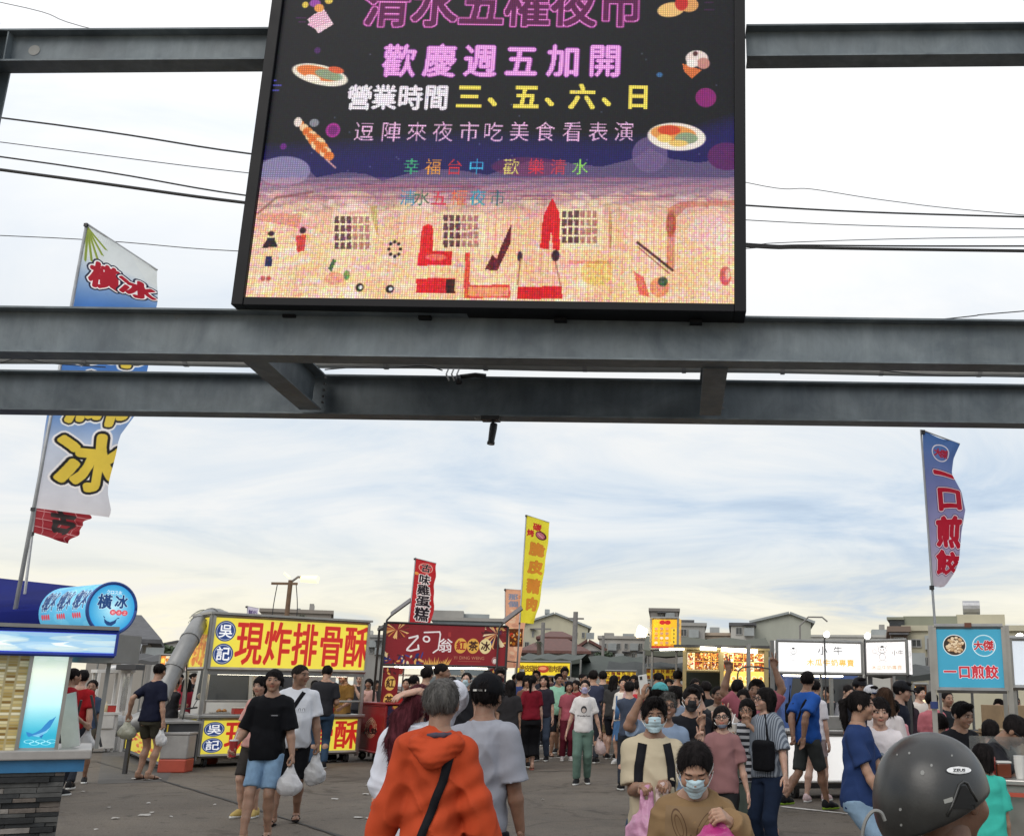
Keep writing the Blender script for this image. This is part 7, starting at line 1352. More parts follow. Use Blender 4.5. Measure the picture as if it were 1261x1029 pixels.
    if g('mask'):
        s = SDF((-.42*q, -.60*q, -.60*q), (.42*q, .05*q, .10*q), hh_); s.ell((0, -.10*q, -.12*q), (.295*q, .325*q, .385*q), .1*q); s.ell((0, -.36*q, -.10*q), (.10*q, .12*q, .13*q), .12*q); s.ell((0, -.29*q, -.40*q), (.12*q, .11*q, .09*q), .1*q)
        s.plane((0, -.3*q, -.005*q), (0, .15, 1), .02*q) if g('mask') != 'chin' else s.plane((0, -.3*q, -.30*q), (0, .15, 1), .02*q); s.plane((0, -.12*q, 0), (0, 1, 0), .01*q); s.plane((0, 0, -.46*q), (0, 0, -1), .02*q)
        V, Q = s.mesh('mask', lambda P: .006*q*np.sin(P[..., 2]/q*60)); mk('mask', (V @ Rh.T + Hc, Q), mat('mask_'+g('maskc', 'blue'), {'blue': (.45, .60, .66), 'black': (.015, .015, .017), 'lilac': (.45, .42, .62), 'teal': (.25, .5, .52), 'grey': (.12, .14, .18)}[g('maskc', 'blue')], .8, bump=.4, bscale=120), root)
        for sd in (1, -1): b = MB(); b.tube(hp_([(sd*.27, -.18, -.06), (sd*.36, -.02, .02), (sd*.385, .10, .06)]), .0018+.0002*Y, 5); b.tube(hp_([(sd*.26, -.16, -.30), (sd*.35, -.02, -.18), (sd*.38, .08, -.10)]), .0018+.0002*Y, 5); b.build('ear_loop', WP, root)
    if g('glasses'):
        b = MB()
        for sd in (1, -1):
            ring = [(sd*.135+.10*math.cos(a), -.455+.02*abs(math.cos(a)), .02+.075*math.sin(a)) for a in np.linspace(0, 6.283, 15)]; b.tube(hp_(ring), .0012+.00022*Y, 5); b.tube(hp_([(sd*.235, -.43, .04), (sd*.36, 0, .03)]), .0012+.00018*Y, 5)
        b.tube(hp_([(-.04, -.46, .03), (.04, -.46, .03)]), .0012+.0002*Y, 5); b.build('glasses', BLK, root)
    if g('cap'):
        cc_ = g('cap'); s = SDF((-.5*q, -.85*q, -.3*q), (.5*q, .62*q, .75*q), hh_*1.1); s.ell((0, .07*q, .16*q), (.405*q, .475*q, .42*q), .02*q); s.plane((0, .1*q, .02*q if g('capdeep') else .12*q), (0, .12, -1), .02*q)
        V, Q = s.mesh('cap', lambda P: .006*q*wob(P/q, 9, 3)); o = mk('cap', (V @ Rh.T + Hc, Q), fab(cc_), root)
        s = SDF((-.4*q, -.95*q, -.1*q), (.4*q, 0, .4*q), hh_); s.ell((0, -.42*q, .15*q), (.31*q, .40*q, .09*q), .02*q); s.plane((0, -.4*q, .155*q), (0, -.1, 1), .01*q); s.plane((0, -.30*q, 0), (0, 1, 0), .01*q)
        V, Q = s.mesh('brim'); mk('brim', (V @ Rh.T + Hc, Q), fab(g('brimc', cc_)), o)
    Mw = np.array(Matrix.Rotation(rz, 3, 'Z')); out_ = dict(root=root, H=H, hands={sd: Mw @ hands[sd]+np.array([X, Y, 0]) for sd in hands}, shirt=tv, tf=tf, rz=rz, X=X, Y=Y, crouch=crouch, Hc=Hc, Rh=Rh, q=q, J=J, body=body, Mw=Mw, seed=seed, shirtobj=shirt, lz=lambda v: (at(u, v, Y)[2]))
    PEOPLE.append(out_); return out_
def bvh(P):
    if 'bvh' not in P: P['bvh'] = BVHTree.FromPolygons([tuple(v) for v in P['shirt'][0]], [tuple(int(i) for i in q) for q in P['shirt'][1]])
    return P['bvh']
def cast(P, x, z, front=True):      # the shirt's surface at local x, z
    o = Vector((x, -2 if front else 2, z)); d = Vector((0, 1 if front else -1, 0)); h = bvh(P).ray_cast(o, d); return h[0], h[1]
def shirt_print(P, canvas_fn, zc, w_, h_, x=0, front=True, name='shirt_print'):
    cw_, ch_ = 160, max(20, int(160*h_/w_)); n = 12; v = []; ok = True; sg = 1 if front else -1
    for j in range(n+1):
        for i in range(n+1):
            p, nn = cast(P, x+sg*w_*(i/n-.5), zc+h_*(j/n-.5), front)
            if p is None: return None
            v.append(tuple(p+Vector((0, -.0035 if front else .0035, 0))))
    me = bpy.data.meshes.new(name); me.from_pydata(v, [], [(j*(n+1)+i, j*(n+1)+i+1, (j+1)*(n+1)+i+1, (j+1)*(n+1)+i) for j in range(n) for i in range(n)]); ul = me.uv_layers.new(name='UVMap').data
    for l_ in me.loops: ul[l_.index].uv = ((l_.vertex_index % (n+1))/n, (l_.vertex_index//(n+1))/n)
    me.shade_smooth(); return link(name, me, imgmat(name, canvas_fn(cw_, ch_), 0, .85), P['root'])
def strap(P, path, wd, m, name='strap', front=True, th=.006):     # path: local (x, z) points lying on the shirt
    f = []
    for a, b in zip(path[:-1], path[1:]):
        for t in np.linspace(0, 1, 10, endpoint=False): f.append((a[0]+(b[0]-a[0])*t, a[1]+(b[1]-a[1])*t))
    f.append(path[-1]); L_, R_ = [], []; sg = -1 if front else 1; ls = 0
    for i, (x, z) in enumerate(f):
        d = np.array(f[min(i+1, len(f)-1)])-np.array(f[max(i-1, 0)]); d = d/np.linalg.norm(d); n = np.array([-d[1], d[0]])*wd/2; a, _ = cast(P, x+n[0], z+n[1], front); b, _ = cast(P, x-n[0], z-n[1], front)
        if a is None and b is None: continue
        a = a or Vector((x+n[0], b.y, z+n[1])); b = b or Vector((x-n[0], a.y, z-n[1])); L_.append(a+Vector((0, sg*th, 0))); R_.append(b+Vector((0, sg*th, 0)))
    k = len(L_)
    if k < 2: return None
    mb = MB(); back = [p-Vector((0, sg*th*1.6, 0)) for p in L_+R_]; mb.add(L_+R_+back, [(i, i+1, k+i+1, k+i) for i in range(k-1)]+[(2*k+i, 3*k+i, 3*k+i+1, 2*k+i+1) for i in range(k-1)]+[(i, 2*k+i, 2*k+i+1, i+1) for i in range(k-1)]+[(k+i, k+i+1, 3*k+i+1, 3*k+i) for i in range(k-1)])
    return mb.build(name, m, P['root'], smooth=True)
def bag(P, sd, label, c, size=.2, hh=.26, name='plastic_bag', clear=False, drop=.10, sq=1.0, content=None):
    w_ = P['hands'][sd]; s = SDF((-.75*size, -.6*size, -hh-drop-.02), (.75*size, .6*size, .04), max(.006, .0007*P['Y'])); zc = -drop-hh*.58
    s.ell((0, 0, zc), (size*.5*sq, size*.40, hh*.44), .02); s.ell((.02, 0, zc-hh*.12), (size*.52*sq, size*.42, hh*.32), .03); s.chain([(0, 0, zc+hh*.25), (0, 0, -drop*.8)], [size*.22, .014], .05)
    for q_ in (1, -1): s.chain([(q_*size*.16, 0, -drop-hh*.15), (q_*.022, 0, -.02), (0, 0, .012)], [size*.09, .009, .009], .02)
    t = thing(name, tuple(w_), label, 'bag'); m = mat('bag_'+label.split()[0]+str(c[0])[:4], c, .35, var=.08, bump=.8, bscale=34, spec=.5, trans=.3); r = P['seed']
    V, Q = s.mesh('bag', lambda p: .010*wob(p*np.array([1, 1, .6]), 26, r)+.007*wob(p, 60, r+1)-.008*np.clip(1-3*np.abs(wob(p*np.array([1, 1, .4]), 22, r+5)), 0, 1)**2); mk('bag', (V, Q), m, t)
    if content: b = MB(); b.box(-size*.22, size*.22, -size*.44, -size*.30, zc-.05, zc+.05); b.build('carton', fab(content), t, bev=.01)
    return t

def stripes(name, c0, c1, period, axis=2, duty=.5, z0=None):
    m = bpy.data.materials.new(name); m.use_nodes = True; nt = m.node_tree; b = nt.nodes['Principled BSDF']; t = nt.nodes.new('ShaderNodeTexCoord').outputs['Object']; sp = nt.nodes.new('ShaderNodeSeparateXYZ'); nt.links.new(t, sp.inputs[0])
    q = mnode(nt, 'FRACT', mnode(nt, 'DIVIDE', sp.outputs[axis], period)); k = mnode(nt, 'GREATER_THAN', q, duty); 
    if z0 is not None: k = mnode(nt, 'MULTIPLY', k, mnode(nt, 'LESS_THAN', sp.outputs[2], z0))
    nt.links.new(mixc(nt, k, s2l(c0), s2l(c1)), b.inputs['Base Color']); b.inputs['Roughness'].default_value = .85; return m
def cup(P, sd, label, c, r=.035, h=.12, straw=None, name='drink_cup', dz=-.05):
    w_ = P['hands'][sd]; t = thing(name, (w_[0], w_[1], w_[2]+dz), label, 'cup'); m = mat('cup_'+name+str(c[0]), c, .35); b = MB(); b.tube([(0, 0, 0), (0, 0, h)], [r*.8, r], 14); b.build('cup_body', m, t, smooth=False); b = MB(); b.tube([(0, 0, h), (0, 0, h+.012)], [r*1.06, r*.98], 14); b.build('lid', mat('cup_lid', (.6, .6, .6), .3), t)
    b = MB(); b.tube([(0, 0, h), (.03, 0, h+.09)], .004, 6); b.build('straw', fab(straw or '#d8d8d8'), t); return t
def blob(name, label, cat, p, fn, m, lo, hi, h, warp=None, part='body', rz=0, rot=None):
    s = SDF(lo, hi, h); fn(s); t = thing(name, tuple(p), label, cat, rz=rz); mk(part, s.mesh(part, warp), m, t); return t
# ------------------------------------------------------------------ the crowd
DEN = lambda c, n: mat('denim_'+n, s2l(c), .85, var=.22, vscale=7, bump=.4, bscale=300, spec=.2)
def tee(c, **k): d = dict(kind='tee', c=c); d.update(k); return d
def shorts(c, **k): d = dict(kind='shorts', c=c, ez=.018); d.update(k); return d
def pants(c, **k): d = dict(kind='trousers', c=c); d.update(k); return d
gy = lambda u, v: float(gnd(u, v)[1])
VS = lambda x, y, z, **k: dict(t=(x, y, z), pose='v', dir=(0, .05, 1), n=(0, -1, 0), hint=(0, .3, -1), **k)
POSES = [dict(), dict(A=dict(t=(.05, -.15, .66), pose='hold', dir=(-.3, -.6, .5)), B=dict(t=(-.05, -.15, .65), pose='hold', dir=(.3, -.6, .5))), dict(A=dict(t=(.09, -.14, .60), pose='hold')), dict(B=dict(t=(-.04, -.15, .74), pose='grip', dir=(.2, -.3, 1))), dict(A=dict(t=(.15, -.07, .49)), B=dict(t=(-.13, .06, .49)), LA=(.05, -.08, 0), LB=(-.05, .09, .01)),
         dict(B=dict(t=(-.14, -.10, .56), pose='grip'), LA=(.06, .02, 0)), dict(A=dict(t=(.02, -.13, .80), pose='grip', dir=(-.2, -.1, 1), hint=(.5, .2, -1)), head=(12, 8, 4)), dict(lean=7, head=(-14, 14, 0)), dict(A=dict(t=(-.03, -.13, .68), pose='relax'), B=dict(t=(.03, -.12, .66), pose='relax'))]
def crowd(lst, **kw):
    for i, (u, vt, Y, f, c, fem, h_, lb) in enumerate(lst):
        d = dict(face=f, fem=fem, hair=h_, top=tee(c), bot=pants(('#22242c', '#30343c', '#1a1a1e', '#3a4454')[i % 4], ez=.014), tone=('mid', 'fair', 'tan')[i % 3], lod=1.2 if Y < 18 else 1.4, bw=(1.0, 1.1, .93, 1.18)[(i*3+int(u)) % 4]); d.update(POSES[(i*4+int(u)) % len(POSES)]); d.update(kw)
        if (i+int(u)) % 3 == 0: d['bot'] = shorts(('#3a3630', '#24262c', '#5a5448')[i % 3])
        P = person(lb, u, vt, Y, **d); CR.append(P)
CR = []
# --- left half
NAVY = person('woman in navy top and olive shorts standing with her back turned beside the grey duct', 193, 818, gy(192, 960), face=165, fem=True, bw=1.12, hair='bun', head=(10, 4, 0), top=tee('#12162a', ez=.02, hem=.50), bot=shorts('#3c3a30', len=.62, ez=.022), shoe='sandal', shoec='#2a1614', tone='mid',
     A=dict(t=(.16, .10, .56), pose='grip', n=(0, 0, -1)), B=dict(t=(-.155, .02, .47), pose='grip'))
BOY = person('boy in black t-shirt and light denim shorts walking towards the camera', 337, 826, 10.8, face=4, hair='bangs', head=(10, -2, 0), top=tee('#0b0c11', sl=.98, ez=.026, hem=.47), bot=dict(kind='shorts', m=DEN('#7f9dba', 'light'), len=.86, ez=.02), shoe='sandal', shoec='#201c1c',
     A=dict(t=(.17, -.03, .485), pose='grip', n=(-1, 0, 0)), B=dict(t=(-.165, -.10, .555), pose='hold', n=(1, 0, 0)), LA=(.05, .03, 0), LB=(-.045, -.13, 0))
shirt_print(BOY, lambda w_, h_: Canvas(w_, h_, '#0b0c11').ctext('oooooo', w_/2, h_/2, h_*.9, '#b8b8c0', bold=1), .735*BOY['H'], .09, .02, x=.075, name='chest_print')
MAN2 = person('balding man in white t-shirt with black crossbody strap walking behind the boy', 369, 820, 12.1, face=10, bw=1.12, belly=.06, hair='buzz', hairc='softblack', head=(52, 0, 0), tone='tan', top=tee('#d4d6dc', ez=.024, hem=.475), bot=shorts('#101014', len=.95), shoe='sandal', shoec='#181416',
     A=dict(t=(.165, -.02, .475), pose='grip', n=(-1, 0, 0)), LB=(-.06, -.10, 0), LA=(.05, .10, .01))
strap(MAN2, [(-.06*1.7, .62*1.7), (.045*1.7, .83*1.7)], .045, fab('#15151a', 'strap_black'), 'crossbody_strap')
shirt_print(MAN2, lambda w_, h_: Canvas(w_, h_, '#d4d6dc').ctext('∩∩', w_/2, h_/2, h_*.9, '#404048', bold=1), .72*MAN2['H'], .10, .05, x=.08, name='chest_print')
POLO = person('man in dark grey polo and jeans ordering at the yellow rib stall', 401, 820, gy(400, 946), face=200, bw=1.08, hair='short', head=(-15, 18, 0), tone='mid', top=tee('#26262a', ez=.02), bot=dict(kind='trousers', m=DEN('#2e4258', 'dark'), ez=.014), shoec='#15151a',
     A=dict(t=(.14, -.12, .60)), B=dict(t=(-.12, -.14, .62)))
person('person in pink top walking hidden behind the boy in black', 322, 834, 12.6, face=-10, fem=True, hair='bob', head=(0, 5, 0), top=tee('#c89890'), bot=shorts('#3a3634'), B=dict(t=(-.15, -.06, .5)), shoec='#b8a060', tone='fair')
person('stall keeper in red cap frying behind the yellow rib stall counter', 424, 826, gy(400, 946)+2.0, face=-15, hair='short', cap='#7a1016', head=(-10, 15, 0), top=tee('#8a6a3a'), bot=pants('#202024'), B=dict(t=(-.2, -.2, .62)), A=dict(t=(.12, -.2, .6)))
person('helper in orange apron behind the yellow rib stall counter', 386, 838, gy(400, 946)+2.4, face=20, fem=True, hair='bun', head=(0, 10, 0), top=tee('#c87820'), bot=pants('#202024'))
crowd(((86, 824, 14.6, 150, '#8c1420', True, 'pony', 'woman in red shirt seated at the left behind the whale light box'), (99, 826, 15.4, 200, '#98161e', False, 'short', 'man in red shirt behind the white kiosk'), (112, 838, 16.4, 20, '#3c4a60', True, 'bun', 'woman in grey-blue shirt glimpsed through the white kiosk glass'),
    (212, 836, 20.6, 160, '#141418', False, 'short', 'man in black bending by the scooters right of the woman in navy'), (228, 836, 22.4, 200, '#7a2030', True, 'long', 'woman in maroon walking among the scooters left of the yellow stall'), (240, 842, 24.2, 30, '#b8a8a0', False, 'short', 'man in pale shirt among the scooters'), (220, 830, 27.5, 0, '#a03030', False, 'buzz', 'distant man in red under the pink awning'), (236, 829, 28.6, 90, '#282830', True, 'bun', 'distant woman in charcoal under the pink awning'), (200, 838, 26, 90, '#502838', True, 'bob', 'distant woman in plum near the orange food sign'),
    (453, 836, 24.5, 5, '#d8b0a8', True, 'bangs', 'woman in pale pink between yellow and red stalls'), (443, 830, 26.5, -20, '#303034', False, 'short', 'man in dark shirt between the yellow and red stalls'), (462, 838, 27.5, 40, '#202028', True, 'long', 'woman in black standing left of the red tea banner')))
# --- middle: big backs
OR = person('grey haired man in orange hooded rain jacket walking away in the foreground', 543, 842, 5.25, face=182, bw=.84, H=1.60, hs=1.06, hair='short', hairc='grey', head=(0, 2, 0), tone='tan', top=dict(kind='long', c=(.43, .056, .017), ez=.024, hem=.44, fold=.0105, flare=1.10, name='jacket', nk=.0), bot=pants('#2a2c34'),
     A=dict(t=(.175, -.01, .47)), B=dict(t=(-.175, -.01, .47)))
GT = person('man in grey t-shirt and black cap walking away beside the orange jacket', 598, 835, 6.0, face=174, bw=.96, H=1.60, hs=1.06, hair='short', cap='#0a0b10', capdeep=True, head=(-6, 2, 0), tone='dark', top=tee((.27, .28, .32), sl=.9, ez=.022, hem=.455, fold=.008), bot=pants('#23252c'),
     B=dict(t=(-.150, -.02, .474), n=(1, 0, 0)))
LH = person('woman in long white dress holding up her long burgundy hair with one hand', 512, 846, 6.1, face=188, fem=True, bw=1.08, hair='swept', hairc='burgundy', head=(0, 10, -8), tone='fair', top=dict(kind='tee', c='#c9ccd6', ez=.030, hem=.46, sl=1.1, fold=.010), bot=dict(kind='skirt', c='#c9ccd6', hem=.14, flare=1.55, ez=.03),
     B=dict(t=(.0, .04, .985), pose='relax', dir=(.8, .25, -.2), n=(0, -.2, -1), hint=(-.8, -.2, .5)))
# --- middle distance
GREEN = person('woman in white printed t-shirt and green trousers walking towards the camera in a lilac mask', 720, 838, gy(720, 965), face=2, fem=True, hair='bun', head=(0, 2, 0), mask=True, maskc='lilac', tone='fair', top=tee('#d6d2d0', hem=.49, ez=.022), bot=pants('#5f776c', ez=.016), LA=(.05, .06, 0), LB=(-.05, -.06, 0), shoec='#16181c',
     A=dict(t=(.17, .02, .49)), B=dict(t=(-.17, 0, .49)))
shirt_print(GREEN, lambda w_, h_: (Canvas(w_, h_, '#d6d2d0').ell(w_*.5, h_*.36, w_*.22, h_*.26, '#2a2a30').ell(w_*.5, h_*.42, w_*.15, h_*.16, '#c8b8b0').ctext('Wanderlust', w_/2, h_*.8, h_*.2, '#3a3438', bold=1)), .70*GREEN['H'], .22, .22)
REDW = person('woman in dark red t-shirt and wide black trousers with her back turned', 655, 832, gy(655, 948), face=200, fem=True, bw=1.12, hair='pony', head=(-25, 0, 0), tone='fair', top=tee('#6e1020', hem=.53), bot=pants('#101014', ez=.035, flare=1.5, len=.6), shoe='sandal', shoec='#a86a60', LA=(.06, 0, 0), LB=(-.05, -.04, 0), A=dict(t=(.16, -.05, .52)))
MINT = person('stout man in mint t-shirt and black shorts carrying a pinkish bag', 687, 830, gy(685, 931), face=25, bw=1.15, belly=.07, hair='short', tone='mid', top=tee('#8ab8a0', ez=.02), bot=shorts('#15151a'), shoe='sandal', shoec='#201818', A=dict(t=(.17, -.04, .5), pose='grip'))
PINKW = person('woman in rose checked shirt and maroon trousers behind the green trousered woman', 700, 840, gy(698, 936), face=15, fem=True, hair='bob', tone='mid', top=tee('#a0525e'), bot=pants('#5c1c2a', ez=.02), shoec='#b0a8a8')
person('woman with short hair and red top beside the rose checked shirt', 709, 838, gy(698, 933)+.8, face=-20, fem=True, hair='bangs', top=tee('#8a3038'), bot=pants('#3c2a30'))
CAMO = person('man in charcoal t-shirt and camouflage shorts seen from behind', 742, 827, gy(742, 932), face=190, bw=1.12, hair='short', top=tee('#2e2f30', ez=.03), bot=shorts('#8a7a5c', m=mat('camouflage', s2l('#8a7a5c'), .85, var=.6, vscale=14)), shoe='sandal', shoec='#1c1818', tone='fair')
DUNG = person('woman in white t-shirt and blue denim pinafore dress', 767, 836, gy(768, 940), face=-25, fem=True, hair='bun', head=(35, -5, 0), tone='fair', top=tee('#d8d4cc', ez=.024, sl=1.0), bot=dict(kind='skirt', m=DEN('#466a94', 'dress'), hem=.27, flare=1.18, ez=.03), shoec='#c0c0c0')
h_ = DUNG['H']; dm = DEN('#466a94', 'dress')
for sx in (-1, 1): strap(DUNG, [(sx*.055*h_, .60*h_), (sx*.055*h_, .80*h_)], .05, dm, 'pinafore_strap')
strap(DUNG, [(-.06*h_, .63*h_), (.06*h_, .63*h_)], .22*h_, dm, 'pinafore_bib', th=.012)
person('woman with long ponytail in dark grey top and black trousers seen from behind', 628, 838, 18.3, face=185, fem=True, bw=1.05, hair='long', top=tee('#2c2a2c', ez=.03, flare=1.1), bot=pants('#141416'))
person('tall man in black shirt looking right in front of the red tea stall', 541, 818, 14.5, face=90, bw=1.05, hair='buzz', tone='tan', head=(10, 0, 0), top=tee('#1c1c24'), bot=pants('#202024'))
person('masked woman in black camisole facing the camera by the red tea stall', 574, 829, 17.5, face=0, fem=True, hair='pony', mask=True, tone='fair', top=dict(kind='vest', c='#141418'), bot=pants('#202028'))
crowd(((524, 822, 16.8, 170, '#2a2a34', False, 'short', 'man in navy shirt queuing left of the tall man at the tea stall'), (508, 832, 18.5, 150, '#181a20', True, 'bun', 'woman in black queuing at the left of the tea stall'), (556, 834, 18, 200, '#d4d4da', False, 'short', 'man in white t-shirt queuing behind the grey haired man'), (600, 826, 19.5, 185, '#1a1a1e', True, 'long', 'woman in black behind the black capped man'), (612, 822, 21, 30, '#30343a', False, 'short', 'man in slate shirt at the right end of the tea stall'),
    (640, 828, 22, 160, '#2c3a66', False, 'short', 'man in dark blue shirt behind the woman in dark red'), (648, 832, 20.8, 20, '#6a4a3c', True, 'bob', 'brown haired woman behind the woman in dark red'), (670, 832, 22.6, -10, '#2a2630', True, 'long', 'long haired woman in black between the dark red and mint shirts'), (694, 822, 25.4, 0, '#283048', False, 'short', 'tall man in navy standing under the yellow snack banner'), (730, 826, 22.2, 170, '#33384c', False, 'short', 'man in dark blue left of the charcoal t-shirt'), (755, 832, 23.5, 160, '#3a3a3a', True, 'long', 'long haired woman in black right of the charcoal t-shirt'),
    (780, 832, 22, 0, '#c0a0a0', True, 'bob', 'woman in pale pink right of the pinafore dress'), (716, 830, 27, 60, '#502030', False, 'buzz', 'distant man in maroon below the black-green awning'), (786, 838, 20.5, 190, '#b03038', True, 'bangs', 'child-sized woman in red flowered top near the raised phone'), (806, 828, 19.5, 150, '#d86a5a', True, 'bun', 'woman in coral print shirt with her back to the raised phone'), (834, 826, 21.5, 170, '#16161a', False, 'short', 'man in black left of the lit photo menus'), (823, 836, 22.5, 10, '#202022', True, 'long', 'woman in black below the dim yellow menu'), (660, 826, 26, 0, '#383840', False, 'short', 'distant man in grey left of the yellow snack banner'), (500, 836, 21.5, 0, '#a02020', True, 'bun', 'tea seller in red behind the tea stall counter'), (566, 838, 23.8, 10, '#a02020', False, 'short', 'tea seller in red at the middle of the tea stall'),
    (870, 840, 17.5, 200, '#1c2024', False, 'short', 'man in dark shirt behind the black topped woman'), (856, 836, 19, 10, '#24282c', True, 'bob', 'distant woman in slate by the photo menu stall')))
# --- selfie group
BEI = person('man in beige t-shirt with backpack straps and pale blue mask looking down at his bags', 805, 861, 6.9, face=8, bw=.96, H=1.56, hs=1.04, belly=.05, hair='short', head=(-4, 6, 0), mask=True, tone='tan', top=tee('#b0a48c', ez=.020, sl=.85), bot=dict(kind='trousers', m=DEN('#2e4258', 'dark'), ez=.014),
     A=dict(t=(.02, -.20, .685), pose='grip', n=(-.3, .2, -1)), B=dict(t=(-.06, -.19, .675), pose='grip', n=(.3, .2, -1)))
h_ = 1.56; c_ = BEI['crouch']
for sx in (-1, 1): strap(BEI, [(sx*.050*h_, .828*h_-c_), (sx*.066*h_, .74*h_-c_), (sx*.070*h_, .64*h_-c_)], .055, fab('#101114', 'strap_black'), 'backpack_strap')
PHONE = person('grey haired man in glasses holding a phone up high for a selfie', 819, 856, 8.6, face=12, H=1.56, hair='short', hairc='grey', glasses=True, head=(0, -10, 6), tone='tan', smile=True, top=tee('#7a8aa0'), bot=pants('#2a2c34'), B=dict(t=(-.155, -.14, .985), pose='hold', dir=(.1, -.2, 1), n=(.7, .6, 0), hint=(-.5, .2, -1)))
TEAL = person('person in teal cap behind the grey haired selfie taker', 811, 843, 11.4, face=150, hair='short', cap='#5cb0b4', head=(0, 5, 0), top=tee('#c0a898'), bot=pants('#303038'), tone='fair')
BMASK = person('young man in black t-shirt and black mask making a victory sign', 850, 848, 9.4, face=5, hair='short', head=(0, 4, 4), mask=True, maskc='black', tone='mid', top=tee('#15161c'), bot=pants('#1a1a20'), A=VS(.05, -.17, .80), B=dict(t=(-.15, -.05, .5)))
VEST = person('laughing woman in sleeveless black top leaning her head by the brass post', 868, 843, 10.2, face=-8, fem=True, hair='bangs', head=(-15, -8, -16), side=-6, smile=True, tone='fair', top=dict(kind='vest', c='#101116', ez=.018), bot=pants('#1c1c22'), A=VS(.16, -.16, .80))
PNK = person('girl in dusty pink top with grey mask under her chin making a victory sign', 890, 871, 9.0, face=-5, fem=True, bw=.95, hair='bob', glasses=True, mask='chin', maskc='grey', head=(0, -4, -4), tone='fair', top=tee('#8a6464', ez=.02), bot=pants('#16171c', ez=.014), B=VS(-.13, -.14, .80), A=dict(t=(.16, 0, .48)))
DRK_ = person('woman in glasses with a striped top holding a milky drink and hiding her mouth', 919, 862, 9.8, face=-8, fem=True, bw=.92, hair='bob', glasses=True, head=(-6, 2, 6), tone='mid', top=tee('#2a2c34', sl=1.0, m=stripes('bold_stripe', '#1c1e26', '#b0b2b8', .055), name='striped_shirt'), bot=pants('#5c665e', ez=.035, flare=1.4), A=dict(t=(.02, -.15, .86), pose='v', dir=(-.3, -.1, 1), n=(0, -1, 0), hint=(.9, 0, -.8)), B=dict(t=(-.10, -.17, .76), pose='hold', n=(.5, -.1, 0), dir=(.2, -.4, .8)))
ARMS = person('cheering man in pink shirt raising both arms with victory signs', 930, 838, 11.0, face=-5, tone='tan', hair='short', head=(-10, 0, 8), smile=True, top=tee('#a8606c'), bot=pants('#22242a'), A=dict(t=(.125, -.02, 1.09), pose='v', dir=(-.15, 0, 1), n=(0, -1, 0), hint=(.6, 0, -.2)), B=dict(t=(-.17, -.02, 1.07), pose='v', dir=(-.25, 0, 1), n=(0, -1, 0), hint=(-.6, 0, -.2)))
STRP = person('woman in fine striped blouse and dark jeans leaning towards the selfie group', 946, 848, 9.6, face=-48, fem=True, bw=1.10, hair='bob', glasses=True, smile=True, head=(-12, -4, 12), side=-4, tone='fair', top=tee('#6c7480', ez=.026, hem=.50, sl=1.0, m=stripes('fine_stripe', '#525a66', '#8a929c', .022, axis=0)), bot=dict(kind='trousers', m=DEN('#1e2a40', 'navy'), ez=.014), shoec='#1a1a1e', solec='#e0e0e0', A=dict(t=(.17, -.04, .50)))
ORT = person('stall keeper in orange-red t-shirt with white print behind the selfie group', 908, 838, 14.2, face=160, hair='short', top=tee('#c23a28'), bot=pants('#202024'), tone='mid')
shirt_print(ORT, lambda w_, h_: Canvas(w_, h_, '#c23a28').ctext('小吃', w_/2, h_*.5, h_*.7, '#f0d8d0', bold=2), .72*ORT['H'], .22, .12, front=False)
BLUE = person('man in royal blue t-shirt and grey shorts striding away with hands behind his back', 993, 828, gy(995, 998), face=128, bw=1.05, hair='short', head=(30, 0, 0), tone='tan', top=tee('#22509c', ez=.022, hem=.49), bot=shorts('#3c4040', ez=.02), shoe='sneaker', shoec='#14151a', solec='#7a9a2c', LA=(.05, .20, .05), LB=(-.05, -.15, 0),
     A=dict(t=(.02, .13, .53), pose='grip', n=(0, 1, 0)), B=dict(t=(-.09, .13, .53), pose='relax', n=(0, 1, 0)))
strap(BLUE, [(.06*1.7, .60*1.7), (-.06*1.7, .82*1.7)], .03, fab('#101114', 'strap_black'), 'crossbody_strap', front=False)
person('person in white top and pale shorts walking hidden beside the royal blue t-shirt', 1003, 838, gy(983, 992)+.6, face=150, fem=True, hair='bun', top=tee('#d0ccd0'), bot=shorts('#b8a8a8', len=.6), tone='fair', shoec='#d0b8b8', LA=(.05, .1, 0), LB=(-.04, -.1, 0))
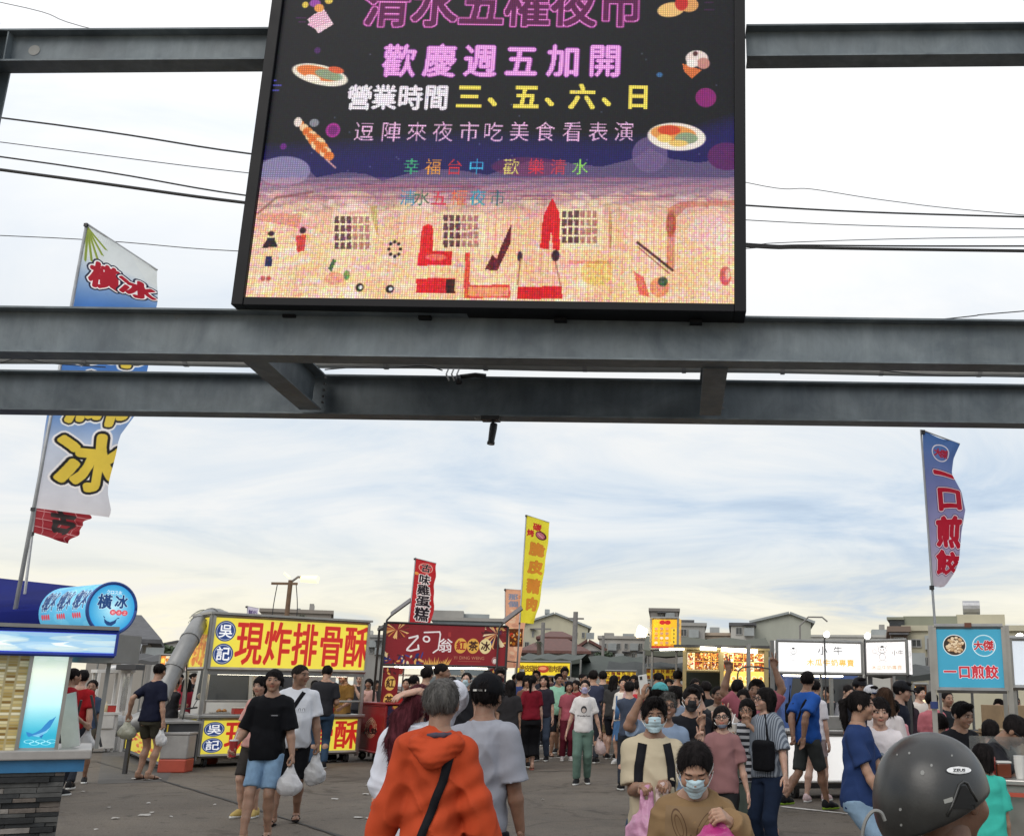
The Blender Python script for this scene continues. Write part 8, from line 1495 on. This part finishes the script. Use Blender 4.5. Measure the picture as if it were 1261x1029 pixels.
crowd(((1022, 846, 17.6, -60, '#2a2c30', False, 'short', 'server in black behind the white ox counter'), (1038, 843, 17.4, 40, '#8a8a90', True, 'bun', 'server in grey at the right end of the white ox counter'), (1012, 838, 21.5, 10, '#3a3c44', False, 'short', 'distant man in slate before the blue truck'),
    (1120, 850, 15.5, 200, '#30242c', True, 'long', 'long haired woman in plum between the ox and dumpling signs'), (1132, 846, 17.5, 30, '#c8c0b8', False, 'short', 'man in cream by the warm glowing poster'), (1112, 846, 19.5, 0, '#5a2028', True, 'bangs', 'distant woman in maroon right of the black cap'), (1166, 852, 14.5, 20, '#26282e', True, 'bun', 'woman in black left of the yellow scooter'), (1232, 862, 13.2, -30, '#4a4038', False, 'short', 'man in brown among the cardboard boxes'), (1250, 858, 16, 10, '#8a2a30', True, 'pony', 'woman in red at the right edge behind the boxes'),
    (798, 846, 13.5, 170, '#b89088', True, 'pony', 'woman in dusty rose directly behind the masked man in beige'), (832, 846, 12.6, 200, '#8c97a8', False, 'short', 'man in pale blue-grey behind the grey haired selfie taker'), (884, 846, 13.2, 10, '#a09080', True, 'bun', 'woman in beige behind the laughing woman'), (916, 850, 12.6, -10, '#c8b8b0', True, 'bangs', 'woman in pale beige behind the striped top'), (775, 840, 16.5, 190, '#404858', False, 'short', 'man in blue-grey left of the raised phone'), (848, 832, 24, 0, '#585048', True, 'bun', 'distant woman in khaki under the photo menus'),
    (484, 834, 24.5, 30, '#283038', False, 'short', 'man in dark teal behind the tea stall shelves'), (590, 832, 24.5, -20, '#6a5048', True, 'bob', 'woman in brown behind the tea stall shelves'), (634, 830, 25.5, 90, '#22242a', False, 'buzz', 'distant man walking right past the tea stall'), (676, 826, 28.5, 0, '#50383c', True, 'long', 'distant woman in mauve left under the yellow banner'), (724, 832, 29, 20, '#2a3a4a', False, 'short', 'distant man in petrol blue under the black-green awning'), (748, 830, 30, -30, '#7a6a58', True, 'bun', 'distant woman in tan under the black-green awning'), (768, 832, 26, 60, '#303030', False, 'short', 'distant man in black under the yellow text menu'), (812, 834, 25, -30, '#6a2a2a', True, 'bob', 'distant woman in brick red below the menu tower')))
for k_ in range(0, len(CR), 5): bag(CR[k_], -1, ('white', 'pale pink', 'clear', 'red', 'cream', 'pale green')[(k_//5) % 6]+' plastic bag of the '+' '.join(CR[k_]['root']['label'].split()[:9]), [(.62, .62, .62), (.6, .45, .45), (.5, .52, .55), (.5, .05, .05), (.58, .52, .4), (.4, .55, .42)][(k_//5) % 6], .18, .24, drop=.05)
# --- right
NB = person('ponytailed woman in navy blue t-shirt and ripped light jeans looking right', 1056, 853, 8.2, face=66, fem=True, bw=1.12, H=1.60, hair='pony', head=(14, 0, 0), tone='mid', top=tee('#22355f', ez=.020, hem=.48), bot=dict(kind='trousers', m=DEN('#7a92a8', 'ripped'), ez=.016), shoec='#c0c0c0', A=dict(t=(.10, -.16, .52), pose='grip', n=(-1, 0, 0)), B=dict(t=(-.10, -.14, .50)))
GW = person('girl in white printed t-shirt standing between the ponytailed woman and the helmet', 1083, 861, 8.6, face=-12, fem=True, H=1.55, hair='bangs', head=(8, 6, 0), tone='fair', top=tee('#cfc8ca', ez=.028, hem=.44), bot=dict(kind='trousers', m=DEN('#8a9cae', 'pale'), ez=.016), shoec='#c0c0c0', B=dict(t=(-.10, -.14, .52), pose='grip'))
shirt_print(GW, lambda w_, h_: Canvas(w_, h_, '#cfc8ca').ell(w_*.5, h_*.45, w_*.28, h_*.34, '#8a94a0').ell(w_*.5, h_*.4, w_*.14, h_*.2, '#3c4048').ell(w_*.5, h_*.75, w_*.2, h_*.12, '#5a6470'), .69*1.55-GW['crouch'], .20, .20)
person('woman with very long dark hair and pale top behind the girl in white', 1090, 848, 10.2, face=165, fem=True, hair='long', hairc='brown', top=tee('#d4cccc', ez=.02), bot=pants('#303440'), tone='fair')
CP = person('man in black cap and navy shirt at the counter behind the girl in white', 1107, 840, 12.4, face=60, hair='short', cap='#111216', top=tee('#161a28'), bot=pants('#22242a'), tone='fair', head=(10, 8, 0))
person('woman in pink top with her back turned beside the black capped man', 1100, 862, 11.2, face=190, fem=True, hair='bun', H=1.45, top=tee('#d09098'), bot=pants('#303038'), tone='fair')
person('man in dark cap partly hidden left of the smaller ox sign', 1058, 836, 13.8, face=20, hair='short', cap='#14151a', top=tee('#24262c'), bot=pants('#202024'))
person('person wearing a white cap below the smaller ox sign', 1072, 846, 13.2, face=30, hair='short', cap='#c8c8cc', brimc='#2a3a5a', top=tee('#3a3a44'), bot=pants('#202024'))
person('person in salmon pink t-shirt with back turned by the warm poster', 1148, 853, 13.5, face=170, hair='short', fem=True, top=tee('#c07078'), bot=pants('#202028'), tone='fair')
person('child with black hair crouched at the steel post of the blue sign', 1158, 880, 9.9, face=150, H=1.25, hair='bangs', top=tee('#202028'), bot=pants('#202028'))
COOK1 = person('cook in black t-shirt and glasses bending over the dumpling griddle', 1200, 869, 9.0, face=55, bw=1.08, H=1.68, lean=24, hair='short', head=(10, 18, 0), glasses=True, tone='tan', top=tee('#101218', ez=.02), bot=pants('#24252a'), A=dict(t=(.10, -.33, .55), pose='hold'), B=dict(t=(-.08, -.33, .55), pose='hold'))
person('smiling young man in black behind the bending cook', 1175, 864, 9.8, face=20, H=1.62, lean=8, hair='short', head=(10, 6, 0), smile=True, tone='mid', top=tee('#17181e'), bot=pants('#24252a'))
person('child in pale grey t-shirt with back turned at the steel counter', 1221, 888, 9.3, face=185, H=1.38, hair='bangs', top=tee('#b4b0ae', ez=.022), bot=pants('#7a6a50'), tone='fair')
TEALW = person('person in turquoise top and khaki trousers beside the steel counter', 1212, 918, 7.6, face=190, fem=True, H=1.30, hair='bob', top=tee('#3cb0a0', ez=.02), bot=pants('#8a7a58', ez=.014), tone='mid')
# --- very near: woman in tan sweatshirt, helmeted rider
TAN = person('woman in tan sweatshirt with rabbit ear drawing and surgical mask looking down', 858, 908, 4.7, face=-6, fem=True, bw=1.12, H=1.50, hs=1.02, hair='bun', head=(6, 22, 0), lean=8, closed=True, mask=True, tone='mid', top=dict(kind='long', c='#7d6548', ez=.024, fold=.011), bot=pants('#2a2a30'), A=dict(t=(.105, -.22, .80), pose='grip', n=(-.5, .2, -.5), dir=(-.3, -.6, .3), hint=(.35, .4, -1)), B=dict(t=(-.15, -.08, .50), hint=(-.2, .5, -.6)))
def rabbit(w_, h_):
    C = Canvas(w_, h_, '#7d6548'); 
    for cx_, rot in ((.26, -18), (.74, 30)): C.ell(w_*cx_, h_*.36, w_*.12, h_*.33, '#4a3220', rot, ring=2); C.ell(w_*cx_, h_*.38, w_*.06, h_*.24, '#5a4028', rot, ring=1.6)
    C.ell(w_*.5, h_*1.0, w_*.34, h_*.30, '#5a4028', ring=2); C.line([(w_*.44, h_*.66), (w_*.47, h_*.54), (w_*.50, h_*.66), (w_*.45, h_*.61)], 1.5, '#4a3220'); C.line([(w_*.53, h_*.64), (w_*.56, h_*.58), (w_*.6, h_*.64)], 1.5, '#4a3220'); return C
shirt_print(TAN, rabbit, TAN['lz'](1018), .24, .20)

# hood, collar and strap of the orange jacket
h_ = OR['H']; tf = OR['tf']; s = SDF(tf((-.11, -.05, .74)), tf((.11, .13, .90)), .008)
s.chain([tf((-.060, -.01, .845)), tf((-.055, .045, .825)), tf((0, .075, .785)), tf((.055, .045, .825)), tf((.060, -.01, .845))], [.02, .036, .044, .036, .02], .05); s.ell(tf((0, .052, .80)), (.075, .045, .06), .04); s.ell(tf((0, .03, .865)), (.07, .05, .035), .02, op='s')
mk('hood', s.mesh('hood', lambda P: .006*wob(P, 26, 3)+.004*wob(P*np.array([1, 1, 2]), 60, 5)), fab((.43, .056, .017)), OR['root'])
s = SDF(tf((-.07, -.06, .83)), tf((.07, .07, .88)), .007); s.chain([tf((.045*math.cos(a), .005+.045*math.sin(a), .850)) for a in np.linspace(-.6, 3.74, 9)], [.013]*9, .01); mk('collar', s.mesh('collar'), fab('#4a4450'), OR['root'])
strap(OR, [(-.055*h_, .82*h_-OR['crouch']), (-.035*h_, .72*h_-OR['crouch']), (.02*h_, .55*h_-OR['crouch'])], .040, fab('#14100e', 'strap_black'), 'bag_strap', front=False, th=.01)
for i, dx in enumerate((-.030, -.012, .004, .022, .034)):     # small white print on the back of the black cap
    p = GT['Hc']+GT['Rh'] @ (np.array([dx/.22, 0, .02])*GT['q']); q_ = GT['q']; xx = dx/.22; yy = .07+.475*math.sqrt(max(0, 1-(xx/.405)**2)); pp = GT['Hc']+GT['Rh'] @ (np.array([xx, yy+.004, .12])*q_); b = MB(); b.box(-.005, .005, -.001, .002, -.005, .005, Matrix.Translation(pp)); b.build('cap_mark', WP, GT['root'])
# things people carry
bag(NAVY, 1, 'cream woven handbag with green pattern hanging from the arm of the woman in navy', (.42, .42, .32), .26, .24, name='handbag', drop=.04)
bag(NAVY, -1, 'small white plastic bag in the right hand of the woman in navy', (.66, .66, .66), .16, .22, drop=.05)
bag(BOY, 1, 'white knotted plastic bag hanging from the left hand of the boy in black', (.68, .67, .68), .22, .24, drop=.06)
bag(MAN2, 1, 'milky plastic bag full of food boxes carried by the balding man', (.60, .60, .61), .22, .30, drop=.05)
bag(MINT, 1, 'pale pink plastic bag carried by the stout man in mint', (.62, .48, .46), .22, .28, drop=.06)
bag(GREEN, 1, 'pale rosy plastic bag in the hand of the woman in green trousers', (.62, .52, .50), .16, .22, drop=.05)
bag(BEI, -1, 'translucent pink plastic bag held by the man in beige', (.62, .30, .46), .23, .26, drop=.09)
bag(BEI, 1, 'pale yellow plastic bag held beside the pink one by the man in beige', (.62, .57, .36), .17, .27, drop=.09)
bag(TAN, 1, 'magenta plastic bag held up by the woman in the tan sweatshirt', (.50, .04, .22), .24, .2, drop=.02)
bag(POLO, 1, 'small white bag on the counter side of the man in dark polo', (.6, .6, .6), .12, .14, drop=.02)
cup(BOY, -1, 'red drink cup with a straw in the right hand of the boy in black', (.34, .03, .03), .040, .15, '#e8e0e0')
cup(DRK_, -1, 'milky iced drink cup held by the woman in glasses and striped top', (.55, .50, .44), .045, .16, '#ffffff', dz=-.08)
w_ = PHONE['hands'][-1]; t = thing('phone', (w_[0], w_[1]-.01, w_[2]+.02), 'white backed phone held up by the grey haired selfie taker', 'phone', rz=.5); b = MB(); b.box(-.038, .038, -.005, .005, -.06, .09, Matrix.Rotation(R(-10), 4, 'Y')); b.build('case', WP, t, bev=.004); b = MB(); M = Matrix.Rotation(R(-10), 4, 'Y'); b.box(-.034, .034, .0052, .006, -.055, .085, M); b.build('screen', GLASS, t); b = MB(); b.box(-.03, -.008, -.008, -.0052, .055, .08, M); b.build('camera_lens', BLK, t)
def sling(P, loc, size, label, c, name='shoulder_bag', cat='bag', warpa=.006):
    p = P['Mw'] @ (np.array(P['tf'](loc)))+np.array([P['X'], P['Y'], 0]); a, b_, c3 = size
    blob(name, label, cat, p, lambda s: (s.box((0, 0, 0), (a, b_, c3), .03, .01), s.cone((a*.5, 0, c3), (a*.2, 0, c3+.22), .012, .012, .01)), fab(c), (-a-.02, -b_-.03, -c3-.02), (a+.02, b_+.03, c3+.26), .009, lambda q: warpa*wob(q, 20, 4), part='pouch', rz=P['rz'])
sling(BLUE, (.105, .06, .70), (.09, .05, .13), 'small black sling bag on the back of the man in royal blue', '#0d0d10')
sling(STRP, (.05, -.09, .62), (.105, .05, .13), 'large black tote bag hanging in front of the woman in the striped blouse', '#0c0c0e', 'tote_bag')
sling(DRK_, (-.06, -.07, .56), (.10, .04, .10), 'small grey-green shoulder bag on the hip of the woman in the striped top', '#5c6058')
blob('motorcycle_glove', 'blue handled tool in the hand of the ponytailed woman', 'tool', NB['hands'][1], lambda s: s.cone((-.08, 0, 0), (.10, -.02, .01), .018, .014, .01), fab('#2a6a8a'), (-.1, -.05, -.03), (.13, .03, .04), .006, part='handle')
# ---------- helmeted rider on a scooter, very near at the lower right
hy = 2.46; hc_ = at(1147, 972, hy)
RID = person('helmeted scooter rider seen from behind at the lower right, brown neck showing', 1160, 922, hy+.03, face=158, H=1.66, hs=1.0, bw=1.05, hair='none', tone='dark', head=(-30, 4, 0), top=tee('#3a3d40', ez=.02, hem=.5), bot=pants('#24252a'), LA=(.12, -.20, .12), LB=(-.12, -.20, .12), A=dict(t=(.17, -.30, .66)), B=dict(t=(-.17, -.30, .66)))
sc2 = scooter((RID['X'], RID['Y'], -.0), R(158), (.05, .055, .06), 'dark scooter ridden by the helmeted rider at the lower right', 'rider', False)
rc = Vector(hc_); hel = thing('helmet', tuple(rc), 'scuffed matte dark grey open-face helmet with a white oval badge, very near', 'helmet', rz=R(-28))
HM = mat('helmet_matte', (.026, .026, .025), .33, var=.35, vscale=9, bump=.15, bscale=180, spec=.5)
s = SDF((-.17, -.19, -.16), (.17, .19, .17), .0045); s.ell((0, 0, -.002), (.127, .143, .128), .0); s.ell((0, 0, -.05), (.126, .141, .11), .03); hi3 = Matrix.Rotation(R(28), 3, 'Z'); pa = hi3 @ (Vector(at(1096, 1030, hy))-rc); pb = hi3 @ (Vector(at(1176, 1000, hy-.06))-rc); nn_ = (pb-pa).cross(hi3 @ Vector((.1, 1, .05))); nn_ = nn_ if nn_.z < 0 else -nn_; s.plane(tuple(pa), tuple(nn_), .010)
s.ell((0, -.005, -.10), (.103, .117, .11), .006, op='s')
# raised rim with a dark notch over the ear, on the right side of the picture
V, Q = s.mesh('shell', lambda P: .0006*wob(P, 60, 2)); shell = mk('shell', (V, Q), HM, hel); sb = BVHTree.FromPolygons([tuple(v) for v in V], [tuple(int(i) for i in q) for q in Q]); hinv = Matrix.Rotation(R(28), 4, 'Z')
def on_h(u, v, off=.0006):      # the helmet's surface seen at a photo pixel, in helmet coordinates
    d = hinv.to_3x3() @ Vector(ray(u, v)); o = hinv.to_3x3() @ (Vector(EYE)-rc); h = sb.ray_cast(o, d.normalized())
    return (h[0]+h[1]*off, h[1]) if h[0] is not None else (None, None)
def decal(name, px, m, par, off=.0012, uvbox=None, grid_=10):
    (u0, v0), (u1, v1) = px; vv, ff = [], []; n = grid_
    for j in range(n+1):
        for i in range(n+1):
            p, nn = on_h(u0+(u1-u0)*i/n, v1+(v0-v1)*j/n, off)
            if p is None: return
            vv.append(tuple(p))
    me = bpy.data.meshes.new(name); me.from_pydata(vv, [], [(j*(n+1)+i, j*(n+1)+i+1, (j+1)*(n+1)+i+1, (j+1)*(n+1)+i) for j in range(n) for i in range(n)]); ul = me.uv_layers.new(name='UVMap').data
    for l_ in me.loops: ul[l_.index].uv = ((l_.vertex_index % (n+1))/n, (l_.vertex_index//(n+1))/n)
    me.shade_smooth(); return link(name, me, m, par)
def poly_decal(name, pts, m, off=.001):
    vv = [on_h(u, v, off)[0] for u, v in pts]
    if any(p is None for p in vv): vv = [p for p in vv if p is not None]
    if len(vv) < 3: return
    me = bpy.data.meshes.new(name); me.from_pydata([tuple(p) for p in vv], [], [tuple(range(len(vv)))]); return link(name, me, m, hel)
def oval(cx_, cy_, a, b_, n=20, rot=0): return [(cx_+a*math.cos(t)*math.cos(rot)-b_*math.sin(t)*math.sin(rot), cy_+a*math.cos(t)*math.sin(rot)+b_*math.sin(t)*math.cos(rot)) for t in np.linspace(0, 6.283, n, endpoint=False)]
poly_decal('badge', oval(1180, 948, 16.5, 5.6), BLK, .0010); poly_decal('badge', oval(1180.5, 948, 15, 4.6), mat('badge_white', (.7, .7, .7), .3), .0016)
C = Canvas(200, 60, '#e4e4e4'); C.ctext('ZEUS', 100, 30, 46, '#1a1a1a', bold=3, sx=1.2); decal('badge_lettering', ((1169, 945), (1192, 951)), imgmat('badge_lettering', C, 0, .3), hel, .0022)
poly_decal('reflector', [(1161.5, 984), (1172.5, 980.5), (1174, 986), (1163, 989)], mat('reflector_grey', (.3, .3, .28), .3, .3), .0014)
for u, v, a in ((1136, 951, 2.6), (1147, 942, 1.6), (1109, 996, 1.8), (1110, 1015, 1.6), (1120, 927, 1.4), (1172, 930, 1.2), (1105, 929, 1.0)): poly_decal('scuff', oval(u, v, a, a*1.2, 7), mat('scuff_pale', (.22, .22, .21), .7), .001)
def htube(name, pts, r, m):
    q_ = [on_h(u, v, .001)[0] for u, v in pts]; q_ = [p for p in q_ if p is not None]
    if len(q_) > 2: b = MB(); b.tube(q_, r, 8); b.build(name, m, hel, smooth=True)
notch = [(1166, 1004), (1172, 992), (1177, 978), (1181, 966), (1186, 962), (1191, 964), (1196, 974), (1203, 986), (1209, 994)]
htube('ear_rim', notch, .0032, HM)
rows = [(967, 1184, 1188), (974, 1181, 1193), (982, 1178, 1197), (990, 1174, 1203), (995, 1172, 1204)]; vv = []; ff = []; n = 8
for (v, ua, ub) in rows: vv += [on_h(ua+(ub-ua)*i/n, v, .0028)[0] for i in range(n+1)]
for j in range(len(rows)-1):
    for i in range(n):
        q4 = (j*(n+1)+i, j*(n+1)+i+1, (j+1)*(n+1)+i+1, (j+1)*(n+1)+i)
        if all(vv[k] is not None for k in q4): ff.append(q4)
us = sorted({k for q in ff for k in q}); rm = {k: i for i, k in enumerate(us)}; me = bpy.data.meshes.new('ear_lining'); me.from_pydata([tuple(vv[k]) for k in us], [], [tuple(rm[k] for k in q) for q in ff]); link('ear_lining', me, mat('helmet_lining', (.006, .006, .006), .9), hel)
b = MB(); arc = [Vector(at(1063+q*1.0, v, 2.1)) for q, v in ((-2, 1040), (0, 1020), (5, 1006), (13, 998), (22, 1000), (27, 1010))]; b2_ = cable(arc, .0035); t = thing('scooter_mirror', (arc[0].x, arc[0].y, arc[0].z), 'thin grey curved rim of a scooter mirror left of the helmet', 'mirror'); o = b2_.build('rim', FG, t); o.location = -arc[0]; b = MB(); b.tube([arc[0], Vector((arc[0].x+.02, arc[0].y, arc[0].z-.3))], .005, 6); o = b.build('stem', DRK, t); o.location = -arc[0]
bpy.data.objects.remove(_to)
